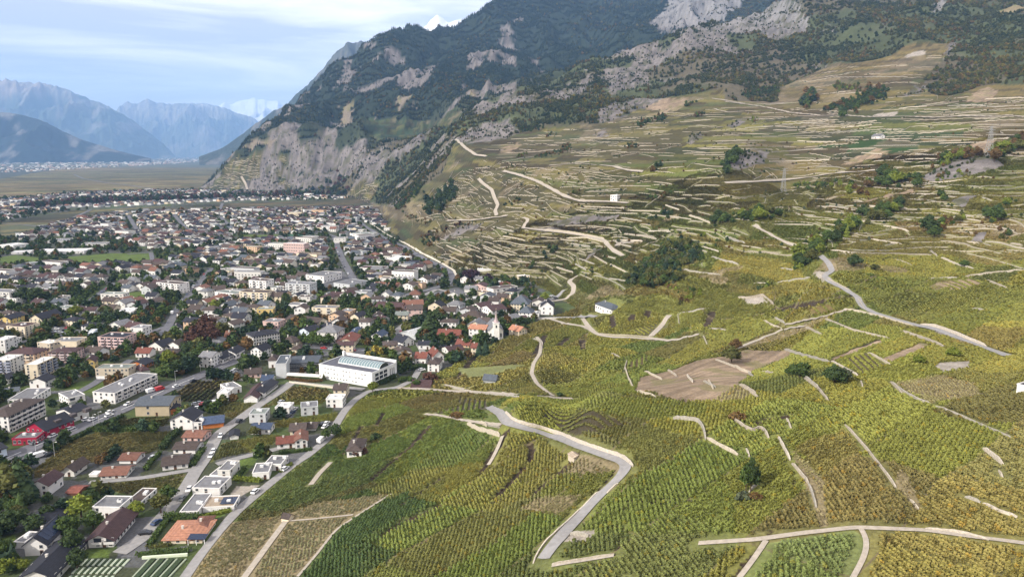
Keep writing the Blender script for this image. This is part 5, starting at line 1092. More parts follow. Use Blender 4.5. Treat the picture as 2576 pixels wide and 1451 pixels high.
hb(CR(0,0,1.0),1216,964,1246,962,9,7,'gs',9,'grey','slate','small grey vineyard hut with slate roof beside a lane', O(st=1,blank=1,chim=0),'hut','hut')
hb(CR(0,0,1.0),1429,1156,1444,1157,7,3.4,'gs',4,'beige','tan','tiny tan vineyard hut at the end of a dark wall', O(st=1,blank=1,chim=0,ov=.25),'hut','hut')
hb(CR(0,0,1.0),708,1312,726,1312,9,3.6,'gs',8,'cream','brown','tiny vineyard hut with pointed brown roof at the path end', O(st=1,blank=1,chim=0,ov=.25),'hut','hut')
hb(CR(0,0,1.0),714,640,766,642,27,14,'flat',0,'pink','white','pink apartment block standing below the football pitch', O(st=4,cols=12,skip=.1),'apartment_building','apartment building')
for (x0,y0,x1,y1,h,dp,wc,rc,lb) in [(84,640,212,638,6,34,'white','white','long white factory shed at the front of the works'),(28,640,76,638,4,24,'white','white','flat white factory shed at the far left of the works'),(205,624,268,622,9,24,'offwhite','grey','white works hall with sawtooth outline behind the long shed'),
     (0,624,34,626,8,26,'white','white','white gabled greenhouse shed at the left picture edge'),(120,612,175,610,5,36,'offwhite','grey','grey-roofed works hall with pale front wall'),(704,566,760,566,7,26,'white','white','long white hall above the football pitch'),(880,600,930,602,12,30,'white','green-grey','white school with green-grey roof near the railway'),
     (840,612,870,612,12,18,'offwhite','grey','off-white school wing left of the white school'),(970,662,1010,664,10,34,'white','white','white terraced apartment block near the railway bend'),(840,730,880,735,18,30,'palegrey','grey','pale grey stepped apartment block in mid town'),(770,708,815,712,16,34,'white','grey','white stepped apartment block left of mid-town car park'),
     (905,682,965,684,8,18,'white','maroon','long white row with maroon stripe roof in mid town'),(1000,715,1030,716,14,16,'white','grey','white apartment cube below the railway line')]:
    hb(CR(0,0,1.0),x0,y0,x1,y1,h,dp,'flat' ,0,wc,rc,lb,O(st=max(1,int(h/6)),skip=.2,dens=.6),'works_hall' if 'work' in lb or 'shed' in lb or 'hall' in lb else 'apartment_building','hall' if 'shed' in lb or 'hall' in lb else 'apartment building')
print('hand houses', len(HB), round(time.time()-T0, 1))
# ------------------------------------------------------------------ church, exhibition hall, cemetery and other single things
def group_empty(name, px, py, label, cat, yaw=0.0):
    q = hit(px, py); e = bpy.data.objects.new(name, None); e.empty_display_size = .5; link(e); e.location = q; e.rotation_euler = (0, 0, yaw); tag(e, label, cat); return e
# church: nave with gable towards the viewer, tower with spire in front
q = hit(1248, 858); e = group_empty('church', 1248, 858, 'white village church with pale pointed spire on its front tower', 'church', .12)
kk = 661/1840.0*.19355*1.1
w, r, top = house_geo(12, 22, 8.5, 'gf', 5.5, .5); 
for b_ in (w, r): b_.V = [(x-6, y+2, z) for x, y, z in b_.V]
w.build('wall', [M_WALL], e, (.74,.72,.68)); r.build('roof', [M_ROOF], e, ROOF['grey'])
tw_ = MB(); tw_.box(-2.4, -2.4, -1.5, 2.4, 2.4, 15.5).build('tower', [M_WALL], e, (.76,.74,.70))
bt = MB(); bt.box(-2.7, -2.7, 15.2, 2.7, 2.7, 15.7); bt.build('cornice', [M_TRIM], e, (.7,.68,.64))
sp = MB(); k = 0
rg_ = [(2.5,15.7),(1.3,17.8),(.7,20.5),(.06,26)]
for (r0, z0), (r1, z1) in zip(rg_[:-1], rg_[1:]):
    for i in range(8):
        a0, a1 = math.pi*2*i/8, math.pi*2*(i+1)/8; sp.poly([(r0*math.cos(a0), r0*math.sin(a0), z0), (r0*math.cos(a1), r0*math.sin(a1), z0), (r1*math.cos(a1), r1*math.sin(a1), z1), (r1*math.cos(a0), r1*math.sin(a0), z1)])
sp.build('spire', [M_ROOF], e, (.42,.33,.33)); MB().box(-.06,-.06,26,.06,.06,27.4).box(-.5,-.06,26.8,.5,.06,26.95).build('cross', [M_TRIM], e, (.5,.45,.3))
inst('door', cached('chdoor', lambda: MB().box(-1.2,-.1,0,1.2,0,3.6,0).mesh('door',[M_GLASS])), e, (0,-2.42,.1)); inst('bell_opening', cached('bello', lambda: MB().box(-.6,-.08,0,.6,0,2.2,0).mesh('bell_opening',[M_GLASS])), e, (0,-2.42,11.6))
inst('bell_opening', cached('bello', None), e, (2.42,0,11.6), math.pi/2)
for s in (-1, 1):
    inst('window', win_mesh(1.2, 3.0), e, (s*4.2, 2.0, 3.0))
for q in range(4): inst('window', win_mesh(1.2, 3.0), e, (6, 5+q*4.6, 3.0), math.pi/2)
occ_mark(q if 0 else e.location.x, e.location.y+10, 10)
# exhibition hall
a = hit(*cH((865, 1140))[0]); b = hit(*cH((1553, 1262))[0]); d = b[:2]-a[:2]; L = float(np.linalg.norm(d)); yaw = math.atan2(d[1], d[0])
e = bpy.data.objects.new('exhibition_hall', None); link(e); e.location = (a[0], a[1], 0); e.rotation_euler = (0, 0, yaw); tag(e, 'big white exhibition hall with arched glass skylight on its flat roof', 'hall')
hh, Dp = 9.6, 27
w, r, top = house_geo(L, Dp, hh, 'flat', 0, 0); w.build('wall', [M_WALL], e, (.76,.76,.75)); ro = r.build('roof', [M_SLAB], e, (.10,.10,.12))
MB().box(0, Dp-1.2, hh+.45, L, Dp+.2, hh+2.0).build('parapet', [M_WALL], e, (.78,.77,.75)); MB().box(.2, Dp-3, hh, 1.6, Dp-1.3, hh+3.4).build('chimney', [M_WALL], ro, (.75,.74,.72))
VR, vx0, vx1, vy0, vy1 = 3.2, L*.22, L*1.0-.4, 8.5, 18.5; n = 10; nb = 16
for kx in range(nb):
    g = MB(); x0 = vx0+(vx1-vx0)*kx/nb+.12; x1 = vx0+(vx1-vx0)*(kx+1)/nb-.12
    for i in range(n):
        t0, t1 = math.pi*i/n, math.pi*(i+1)/n; f = lambda t: (vy0+(vy1-vy0)*(.5-.5*math.cos(t)), hh+.3+VR*math.sin(t)); (ya, za), (yb, zb) = f(t0), f(t1)
        g.poly([(x0, ya, za), (x1, ya, za), (x1, yb, zb), (x0, yb, zb)])
    g.build('skylight_pane', [cached('skyl', lambda: mat('skylight_glass', lambda t, b: (setattr(b.inputs['Base Color'], 'default_value', (.16,.22,.24,1)), setattr(b.inputs['Roughness'], 'default_value', .25))))], e)
for kx in range(nb+1):
    g = MB(); x = vx0+(vx1-vx0)*kx/nb
    for i in range(n):
        t0, t1 = math.pi*i/n, math.pi*(i+1)/n; f = lambda t, R: (vy0-.1+(vy1-vy0+.2)*(.5-.5*math.cos(t)), hh+.32+(VR+R)*math.sin(t)); (ya, za), (yb, zb) = f(t0, .12), f(t1, .12)
        g.slab([(x-.12, ya, za), (x+.12, ya, za), (x+.12, yb, zb), (x-.12, yb, zb)], .12)
    g.build('skylight_rib', [M_TRIM], e, (.62,.64,.64))
MB().box(vx0, vy0-.5, hh+.1, vx1, vy0-.1, hh+.8).box(vx0, vy1+.1, hh+.1, vx1, vy1+.5, hh+.8).build('skylight_kerb', [M_TRIM], e, (.7,.7,.7))
g = MB()
for i in range(n):
    t0, t1 = math.pi*i/n, math.pi*(i+1)/n; f = lambda t: (vy0+(vy1-vy0)*(.5-.5*math.cos(t)), hh+.3+VR*math.sin(t)); (ya, za), (yb, zb) = f(t0), f(t1); g.poly([(vx1, ya, hh+.2), (vx1, yb, hh+.2), (vx1, yb, zb), (vx1, ya, za)]); g.poly([(vx0, yb, hh+.2), (vx0, ya, hh+.2), (vx0, ya, za), (vx0, yb, zb)])
g.build('skylight_end', [M_GLASS], e)
for k in range(14):
    for s in range(3):
        if hash2(k, s, 12) < .35: continue
        inst('window', win_mesh(1.3, .5), e, (L*(.12+.058*k), 0, 1.6+s*2.9))
for k in range(3):
    for s in range(3): inst('window', win_mesh(3.6, 1.9), e, (L, 5+k*4.6, 1.0+s*2.7), math.pi/2)
for k in range(3): inst('window', win_mesh(.7, 6.0), e, (L, 19.5+k*2.1, 1.5), math.pi/2)
for qx in range(int(L)):
    for qy in range(int(Dp)): 
        X = a[0]+math.cos(yaw)*qx-math.sin(yaw)*qy; Y = a[1]+math.sin(yaw)*qx+math.cos(yaw)*qy
        if qx % 2 == 0 and qy % 2 == 0: occ_mark(X, Y, 2)
# grey angular hall and glazed wing with a white bridge roof
hb(cH, 300, 1148, 440, 1142, 188, 22, 'flat', 0, 'palegrey', 'slate', 'tall grey angular hall with dark blue roof left of the exhibition hall', O(st=1, blank=1, vents=1), 'hall', 'hall')
hb(cH, 445, 1062, 862, 1046, 104, 20, 'flat', 0, (.05,.055,.065), 'slate', 'dark glazed wing between the grey hall and the exhibition hall', O(st=2, dens=1.4, skip=0, cols=12, nodoor=1), 'glazed_wing', 'hall')
def prism_px(name, crop, p0, p1, z0, z1, wy, col, label, cat):
    a = hit(*crop(p0)[0]); b = hit(*crop(p1)[0]); d = b[:2]-a[:2]; L = float(np.linalg.norm(d)); e = MB().box(0, 0, z0, L, wy, z1).build(name, [M_TRIM], None, col); e.location = a; e.rotation_euler = (0, 0, math.atan2(d[1], d[0])); tag(e, label, cat); return e
prism_px('canopy_beam', cH, (442, 1165), (868, 1190), 3.2, 4.6, 2.2, (.74,.72,.68), 'long white concrete canopy bridging the yard of the exhibition hall', 'canopy')
prism_px('boundary_wall', cH, (470, 1205), (1035, 1275), -.5, 1.3, .4, (.6,.54,.44), 'low beige boundary wall in front of the exhibition hall yard', 'wall')
prism_px('boundary_wall', cD, (1110, 248), (1700, 262), -.5, 1.4, .35, (.62,.6,.56), 'pale boundary wall between striped vines and parked cars', 'wall')
prism_px('boundary_wall', cB, (200, 1222), (790, 1180), -.5, 1.0, .8, (.60,.66,.50), 'pale greenish wall along the top of the walled cemetery', 'wall')
prism_px('boundary_wall', cJ, (1200, 868), (1610, 850), -.5, 1.6, .5, (.6,.57,.5), 'long pale wall beside the road leaving the village', 'wall')
prism_px('boundary_wall', cJ, (520, 1105), (690, 1098), -.5, 1.6, .5, (.66,.64,.56), 'white garden wall at the vineyard edge below the church', 'wall')
# crimson inn dormers are given to the inn
for h_ in HB:
    if h_.name.startswith('inn'):
        for k in range(3): 
            x = 8+k*9.5; MB().box(x, 1.6, 5.0, x+3.8, 4.4, 6.9).build('dormer', [M_ROOF], h_, (.09,.075,.075)).rotation_euler = (0,0,0)
# cemetery
M_BED = mat('clipped_bed', m_flat((.035,.055,.025), 2, .6, 1.4)); M_KERB = mat('grave_kerb', m_flat((.30,.34,.25), 2, .85, 1.1)); M_STONEP = mat('grave_plate', m_flat((.36,.40,.31), 1.5, .85, 1.1))
cnt = 0
def plate(crop, pts, name, m1, lab, z1=.35):
    P = [hit(*p) for p in crop(*pts)]; c = sum(P)/len(P); b = MB(); b.slab([(p[0]-c[0], p[1]-c[1], z1) for p in P], .5); o = b.build(name, [m1]); o.location = c; tag(o, lab, 'grave row', 'planted grave rows of the cemetery'); return o
for row, (x0, y1, y0, nn, rn_) in enumerate([(1035, 1308, 1222, 8, 'upper'), (925, 1412, 1330, 8, 'middle'), (830, 1510, 1440, 8, 'lower')]):
    for k in range(nn):
        xb = x0+k*78; plate(cA, [(xb, y1), (xb+34, y1), (xb+34+82, y0), (xb+82, y0)], 'grave_row', M_STONEP, f'pale strip of graves, {ORD[k]} from the left in the {rn_} tier of the cemetery')
        if k < nn-1: plate(cA, [(xb+38, y1), (xb+70, y1), (xb+150, y0), (xb+120, y0)], 'grave_row', M_BED, f'dark planted strip, {ORD[k]} from the left in the {rn_} tier of the cemetery', .5)
for k in range(5):
    xb = 60+k*118; o = plate(cB, [(xb, 1470), (xb+22, 1470), (xb+252, 1222), (xb+232, 1222)], 'grave_row', M_KERB, f'long pale kerbed grave row, {ORD[k]} from the left in the cemetery', .45)
    if k < 4: plate(cB, [(xb+32, 1470), (xb+100, 1470), (xb+325, 1222), (xb+262, 1222)], 'grave_row', M_BED, f'long dark green grave bed, {ORD[k]} from the left in the cemetery', .6)
# concrete stair-like steps, lamp posts, poles, pylons
def lattice(name, px, py, hgt, wid, label):
    q = hit(px, py); e = bpy.data.objects.new(name, None); link(e); e.location = q; tag(e, label, 'pylon', 'power line pylons')
    M = cached('steel', lambda: mat('galvanised_steel', m_flat((.30,.30,.30), 3, .9, 1.05, .6)))
    def wd(z): return wid*(1-.86*z/hgt)/2+.25
    for sx in (-1, 1):
        for sy in (-1, 1): MB().cyl((sx*wd(0), sy*wd(0), 0), (sx*wd(hgt), sy*wd(hgt), hgt), .22, .16, 4).build('leg', [M], e)
    lv = [hgt*t for t in (0, .14, .27, .39, .5, .6, .69, .77, .85, .93, 1)]
    g = MB()
    for z0, z1 in zip(lv[:-1], lv[1:]):
        for s in range(4):
            c0 = [(-1,-1),(1,-1),(1,1),(-1,1)][s]; c1 = [(-1,-1),(1,-1),(1,1),(-1,1)][(s+1) % 4]
            for A_, B_ in ((c0, c1), (c1, c0)): g.cyl((A_[0]*wd(z0), A_[1]*wd(z0), z0), (B_[0]*wd(z1), B_[1]*wd(z1), z1), .1, .1, 3)
    g.build('bracing', [M], e)
    for z, l in ((hgt*.78, 6), (hgt*.88, 5), (hgt*.97, 4)): MB().cyl((-l, 0, z), (0, 0, z+.9), .16, .2, 4).cyl((l, 0, z), (0, 0, z+.9), .16, .2, 4).cyl((-l, 0, z), (l, 0, z), .16, .16, 4).build('crossarm', [M], e)
lattice('power_pylon', 2486, 398, 37, 6.5, 'tall grey lattice pylon standing at the rocky outcrop on the upper right')
lattice('power_pylon', 1970, 484, 32, 5.5, 'grey lattice pylon rising from the mid-slope vineyards near the tree line')
M_POST = cached('post', lambda: mat('post_metal', m_flat((.5,.5,.5), 3, .9, 1.05, .5)))
lp0 = None
for k, (x, y, t) in enumerate([(236,1077,'beside the crimson inn'),(250,1070,'opposite the white hall'),(92,1150,'at the left end of the main road'),(138,1150,'by the petrol bays'),(505,936,'beside the white villa'),(578,912,'at the workshops'),(442,962,'below the apartment row'),(76,1178,'on the forecourt at left')]):
    q = hit(x, y)
    e = bpy.data.objects.new('street_lamp', None); link(e); e.location = q; tag(e, f'slender grey street lamp standing {t}', 'street lamp', 'street lamps along the main road')
    inst('pole', cached('lpole', lambda: MB().cyl((0,0,0),(0,0,8),.11,.07,6).cyl((0,0,7.9),(1.4,0,8.2),.06,.06,5).mesh('pole',[M_POST])), e, (0,0,0)); inst('lamp_head', cached('lhead', lambda: MB().box(1.1,-.15,8.1,1.9,.15,8.28).mesh('lamp_head',[M_TRIM])), e, (0,0,0), 0, (.7,.7,.7))
# ------------------------------------------------------------------ cars
M_CAR = mat('car_paint', m_obj(1, 1, 1, .3, spec=.5)); M_TYRE = mat('tyre', m_flat((.02,.02,.02)))
def car_meshes():
    b = MB(); pr = [(-2.1,.35),(-2.15,.75),(-1.9,.95),(1.1,.98),(2.05,.82),(2.15,.45),(2.1,.35)]; w = .88
    k = [(x, -w, z) for x, z in pr]; k2 = [(x, w, z) for x, z in pr]; b.poly(k); b.poly(k2[::-1])
    for i in range(len(pr)): j = (i+1) % len(pr); b.poly([k[j], k[i], k2[i], k2[j]])
    b2 = MB(); cb = [(-1.75,.95,.82),(-1.35,1.42,.68),(.35,1.45,.68),(1.15,.97,.8)]
    A = [(x, -ww, z) for x, z, ww in cb]; B = [(x, ww, z) for x, z, ww in cb]; b2.poly(A); b2.poly(B[::-1]); b2.poly([A[1], A[0], B[0], B[1]]); b2.poly([A[3], A[2], B[2], B[3]])
    rf = MB().slab([(-1.33,-.68,1.47),(.35,-.68,1.5),(.35,.68,1.5),(-1.33,.68,1.47)], .05)
    wh = MB().cyl((0,-.12,0),(0,.12,0),.32,.32,10)
    return b.mesh('body',[M_CAR]), b2.mesh('windows',[M_GLASS]), rf.mesh('roof',[M_CAR]), wh.mesh('wheel',[M_TYRE])
CM = car_meshes()
def van_mesh():
    b = MB(); pr = [(-2.6,.4),(-2.65,2.1),(-2.5,2.25),(1.3,2.25),(2.0,1.35),(2.6,1.1),(2.65,.4)]; w = .98
    k = [(x, -w, z) for x, z in pr]; k2 = [(x, w, z) for x, z in pr]; b.poly(k); b.poly(k2[::-1])
    for i in range(len(pr)): j = (i+1) % len(pr); b.poly([k[j], k[i], k2[i], k2[j]])
    g = MB().slab([(1.35,-.85,2.24),(1.98,-.85,1.44),(1.98,.85,1.44),(1.35,.85,2.24)][::-1], -.03); g.box(.5,-1.0,1.3,1.4,1.0,1.9)
    return b.mesh('body',[M_CAR]), g.mesh('windows',[M_GLASS])
VMs = van_mesh()
CARC = {'white': (.72,.72,.72), 'silver': (.42,.43,.45), 'black': (.02,.02,.025), 'grey': (.14,.145,.15), 'red': (.42,.03,.03), 'dark blue': (.03,.05,.12)}
def car(px, py, yaw, col, where, van=False):
    q = hit(px, py); e = bpy.data.objects.new('parked_van' if van else 'parked_car', None); link(e); e.location = (q[0], q[1], q[2]+.28); e.rotation_euler = (0, 0, yaw); e.scale = (1.18,)*3; tag(e, f'{col} {"van" if van else "car"} {where}', 'van' if van else 'car', 'cars and vans of the town')
    if van: inst('body', VMs[0], e, (0,0,0), 0, CARC[col]); inst('windows', VMs[1], e, (0,0,0)); X = 1.75
    else: inst('body', CM[0], e, (0,0,0), 0, CARC[col]); inst('windows', CM[1], e, (0,0,0)); inst('roof', CM[2], e, (0,0,0), 0, CARC[col]); X = 1.35
    for sx in (-1, 1):
        for sy in (-1, 1): inst('wheel', CM[3], e, (sx*X, sy*.8, .32))
R_ = math.radians
for x, y, yw, c, wv, vn in [(275,1048,62,'white','driving along the main road below the white hall',0),(80,1147,62,'silver','on the main road at the left beneath the crimson inn',0),(104,1149,55,'white','parked at the petrol bays left of the vines',1),(127,1146,55,'black','right of the white van at the petrol bays',0),(218,1058,60,'white','at the kerb beside the white hall',0),
  (444,974,62,'white','driving past the striped vine plot',0),(402,982,62,'red','beside the apartment row on the main road',1),(380,987,62,'white','long and parked before the apartment row',1),(487,961,62,'black','on the main road at the corner of the striped vines',0),(596,898,62,'white','in front of the dark-roofed workshops',1),
  (366,1344,10,'black','standing alone on the big car park',0),(395,1318,70,'dark blue','under trees beside the street junction',0),(386,1153,75,'silver','on the drive beside the rust-roofed cottage',0),(1,1,0,'white','',0)]:
    if wv: car(x, y, R_(yw), c, wv, vn)
CN = ['white','silver','black','white','grey','white','dark blue','red']
for k, (x, y) in enumerate([(1150,105),(1175,80),(1205,120),(1225,85),(1250,60),(1275,100),(1300,40),(1325,110),(1345,75),(1370,50),(1395,95),(1410,30),(1430,75),(1180,125),(1360,130),(1290,130)]):
    px, py = cD((x, y+100))[0]; px, py = CR(340*n_, 970*n_, .19355)((x, y+ (100 if y < 60 else 90)))[0]; car(px, py, R_(62 if k % 3 else 150), CN[k % 8], f'on the car park behind striped vines, {ORD[k]} from the road')
for k, (x, y) in enumerate([(900,575),(960,560),(1000,575),(1080,575),(1130,570),(880,640),(930,625),(1090,630),(1120,625)]):
    px, py = cD((x, y))[0]; car(px, py, R_(20), CN[(k*3+1) % 8], f'on the yard right of the stone barn, {ORD[k]} of nine', k in (3, 4))
for k, (x, y) in enumerate([(690,548),(730,512),(850,532),(880,500),(650,520),(780,560),(930,600)]):
    px, py = cF((x, y))[0]; car(px, py, R_(5), CN[(k*5) % 8], f'on the car park among the cream blocks, {ORD[k]} of seven')
for k, x in enumerate([300,380,430,480,530,560]):
    px, py = cJ((x, 615-(k % 2)*16))[0]; car(px, py, R_(8), 'white', f'parked in a row above the church, {ORD[k]} from the left', k % 3 == 1)
for k, (x, y) in enumerate([(840,1190),(1010,895),(1080,890),(1130,885),(700,1100),(870,1330)]):
    px, py = cI((x, y))[0]; car(px, py, R_(15), CN[(k*2) % 8], f'in the lower village lanes, {ORD[k]} of six')
for k, (x, y) in enumerate([(1100,830),(1150,825),(1130,870),(730,640),(700,680),(560,545),(650,725)]):
    px, py = cE((x, y))[0]; car(px, py, R_(75), CN[(k*3+2) % 8], f'beside the modern cube houses and lane, {ORD[k]} of seven')
for k in range(26):
    px = rng.uniform(900, 1120); py = rng.uniform(715, 735)+ (px-1000)*.0; px2, py2 = [(rng.uniform(770,840), rng.uniform(700,728)), (rng.uniform(1080,1150), rng.uniform(738,752)), (rng.uniform(1340,1400), rng.uniform(742,752))][k % 3]
    car(px2, py2, R_(rng.uniform(0, 40)), CN[int(rng.integers(0, 8))], ['on the grey car park in mid town','on the square below the railway','near the red-roofed house at the slope foot'][k % 3]+f', {ORD[k//3]} of nine')
# solar canopy of the orange bungalow
a = hit(*cB((790, 1040))[0]); e = bpy.data.objects.new('solar_canopy', None); link(e); e.location = a; tag(e, 'dark glass canopy on white posts in front of the orange tiled bungalow', 'canopy')
MB().slab([(0,0,2.6),(7,0,2.6),(7,3.5,3.1),(0,3.5,3.1)], .12).build('solar_roof', [M_PV], e)
for x in (.3, 3.5, 6.7): MB().box(x-.1, .1, 0, x+.1, .3, 2.5).build('post', [M_TRIM], e, (.7,.7,.68))
print('single things', round(time.time()-T0, 1))
# ------------------------------------------------------------------ the rest of the town
def town_zone(poly, cell, keep, yaw0, big=.16):
    P = [unproj(px, py, 1)[0:0] for px, py in []]
    W3 = np.array([hit(px, py)[:2] for px, py in poly]); x0, y0 = W3.min(0); x1, y1 = W3.max(0)
    ca, sa = math.cos(yaw0), math.sin(yaw0); out = []
    cx, cyy = (x0+x1)/2, (y0+y1)/2; R = math.hypot(x1-x0, y1-y0)/2
    g = np.arange(-R, R, cell); A, B = np.meshgrid(g, g*1.0); A = A+rng.uniform(-.24, .24, A.shape)*cell; B = B+rng.uniform(-.24, .24, B.shape)*cell
    # streets: leave every sixth line free
    line = (np.round((A+R)/cell).astype(int) % 6 == 0) | (np.round((B+R)/cell).astype(int) % 9 == 0)
    X = cx+A*ca-B*sa; Y = cyy+A*sa+B*ca; k = inpoly(X, Y, W3) & (rng.random(A.shape) < keep) & ~(line & (rng.random(A.shape) < .8))
    return X[k], Y[k]
TZ = [([(-60,1000),(-60,690),(0,668),(180,668),(380,668),(560,620),(620,604),(800,604),(880,590),(925,575),(1060,655),(1135,700),(1100,740),(1030,760),(1000,830),(900,872),(760,850),(640,880),(540,915),(440,960),(420,900),(300,905),(120,990)], 17.5, .92),
      ([(30,592),(190,552),(330,536),(560,529),(900,523),(950,530),(1000,560),(960,590),(880,580),(790,588),(600,588),(560,612),(400,632),(340,618),(300,600),(180,596),(60,605)], 18, .95),
      ([(-40,560),(-40,512),(40,500),(180,487),(430,478),(560,478),(700,487),(900,497),(905,503),(800,502),(560,508),(300,520),(180,524),(60,545)], 24, .85),
      ([(960,560),(1010,560),(1060,590),(1050,612),(1000,600)], 19, .7),
      ([(1130,755),(1160,705),(1200,700),(1250,720),(1330,735),(1350,765),(1390,780),(1380,800),(1290,830),(1220,870),(1060,915),(1000,865),(1000,830),(1050,770)], 17, .8),
      ([(-60,1450),(-60,1180),(30,1190),(60,1240),(140,1200),(210,1230),(200,1380),(60,1451)], 26, .25),
      ([(-60,1120),(-60,1000),(120,990),(60,1060)], 24, .6)]
HX, HY = [], []
for poly, cell, keep in TZ:
    x, y = town_zone(poly, cell, keep, R_(72)); HX.append(x); HY.append(y)
HX = np.concatenate(HX); HY = np.concatenate(HY)
c_ = nearest(cls, HX, HY); ok = (c_ == TOWN) & ~occ_at(HX, HY); HX, HY = HX[ok], HY[ok]
# clear the footprint of hand-built blocks more generously
for dx, dy in ((6,0),(-6,0),(0,6),(0,-6),(9,9),(-9,9)):
    ok = ~occ_at(HX+dx, HY+dy); HX, HY = HX[ok], HY[ok]
od = np.argsort(HY); HX, HY = HX[od], HY[od]
WK = ['white','white','offwhite','offwhite','cream','white','palegrey','offwhite','peach','white','palegrey','cream']; RK = ['brown','maroon','black','brown','slate','brown','grey','rust','black','brown','black','maroon']
N_THINGS = 300-len(HB)+40
FV, FF, FC = [], [], []; nvx = 0; n_own = 0; TREE_SPOTS = []
SCOL = {}
placed = []
for i, (x, y) in enumerate(zip(HX, HY)):
    if y > 3300: continue
    u_ = rng.random(); villageish = False
    if rng.random() < .10: continue
    dist = y
    bigb = rng.random() < (.06 if y < 900 else .025)
    L = rng.uniform(10, 14.5) if not bigb else rng.uniform(22, 38); Dp = rng.uniform(9, 12.5) if not bigb else rng.uniform(12, 16); h = rng.uniform(4.2, 7.0) if not bigb else rng.uniform(7, 12)
    flat = bigb or rng.random() < .12; roof = 'flat' if flat else ('hip' if rng.random() < .22 else ('gf' if rng.random() < .35 else 'gs'))
    if roof == 'gf': L, Dp = min(L, 13), max(Dp, 13)
    rh = rng.uniform(2.2, 3.6) if not flat else 0
    yaw = R_(rng.choice([-12, -18, -15, 72, 75])+rng.uniform(-8, 8)) if rng.random() < .9 else R_(rng.uniform(-40, 40))
    if abs(yaw) > 1: yaw -= math.pi/2
    wc = WK[int(rng.integers(0, 12))]; rc = RK[int(rng.integers(0, 12))] if not flat else ['grey','grey','brown','green-grey','brown'][int(rng.integers(0, 5))]
    ox = x-math.cos(yaw)*L/2+math.sin(yaw)*Dp/2; oy = y-math.sin(yaw)*L/2-math.cos(yaw)*Dp/2
    if n_own < N_THINGS:
        nm = 'apartment_building' if bigb else 'house'
        e = building(nm, (ox, oy), yaw, L, Dp, h, roof, rh, wc, rc, O(skip=.3, balc='f' if bigb else '', vents=1, chim=1, dens=.85), lod=1 if y > 650 else 0); n_own += 1
        size = 'large' if bigb else ('small' if L*Dp < 150 else '')
        wn = {'offwhite': 'off-white', 'palegrey': 'pale grey', 'peach': 'peach'}.get(wc, wc)
        shape = {'gf': 'gabled', 'gs': 'gabled', 'hip': 'hipped', 'flat': 'flat'}[roof]
        desc = ' '.join(f'{size} {wn} {"block" if bigb else "house"} with {rc} {shape} roof'.split())
        pend(e, desc, x, y, 3, LMK, 'houses of the town', 'apartment building' if bigb else 'house')
    else:
        w, r, top = house_geo(L, Dp, h, roof, rh, .7)
        if y < 1500 and L > 8:
            nc = int(L/4)
            for s in range(max(1, int(h/3))):
                for k in range(nc): w.box((k+.3)*L/nc, -.06, s*2.9+1.0, (k+.62)*L/nc, 0.0, s*2.9+2.3, 1)
        j = 1+.2*(rng.random()-.5)
        for mb, colr in ((w, tuple(.95*c for c in WALL[wc])), (r, ROOF[rc])):
            ca, sa = math.cos(yaw), math.sin(yaw); V = np.array(mb.V); V = np.stack([ox+V[:, 0]*ca-V[:, 1]*sa, oy+V[:, 0]*sa+V[:, 1]*ca, V[:, 2]], 1)
            C = np.tile(np.array(colr)*j, (len(V), 1))
            for f, mi in zip(mb.F, mb.M):
                if mi == 1: C[list(f)] = (.03,.035,.045)
            FV.append(V); FC.append(C); FF += [tuple(q+nvx for q in f) for f in mb.F]; nvx += len(V)
        if y < 2400: occ_mark(x, y, min(L, Dp)*.5)
    if y < 700: pass
    placed.append((x, y))
if FV:
    me = mesh_np('distant_houses', np.concatenate(FV), FF, [mat('distant_house_surfaces', m_attr('col', .9, 1.06))]); point_color(me, 'col', np.concatenate(FC)); struct('distant_houses', me, 'stuff')
placed = np.array(placed)
print('town', len(placed), n_own, round(time.time()-T0, 1))
# far settlements in the blue distance
FV, FF, FC = [], [], []; nvx = 0
for k in range(900):
    px = rng.uniform(-50, 520); py = rng.uniform(396, 438) if rng.random() < .8 else rng.uniform(398, 412)
    if px > 300 and py > 418: py -= 14
    if py > 436-px*.055: py = 436-px*.055-abs(rng.normal())*5
    a, b, c = ray_dir(px, py); z = -CZ/c
    X, Y = a*z, b*z; s = rng.uniform(8, 26)*(1 if Y < 8000 else 1.7); hgt = rng.uniform(6, 13); v = np.array([(X,Y,0),(X+s,Y,0),(X+s,Y+s*.6,0),(X,Y+s*.6,0),(X,Y,hgt),(X+s,Y,hgt),(X+s,Y+s*.6,hgt),(X,Y+s*.6,hgt)])
    FV.append(v); FC.append(np.tile(np.array([(.6,.58,.55),(.4,.3,.26),(.3,.3,.3)][int(rng.integers(0, 3))]), (8, 1))); FF += [tuple(q+nvx for q in f) for f in ((4,5,6,7),(0,1,5,4),(1,2,6,5),(2,3,7,6),(3,0,4,7))]; nvx += 8
me = mesh_np('far_settlement', np.concatenate(FV), FF, [bpy.data.materials['distant_house_surfaces']]); point_color(me, 'col', np.concatenate(FC)); struct('far_settlement', me, 'stuff')

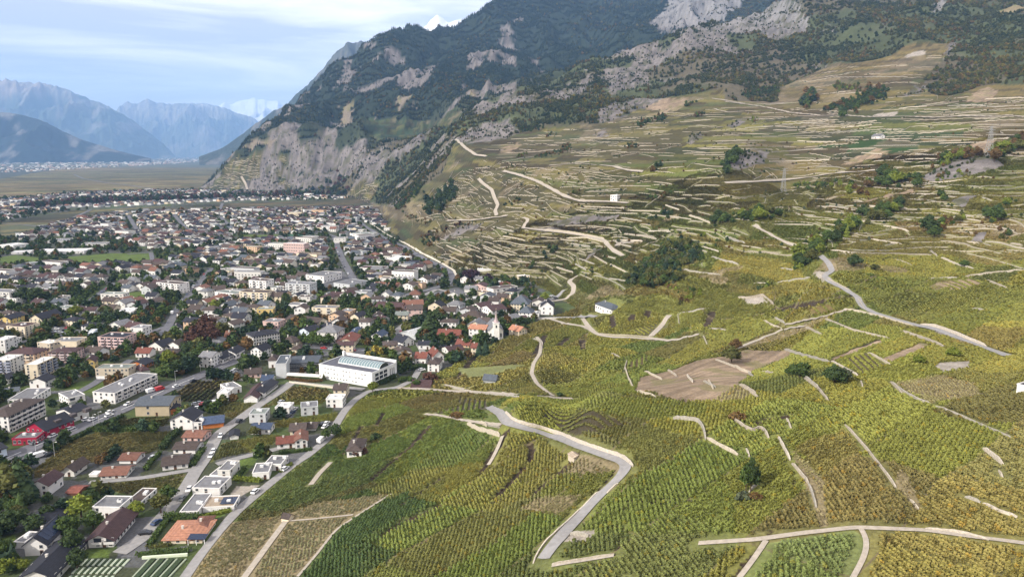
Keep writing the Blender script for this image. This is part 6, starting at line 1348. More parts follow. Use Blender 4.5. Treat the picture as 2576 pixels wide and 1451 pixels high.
# ------------------------------------------------------------------ foliage
def m_leaf(kind):
    def f(t, b):
        if kind == 'obj': src = N(t, 'ShaderNodeObjectInfo').outputs['Color']
        else:
            a = N(t, 'ShaderNodeAttribute'); a.attribute_type = 'INSTANCER'; a.attribute_name = 'tint'; src = a.outputs['Color']
        va = N(t, 'ShaderNodeAttribute'); va.attribute_name = 'var'
        mu = N(t, 'ShaderNodeMixRGB', blend_type='MULTIPLY'); mu.inputs['Fac'].default_value = 1; t.links.new(src, mu.inputs['Color1']); t.links.new(va.outputs['Color'], mu.inputs['Color2'])
        br = N(t, 'ShaderNodeMixRGB', blend_type='MULTIPLY'); br.inputs['Fac'].default_value = 1; br.inputs['Color2'].default_value = (1.05,1.02,1.02,1); t.links.new(mu.outputs[0], br.inputs['Color1']); t.links.new(br.outputs[0], b.inputs['Base Color']); b.inputs['Roughness'].default_value = .8; b.inputs['Specular IOR Level'].default_value = .12
    return f
M_LEAF = mat('foliage', m_leaf('obj')); M_LEAFI = mat('foliage_mass', m_leaf('inst')); M_BARK = mat('bark', m_flat((.07,.05,.035), 3, .7, 1.3))
def leaf_quads(centers, size, r, up=.3):
    V = []; F = []; C = []
    for i, c in enumerate(centers):
        n = Vector((r.normal(), r.normal(), r.normal()+up)).normalized(); a = n.orthogonal().normalized(); a.rotate(Matrix.Rotation(r.uniform(0, 6.28), 3, n)); b2 = n.cross(a); s = size*r.uniform(.6, 1.3); k = len(V)
        for u, v in ((-1,-.7),(1,-.7),(.7,1),(-.8,.8)): V.append(tuple(Vector(c)+a*u*s+b2*v*s))
        F.append((k, k+1, k+2, k+3)); v_ = r.uniform(.72, 1.28); w_ = r.uniform(.9, 1.1); C += [(v_*w_, v_, v_*.9)]*4
    return V, F, C
def crown_mesh(name, lobes, n, size, seed, mats):
    r = np.random.default_rng(seed); P = []
    tot = sum(l[3]**2 for l in lobes)
    for cx, cyy, cz, R, sz in lobes:
        for _ in range(int(n*R*R/tot)):
            d = r.normal(size=3); d /= np.linalg.norm(d); q = R*r.uniform(.55, 1.05); P.append((cx+d[0]*q, cyy+d[1]*q, cz+d[2]*q*sz))
    V, F, C = leaf_quads(P, size, r)
    # dense inner mass of branches and leaves, so that crowns are not see-through
    for cx, cyy, cz, R, sz in lobes:
        k = len(V); m = 6; rr = R*.68
        for i in range(1, 4):
            for j in range(m): t = math.pi*i/4; p = 2*math.pi*(j+.5*(i % 2))/m; q = rr*r.uniform(.8, 1.15); V.append((cx+q*math.sin(t)*math.cos(p), cyy+q*math.sin(t)*math.sin(p), cz+q*sz*math.cos(t)))
        V += [(cx, cyy, cz+rr*sz), (cx, cyy, cz-rr*sz)]; C += [(.8,.8,.75)]*20
        for i in range(2):
            for j in range(m): F.append((k+i*m+j, k+(i+1)*m+j, k+(i+1)*m+(j+1) % m, k+i*m+(j+1) % m))
        for j in range(m): F.append((k+j, k+(j+1) % m, k+18)); F.append((k+12+(j+1) % m, k+12+j, k+19))
    me = mesh_np(name, V, F, mats); point_color(me, 'var', np.array(C)); return me
def lobes_broad(r, h=9.0, w=3.6):
    L = [(0, 0, h*.62, w*.8, .95)]
    for k in range(7):
        a = 6.28*k/7+r.uniform(-.4, .4); q = w*r.uniform(.45, .68); L.append((q*math.cos(a), q*math.sin(a), h*r.uniform(.42, .78), w*r.uniform(.38, .56), r.uniform(.8, 1.1)))
    L.append((0, 0, h*.86, w*.45, .9)); return L
def trunk_mesh(h=9.0, w=3.6, seed=0):
    r = np.random.default_rng(seed); b = MB(); b.cyl((0,0,-.8),(0,0,h*.42),.34,.22,7)
    for k in range(4): a = 6.28*k/4+r.uniform(-.4,.4); b.cyl((0,0,h*.3+.2*k),(w*.5*math.cos(a), w*.5*math.sin(a), h*.62), .16, .05, 5)
    return b.mesh('trunk', [M_BARK])
def conifer_mesh(name, h, w, seed, mats, layers=9, per=11):
    r = np.random.default_rng(seed); V = []; F = []; C = []
    for i in range(layers):
        t = i/(layers-1); z = h*(.10+.86*t); R = w*(1-t)**.85+.25
        for j in range(per if t < .75 else per//2):
            a = r.uniform(0, 6.28); q = R*r.uniform(.75, 1.15); wd = q*.42+.2; k = len(V); ca, sa = math.cos(a), math.sin(a)
            V += [(0,0,z+.5+.05*h), (ca*q*.6-sa*wd, sa*q*.6+ca*wd, z-.1*q), (ca*q, sa*q, z-.38*q), (ca*q*.6+sa*wd, sa*q*.6-ca*wd, z-.1*q)]; F.append((k, k+1, k+2, k+3)); v = r.uniform(.7, 1.25); C += [(v, v, v)]*4
    me = mesh_np(name, V, F, mats); point_color(me, 'var', np.array(C)); return me
TR = {}
for k in range(4):
    r = np.random.default_rng(50+k); TR['broad', k] = (crown_mesh('crown', lobes_broad(r, 9, 3.6+.3*k), 560, .42, 60+k, [M_LEAF]), trunk_mesh(9, 3.6, k))
for k in range(2): TR['conifer', k] = (conifer_mesh('crown', 11, 3.0, 70+k, [M_LEAF], 13, 15), MB().cyl((0,0,-.8),(0,0,9),.3,.06,6).mesh('trunk', [M_BARK]))
r = np.random.default_rng(5); TR['cypress', 0] = (crown_mesh('crown', [(0,0,1.2+i*1.2, 1.15-.09*i, 1.5) for i in range(7)], 420, .3, 5, [M_LEAF]), MB().cyl((0,0,-.8),(0,0,6),.2,.05,5).mesh('trunk', [M_BARK]))
r = np.random.default_rng(8); TR['bush', 0] = (crown_mesh('crown', [(0,0,.9,1.0,.8),(.9,.2,.7,.7,.9),(-.8,.4,.75,.75,.9),(.1,-.8,.6,.7,.9)], 230, .26, 8, [M_LEAF]), None)
LC = {'dark green': (.040,.062,.024), 'green': (.055,.085,.025), 'yellow-green': (.13,.16,.028), 'rust-tinged': (.11,.07,.03), 'copper': (.085,.045,.036), 'yellow': (.24,.20,.045), 'blue-green': (.030,.052,.032), 'olive': (.085,.09,.03), 'grey-green': (.07,.085,.055), 'dark purple': (.035,.02,.03)}
TREES = []
def tree(kind, x, y, hgt, col, label=None, marks=None, group=None, wide=1.0, z=None):
    kk_ = {'broad': 4, 'conifer': 2, 'cypress': 1, 'bush': 1}[kind]; v = int(rng.integers(0, kk_)); cm, tm = TR[kind, v]; base = {'broad': 9.6, 'conifer': 11.3, 'cypress': 9.6, 'bush': 1.7}[kind]; s = hgt/base
    nm = {'broad': 'broadleaf_tree', 'conifer': 'conifer_tree', 'cypress': 'cypress_tree', 'bush': 'bush'}[kind]
    e = bpy.data.objects.new(nm, None); link(e); e.location = (x, y, H(x, y)); e.scale = (s*wide, s*wide, s); e.rotation_euler = (0, 0, rng.uniform(0, 6.28))
    c = LC[col] if isinstance(col, str) else col; j = rng.uniform(.85, 1.2); inst('crown', cm, e, (0,0,0), 0, tuple(q*j for q in c))
    if tm: inst('trunk', tm, e, (0,0,0))
    TREES.append((x, y))
    cat = 'bush' if kind == 'bush' else 'tree'
    if marks is None: e['label'] = label; e['category'] = cat; e['group'] = group or 'trees of the place'
    else:
        size = 'tall ' if hgt > 10 else 'small ' if hgt < 5.5 else ''
        pend(e, f'{size}{col} {"bush" if kind == "bush" else "conifer" if kind == "conifer" else "cypress" if kind == "cypress" else "broadleaf tree"}', x, y, 4, marks, group or 'single trees', cat)
    return e
def tpx(kind, px, py, hpx, col, label, wide=1.0):
    q = hit(px, py); _, _, d = proj(*q); return tree(kind, q[0], q[1], hpx*d/FPX, col, label, None, None, wide)
Z = CR(0,0,1.0)
for kind, px, py, hp, col, lb, wd in [
 ('conifer',52,1262,120,'dark green','very tall dark fir at the left beside the main road forecourt',1.3),('broad',18,1262,105,'olive','tall olive-golden broadleaf tree at the bottom left edge',1.1),('conifer',70,1255,88,'blue-green','dark blue-green fir leaning beside the tallest fir',1.3),
 ('broad',205,1300,62,'yellow-green','bright yellow-green tree behind the white cube house',1.25),('broad',235,1330,50,'green','green tree left of the white cube house',1.2),('broad',345,1298,45,'yellow-green','round yellow-green tree right of the white cube house',1.3),('broad',405,1290,56,'olive','olive tree between the brown flat roof and the street',1.2),('broad',425,1262,48,'green','green tree beside the street under the vines',1.2),
 ('broad',185,1390,66,'dark green','dark tree between the two large gabled houses, bottom left',.9),('broad',195,1430,60,'dark green','second dark tree below the large gabled houses',.95),('broad',170,1350,60,'green','green tree above the black-roofed gabled house',1.1),
 ('broad',30,1335,60,'dark green','dense dark tree at the left edge above black roofs',1.2),('broad',85,1335,45,'dark green','dense dark tree right of the left edge thicket',1.2),('broad',120,1305,42,'dark green','dark tree below the maroon gabled house',1.2),('broad',160,1290,44,'blue-green','blue-green tree right of the maroon gabled house',1.1),('broad',20,1400,50,'green','green tree on the lawn at the bottom left edge',1.2),('broad',15,1440,45,'yellow-green','yellow-green shrub tree in the bottom left corner',1.2),('broad',60,1435,35,'yellow-green','yellow-green tree left of the bottom black roof',1.2),
 ('broad',945,912,46,'yellow','large round yellow tree right of the exhibition hall',1.25),('broad',965,920,30,'olive','olive tree touching the large round yellow tree',1.2),
 ('broad',745,850,30,'green','green clipped tree, leftmost of the village row',1.1),('broad',765,868,32,'green','green clipped tree, second of the village row',1.2),('broad',783,870,34,'green','green clipped tree, third of the village row',1.2),('broad',805,872,34,'green','green clipped tree, fourth of the village row',1.2),('broad',826,872,36,'green','green clipped tree, rightmost of the village row',1.2),
 ('broad',938,988,32,'yellow-green','yellow-green tree beside the cream two-storey house',1.2),('conifer',815,956,18,'olive','small golden conifer before the exhibition hall wall',1.4),
 ('conifer',1078,848,62,'dark green','huge dark cedar in the middle of the village',2.0),('broad',1095,820,46,'dark green','dark tree behind the huge village cedar',1.3),('broad',1160,846,32,'green','green tree left of the orange-roofed white house',1.4),('broad',1175,870,24,'green','green tree below the church houses',1.2),
 ('conifer',1205,895,38,'blue-green','blue-green conifer at the vineyard corner, left one',1.2),('conifer',1222,895,42,'blue-green','blue-green conifer at the vineyard corner, right one',1.3),('broad',1318,836,22,'dark green','dark green tree at the village edge above the vines',1.4),('broad',1370,756,22,'yellow-green','yellow-green tree beside the black-roofed village end house',1.3),
 ('broad',1228,716,30,'dark purple','round dark purple tree above the village',1.2),('broad',1185,708,34,'dark purple','dark bare-looking tree beside the railway bend',1.4),('broad',1165,700,30,'grey-green','grey-green tree beside the railway bend',1.3),('broad',1090,770,28,'green','green tree group below the railway square',1.5),('broad',1115,775,26,'olive','olive tree below the railway square',1.4),
 ('broad',520,845,58,'copper','large copper beech, upper one above the villa',1.1),('broad',535,868,60,'copper','large copper beech, middle one above the villa',1.05),('broad',490,872,56,'copper','large copper beech, left one above the villa',1.15),('broad',555,850,44,'olive','olive tree right of the copper beeches',1.0),('broad',478,895,40,'dark green','dark tree under the left copper beech',1.1),('broad',505,905,42,'green','green tree under the copper beeches',1.1),
 ('broad',425,925,52,'yellow-green','bright yellow-green tree by the brown-roofed cream house',.9),('broad',445,945,44,'dark green','dark tree group beside the main road, left part',1.4),('broad',470,940,50,'blue-green','dark tree group beside the main road, middle part',1.3),('broad',488,930,46,'dark green','dark tree group beside the main road, right part',1.1),('broad',420,950,36,'green','green shrubs below the yellow-green roadside tree',1.5),
 ('broad',540,786,34,'yellow-green','bright green tree beside the striped white house in town',1.1),('broad',190,800,36,'yellow-green','bright green tree right of the town car park',1.2),('broad',265,795,30,'olive','olive tree group behind the pink-framed block',1.5),('broad',60,905,38,'rust-tinged','rust-coloured tree in front of the peach apartment house',1.1),('conifer',155,745,48,'dark green','dark slim conifer in the left part of town',.9),
 ('broad',60,760,40,'dark green','wide dark tree left of the town car park road',1.5),('broad',95,762,40,'dark green','second wide dark tree in the left part of town',1.4),('broad',25,745,34,'olive','olive tree at the left edge of the town',1.3),('broad',145,800,34,'dark green','dark tree beside the town car park',1.2),('broad',105,850,34,'dark green','dark tree below the cream gabled block',1.3),
 ('broad',1876,1240,84,'green','tall narrow dark green tree standing alone in the vineyard',.62),('broad',1888,1236,94,'dark green','darker right-hand stem of the lone narrow vineyard tree',.58),('bush',1870,1258,22,'grey-green','grey-green bush at the foot of the vineyard cypress',1.2),('bush',1900,1255,18,'rust-tinged','rusty bush at the foot of the vineyard cypress',1.1),
 ('bush',1854,1055,20,'rust-tinged','round rust-red bush on the angled stone wall',1.2),('broad',2098,968,54,'dark green','large dark tree, left one beside the small striped vines',1.3),('broad',2122,962,40,'grey-green','grey-green tree right of the large dark tree',1.2),('broad',2012,952,44,'green','green tree cluster above the brown plots',1.3),('broad',1990,948,30,'green','smaller green tree beside the cluster above brown plots',1.2),
 ('broad',1840,912,44,'olive','olive shrubby tree left of the bare brown plots',1.4),('broad',1850,880,30,'rust-tinged','autumn-coloured tree above the bare brown plots',1.3),('broad',2311,916,26,'yellow-green','yellow-green tree below the sunlit lane walls',1.5),('broad',2396,898,28,'yellow-green','yellow-green tree beside the concrete pond',1.5),('broad',2148,672,34,'dark green','round dark tree right of the lane bend',1.3),
 ('broad',2200,682,20,'olive','olive scrub tree right of the round dark tree',1.8),('broad',2425,672,20,'green','round green tree above the long upper track',1.4),('bush',1150,1050,14,'rust-tinged','brown bush beside the small vineyard stone wall',1.5),('bush',1080,955,18,'copper','dark copper bush behind the low maroon barn',1.4),('broad',1048,972,20,'green','green tree at the lane corner by the hall',1.4),
 ('bush',880,1140,20,'dark green','dark bush left of the lone vineyard house',1.2),('bush',905,1142,18,'copper','copper bush left of the lone vineyard house',1.2),('bush',945,1105,16,'dark green','dark bush behind the lone vineyard house',1.3),('conifer',713,1165,20,'dark green','small round conifer beside the red-orange L-shaped roof',1.6),('broad',845,1098,36,'dark green','dark garden tree beside the lane and parked cars',1.2),('broad',820,1105,30,'green','green garden tree behind the gabled orange wing',1.2),
 ('broad',640,1098,28,'olive','olive tree beside the navy-roofed bungalow',1.2),('broad',2335,590,52,'dark green','tall dark tree at the rocky vineyard edge',1.1),('broad',2350,600,34,'green','green tree beside the tall dark tree',1.2),('broad',1408,998,14,'dark green','dark round shrub beside the vineyard road',1.6),('bush',1560,1030,6,'green','small green bush in bright vines',1.5)]:
    tpx(kind, px, py, hp, col, lb, wd)
for k, (x, y) in enumerate([(265,1105),(395,1130),(525,1112)]):
    px, py = cB((x, y))[0]; tpx('cypress', px, py, 14, 'dark green', f'small clipped cypress, {ORD[k]} from the left before the orange tiled bungalow', .55)
# hedges: clipped rows
def hedge(crop, pts, w, h, col, label):
    P = line3(crop(*pts) if crop else pts, 1.0, 1)
    if P is None: return
    r = np.random.default_rng(len(HEDG)); C3 = []
    for q in P:
        for _ in range(int(10*w*h)): C3.append((q[0]+r.uniform(-w/2, w/2), q[1]+r.uniform(-w/2, w/2), H(*q)+h*r.uniform(.15, 1.0)))
    c0 = np.array([P[len(P)//2][0], P[len(P)//2][1], H(*P[len(P)//2])]); V, F, C = leaf_quads([np.array(c)-c0 for c in C3], .32, r)
    W_ = strip(P, w*.8, h*.8)[0]; 
    k = len(V); n = len(P)
    for i in range(n):
        a = W_[i, 0]-c0; b = W_[i, 3]-c0; V += [(a[0], a[1], a[2]-h), tuple(a), tuple(b), (b[0], b[1], b[2]-h)]; C += [(.8,.8,.8)]*4
    for i in range(n-1):
        for j in range(3): F.append((k+i*4+j, k+i*4+j+1, k+i*4+j+5, k+i*4+j+4))
    me = mesh_np('hedge', V, F, [M_LEAF]); point_color(me, 'var', np.array(C)); o = link(bpy.data.objects.new('hedge', me)); o.location = c0; o.color = rgba(LC[col]); tag(o, label, 'hedge', 'garden hedges'); HEDG.append(o)
    for q in P: occ_mark(q[0], q[1], 1)
HEDG = []
hedge(cB, ((300,1065),(400,910),(520,745)), 2.2, 2.2, 'green', 'long green hedge left of the orange tiled bungalow')
hedge(cB, ((160,1180),(420,1160),(800,1125)), 2.2, 1.8, 'green', 'long green hedge between cemetery and orange tiled bungalow')
hedge(cB, ((290,1065),(420,1060),(545,1050)), 2.0, 1.4, 'olive', 'low olive hedge in front of the orange tiled bungalow')
hedge(cB, ((530,690),(700,720),(900,700)), 4.0, 2.6, 'green', 'thick green hedge below the long narrow white house')
hedge(cB, ((950,690),(1150,640),(1330,600)), 2.5, 1.5, 'yellow-green', 'bright hedge below the carport with solar panels')
hedge(cB, ((1420,190),(1600,200),(1741,215)), 2.6, 1.8, 'yellow-green', 'clipped yellow-green hedge beside the sand yard')
hedge(cB, ((1430,180),(1480,120),(1530,60)), 2.4, 1.8, 'green', 'short green hedge right of the tall cube house')
hedge(cE, ((560,1200),(760,1185),(940,1160)), 2.2, 1.6, 'green', 'green hedge in front of the red-orange L-shaped roof')
hedge(cE, ((560,1445),(620,1400),(690,1355)), 2.0, 1.6, 'yellow-green', 'yellow-green hedge along the lane below the grey bungalow')
hedge(cC, ((920,1060),(1050,980),(1190,900)), 2.6, 2.2, 'dark green', 'dark hedge between main road and the big vine plot')
hedge(cC, ((1240,880),(1440,790),(1600,725)), 2.4, 2.0, 'dark green', 'dark hedge continuing along the main road')
hedge(cC, ((1250,900),(1500,905),(1741,900)), 5.0, 2.2, 'green', 'band of orchard shrubs above the big vine plot')
hedge(cD, ((0,890),(180,880),(380,860)), 5.0, 2.4, 'dark green', 'second band of orchard shrubs below the stone barn')
hedge(cD, ((100,850),(300,800),(500,770)), 4.0, 1.8, 'olive', 'loose olive shrub band in front of the stone barn')
hedge(cD, ((480,1150),(560,1030),(680,930)), 3.5, 3.0, 'dark green', 'dark hedge left of the three houses by the street')
hedge(cD, ((860,1370),(920,1270),(990,1170)), 3.0, 2.2, 'green', 'green hedge between the street and the third house')
hedge(cD, ((250,1420),(330,1310),(440,1210)), 2.2, 2.0, 'green', 'hedge beside the drive of the rust-roofed cottage')
hedge(cI, ((720,1180),(800,1140),(900,1150)), 4.0, 2.5, 'dark green', 'dark shrubs beside the brown-roofed corner house')
hedge(cI, ((570,1340),(640,1310),(720,1330)), 4.0, 2.5, 'green', 'green shrubs at the lane corner left of the low barn')
hedge(cI, ((220,1370),(350,1350),(480,1280)), 4.0, 3.0, 'dark green', 'dark trees and shrubs along the exhibition hall end')
hedge(cH, ((450,1150),(700,1190),(880,1185)), 3.0, 1.5, 'rust-tinged', 'reddish shrubs under the white concrete canopy')
print('trees by hand', len(TREES), round(time.time()-T0, 1))
def street_cars(px_pts, side, n, where):
    P = line3(px_pts, 2.0, 3); k0 = len(P)//(n+1)
    for k in range(n):
        i = min(len(P)-2, int((k+.6)*k0+rng.integers(-3, 3))); i = max(i, 1); d = P[i+1]-P[i-1]; d = d/np.linalg.norm(d); q = P[i]+np.array([d[1], -d[0]])*side; px, py, _ = proj(q[0], q[1], H(*q)); cn = CN[int(rng.integers(0, 8))]
        car(px, py, math.atan2(d[1], d[0])+(math.pi if rng.random() < .4 else 0), cn, f'{where}, {ORD[k]} from its near end', rng.random() < .12)
street_cars([(416,1294),(464,1236),(492,1184),(520,1150),(548,1092),(600,1056),(649,1020)], 2.2, 6, 'parked near the three street houses')
street_cars([(590,1291),(650,1240),(700,1200),(762,1155),(829,1100),(870,1030)], -1.4, 3, 'on the lane beside modern cube houses')
street_cars([(204,774),(260,731),(290,712)], 2.2, 5, 'in the far left town street')
street_cars([(532,675),(495,721),(449,774),(424,820)], 2.6, 9, 'parked on the straight avenue, left town')
street_cars([(0,880),(90,850),(200,840),(330,850),(424,820)], 2.2, 9, 'parked behind the cream blocks')
street_cars([(660,884),(720,868),(790,872),(860,880),(930,882)], 3.0, 8, 'parked behind the exhibition hall')
street_cars([(985,888),(1010,860),(1000,830),(1040,800),(1030,770),(1060,745)], 2.0, 7, 'in the winding village street')
street_cars([(840,594),(859,647),(872,672),(896,715)], 3.0, 9, 'along the wide avenue in mid town')
street_cars([(80,1126),(168,1090),(250,1056),(340,1016),(430,975)], -2.6, 6, 'driving on the main road')
# tree bands on the slope
BANDS = [([(1075,525),(1110,502),(1140,480)],38,14,'blue-green'),([(1000,522),(1028,492),(1055,475)],22,8,'dark green'),([(1570,715),(1584,684),(1648,641),(1662,620),(1726,605),(1762,623),(1769,662),(1712,673),(1705,712),(1676,723),(1620,723)],'poly',8.5,'wood'),([(2008,668),(2090,612),(2150,562),(2270,528)],26,11,'green'),([(1740,537),(1820,543)],10,6,'olive'),([(1797,565),(1872,545),(1970,541)],22,11,'green'),
 ([(1630,548),(1680,544)],16,8,'dark green'),([(1315,685),(1357,657),(1400,632)],18,7,'dark green'),([(1425,669),(1453,643)],14,5,'grey-green'),([(1673,723),(1762,737)],12,5,'olive'),([(1985,668),(2020,655)],34,12,'green'),([(2357,580),(2428,545)],22,7,'olive'),([(2480,545),(2515,540)],30,12,'green'),([(2515,595),(2550,585)],26,7,'olive'),
 ([(2525,515),(2555,510)],16,7,'green'),([(2365,500),(2390,496)],18,7,'green'),([(2318,513),(2335,508)],12,6,'green'),([(2180,458),(2245,458),(2315,458)],26,13,'green'),([(2130,480),(2180,484)],20,11,'olive'),([(2000,470),(2110,462)],12,6,'green'),([(2341,420),(2393,396),(2460,390)],18,11,'olive'),([(2490,396),(2535,380),(2590,360)],26,13,'olive'),
 ([(2354,450),(2431,438)],12,6,'olive'),([(2020,258),(2045,245)],24,16,'dark green'),([(2082,274),(2100,268)],12,8,'dark green'),([(2115,280),(2164,256),(2222,232)],26,13,'dark green'),([(2102,218),(2157,224)],14,8,'olive'),([(1875,240),(1954,228)],20,9,'dark green'),([(1750,294),(1762,288)],8,8,'dark green'),([(1725,268),(1736,262)],8,8,'dark green'),
 ([(1607,314),(1671,294)],12,8,'dark green'),([(1648,434),(1656,420)],10,9,'dark green'),([(1825,425),(1845,395)],26,13,'dark green'),([(1560,372),(1600,366)],9,6,'dark green'),([(1415,372),(1428,366)],7,6,'dark green'),([(1310,328),(1355,322)],9,8,'dark green'),([(1275,426),(1292,420)],8,6,'dark green'),([(1380,344),(1392,338)],7,6,'dark green'),
 ([(1300,395),(1325,388)],7,6,'olive'),([(1150,700),(1175,692)],14,8,'dark green'),([(1540,615),(1575,612)],8,5,'grey-green'),([(1445,490),(1465,480)],10,7,'olive'),([(1640,500),(1690,492)],10,6,'olive'),([(1890,305),(1905,300)],8,6,'olive'),([(1270,520),(1300,505)],12,5,'dark green'),([(1700,775),(1745,745)],10,6,'olive'),([(1760,600),(1790,592)],12,6,'olive'),([(1800,610),(1840,600)],9,5,'olive'),
 ([(1900,730),(1940,722)],6,4,'green'),([(1355,395),(1440,375)],9,5,'dark green'),([(1870,555),(1910,560)],12,7,'green'),([(1030,545),(1080,560)],14,5,'grey-green'),([(1060,600),(1120,575),(1190,560)],10,5,'rust-tinged'),([(1075,615),(1100,600)],14,7,'dark green')]
def sstep1(a, b, x): t = min(max((x-a)/(b-a), 0), 1); return t*t*(3-2*t)
cand = []
for pts, w, hgt, col in BANDS:
    if w == 'poly':
        xs = [p[0] for p in pts]; ys = [p[1] for p in pts]
        for _ in range(900):
            a = (rng.uniform(min(xs), max(xs)), rng.uniform(min(ys), max(ys)))
            if inpoly(np.array([a[0]]), np.array([a[1]]), pts)[0]: q = hit(*a); cand.append((q[0], q[1], hgt*rng.uniform(.4, 1.15), col))
        continue
    q0 = hit(*pts[len(pts)//2]); D = densify(pts, 4); m = sum(1 for _ in D); area = 0
    for i, p in enumerate(D):
        for _ in range(max(1, int(w*4/ (28 if q0[1] < 900 else 9 if q0[1] < 1500 else 6)))):
            if hash2(int(p[0]//9), int(p[1]//9), 66) < .22: continue
            a = (p[0]+rng.normal()*5, p[1]+rng.normal()*w*.30); q = hit(*a)
            if abs(q[1]-q0[1]) > .35*q0[1]+40 or occ_at(q[0], q[1]): continue
            cand.append((q[0], q[1], hgt*rng.uniform(.4, 1.2), col))
keep = []; grid = {}
for c in sorted(cand, key=lambda c: c[1]):
    mind = c[2]*.42; k = (int(c[0]//4), int(c[1]//4)); ok = True
    for i in (-1, 0, 1):
        for j in (-1, 0, 1):
            for o in grid.get((k[0]+i, k[1]+j), ()):
                if (o[0]-c[0])**2+(o[1]-c[1])**2 < mind*mind: ok = False
    if ok: grid.setdefault(k, []).append(c); keep.append(c)
MIX = {'wood': ['dark green','green','blue-green','olive','grey-green','olive','dark green','green'], 'dark green': ['dark green','blue-green','dark green','green','rust-tinged'], 'green': ['green','olive','dark green','green','yellow-green'], 'olive': ['olive','green','rust-tinged','yellow-green'], 'blue-green': ['blue-green','dark green'], 'grey-green': ['grey-green','olive','rust-tinged'], 'rust-tinged': ['rust-tinged','grey-green','dark purple']}
keep.sort(key=lambda c: -c[2]/c[1]); REST = []
n_tree_things = 300-len(TREES)-60
for i, c in enumerate(keep):
    col = MIX[c[3]][int(rng.integers(0, len(MIX[c[3]])))]
    if i < n_tree_things: tree('broad' if rng.random() < .93 else 'conifer', c[0], c[1], c[2], col, None, LMH, 'trees on the vineyard slope', rng.uniform(.9, 1.25))
    else: REST.append((c[0], c[1], c[2], LC[col]))
for poly_ in (cA((820,1451),(1020,1210),(1741,1210),(1741,1451)), cB((0,1500),(150,1160),(830,1150),(640,1500)), cA((850,1200),(1000,1060),(1500,1060),(1500,1210)), cB((560,1130),(560,1050),(900,1050),(900,1110)), cB((1000,620),(1450,600),(1741,240),(1450,250))):
    W3 = np.array([hit(*p)[:2] for p in poly_]); gx_, gy_ = np.meshgrid(np.arange(W3[:,0].min(), W3[:,0].max(), 2.0), np.arange(W3[:,1].min(), W3[:,1].max(), 2.0)); kk2 = inpoly(gx_, gy_, W3)
    for a_, b_ in zip(gx_[kk2], gy_[kk2]): occ_mark(a_, b_, 2)
# town trees: near ones as things, others as mass
tc_ = []
nt_ = 9000
for _ in range(nt_*6):
    if len(tc_) >= nt_: break
    px = rng.uniform(-60, 1350); py = 478+ (1451-478)*rng.random()**2.0; a, b, c = ray_dir(px, py); z = -CZ/c; x, y = a*z, b*z
    if y > 3300 or nearest(hill, x, y) and nearest(FD, x, y) > 6: continue
    if nearest(cls, x, y) != TOWN or occ_at(x, y): continue
    if 505 < py < 528 and px < 900: continue
    if y < 560 and (occ_at(x+4, y) or occ_at(x-4, y) or occ_at(x, y-6) or occ_at(x, y+4) or occ_at(x-2, y-9)): continue
    tc_.append((x, y))
tc_.sort(key=lambda c: c[1]); own = 0
for x, y in tc_:
    u = rng.random(); col = ['dark green','dark green','blue-green','green','olive','dark green','rust-tinged','blue-green','green','green'][int(rng.integers(0, 10))]
    hgt = rng.uniform(3.5, 8.5) if u < .86 else rng.uniform(9, 13)
    if y < 340 and rng.random() < .6: continue
    if y < 560 and own < 58 and rng.random() < .7: tree('conifer' if u > .9 else 'broad', x, y, hgt*.9, col, None, LMK, 'garden trees in town', rng.uniform(.9, 1.2)); own += 1
    else: REST.append((x, y, hgt*rng.uniform(.8,1.1)*(1.15 if y > 1500 else 1), LC[col]))
# scrub along the upper terraces
for P, h_, t_ in WP:
    if P[:, 1].mean() > 620 and rng.random() < .55:
        for _ in range(int(rng.integers(1, 4))):
            q = P[int(rng.integers(0, len(P)))]; REST.append((q[0]+rng.normal()*3, q[1]+rng.normal()*3, rng.uniform(1.6, 4.2), LC[['olive','dark green','grey-green','rust-tinged'][int(rng.integers(0, 4))]]))
# poplar-like dark row between the fields and the far village
for px in np.arange(60, 880, 5):
    for r_ in range(2):
        a, b, c = ray_dir(px+rng.uniform(-3, 3), 521-.035*px+(5 if px < 180 else 0)-r_*rng.uniform(2, 8)); z = -CZ/c; REST.append((a*z, b*z, rng.uniform(12, 22), LC[['dark green','blue-green','copper'][int(rng.integers(0, 3))]]))
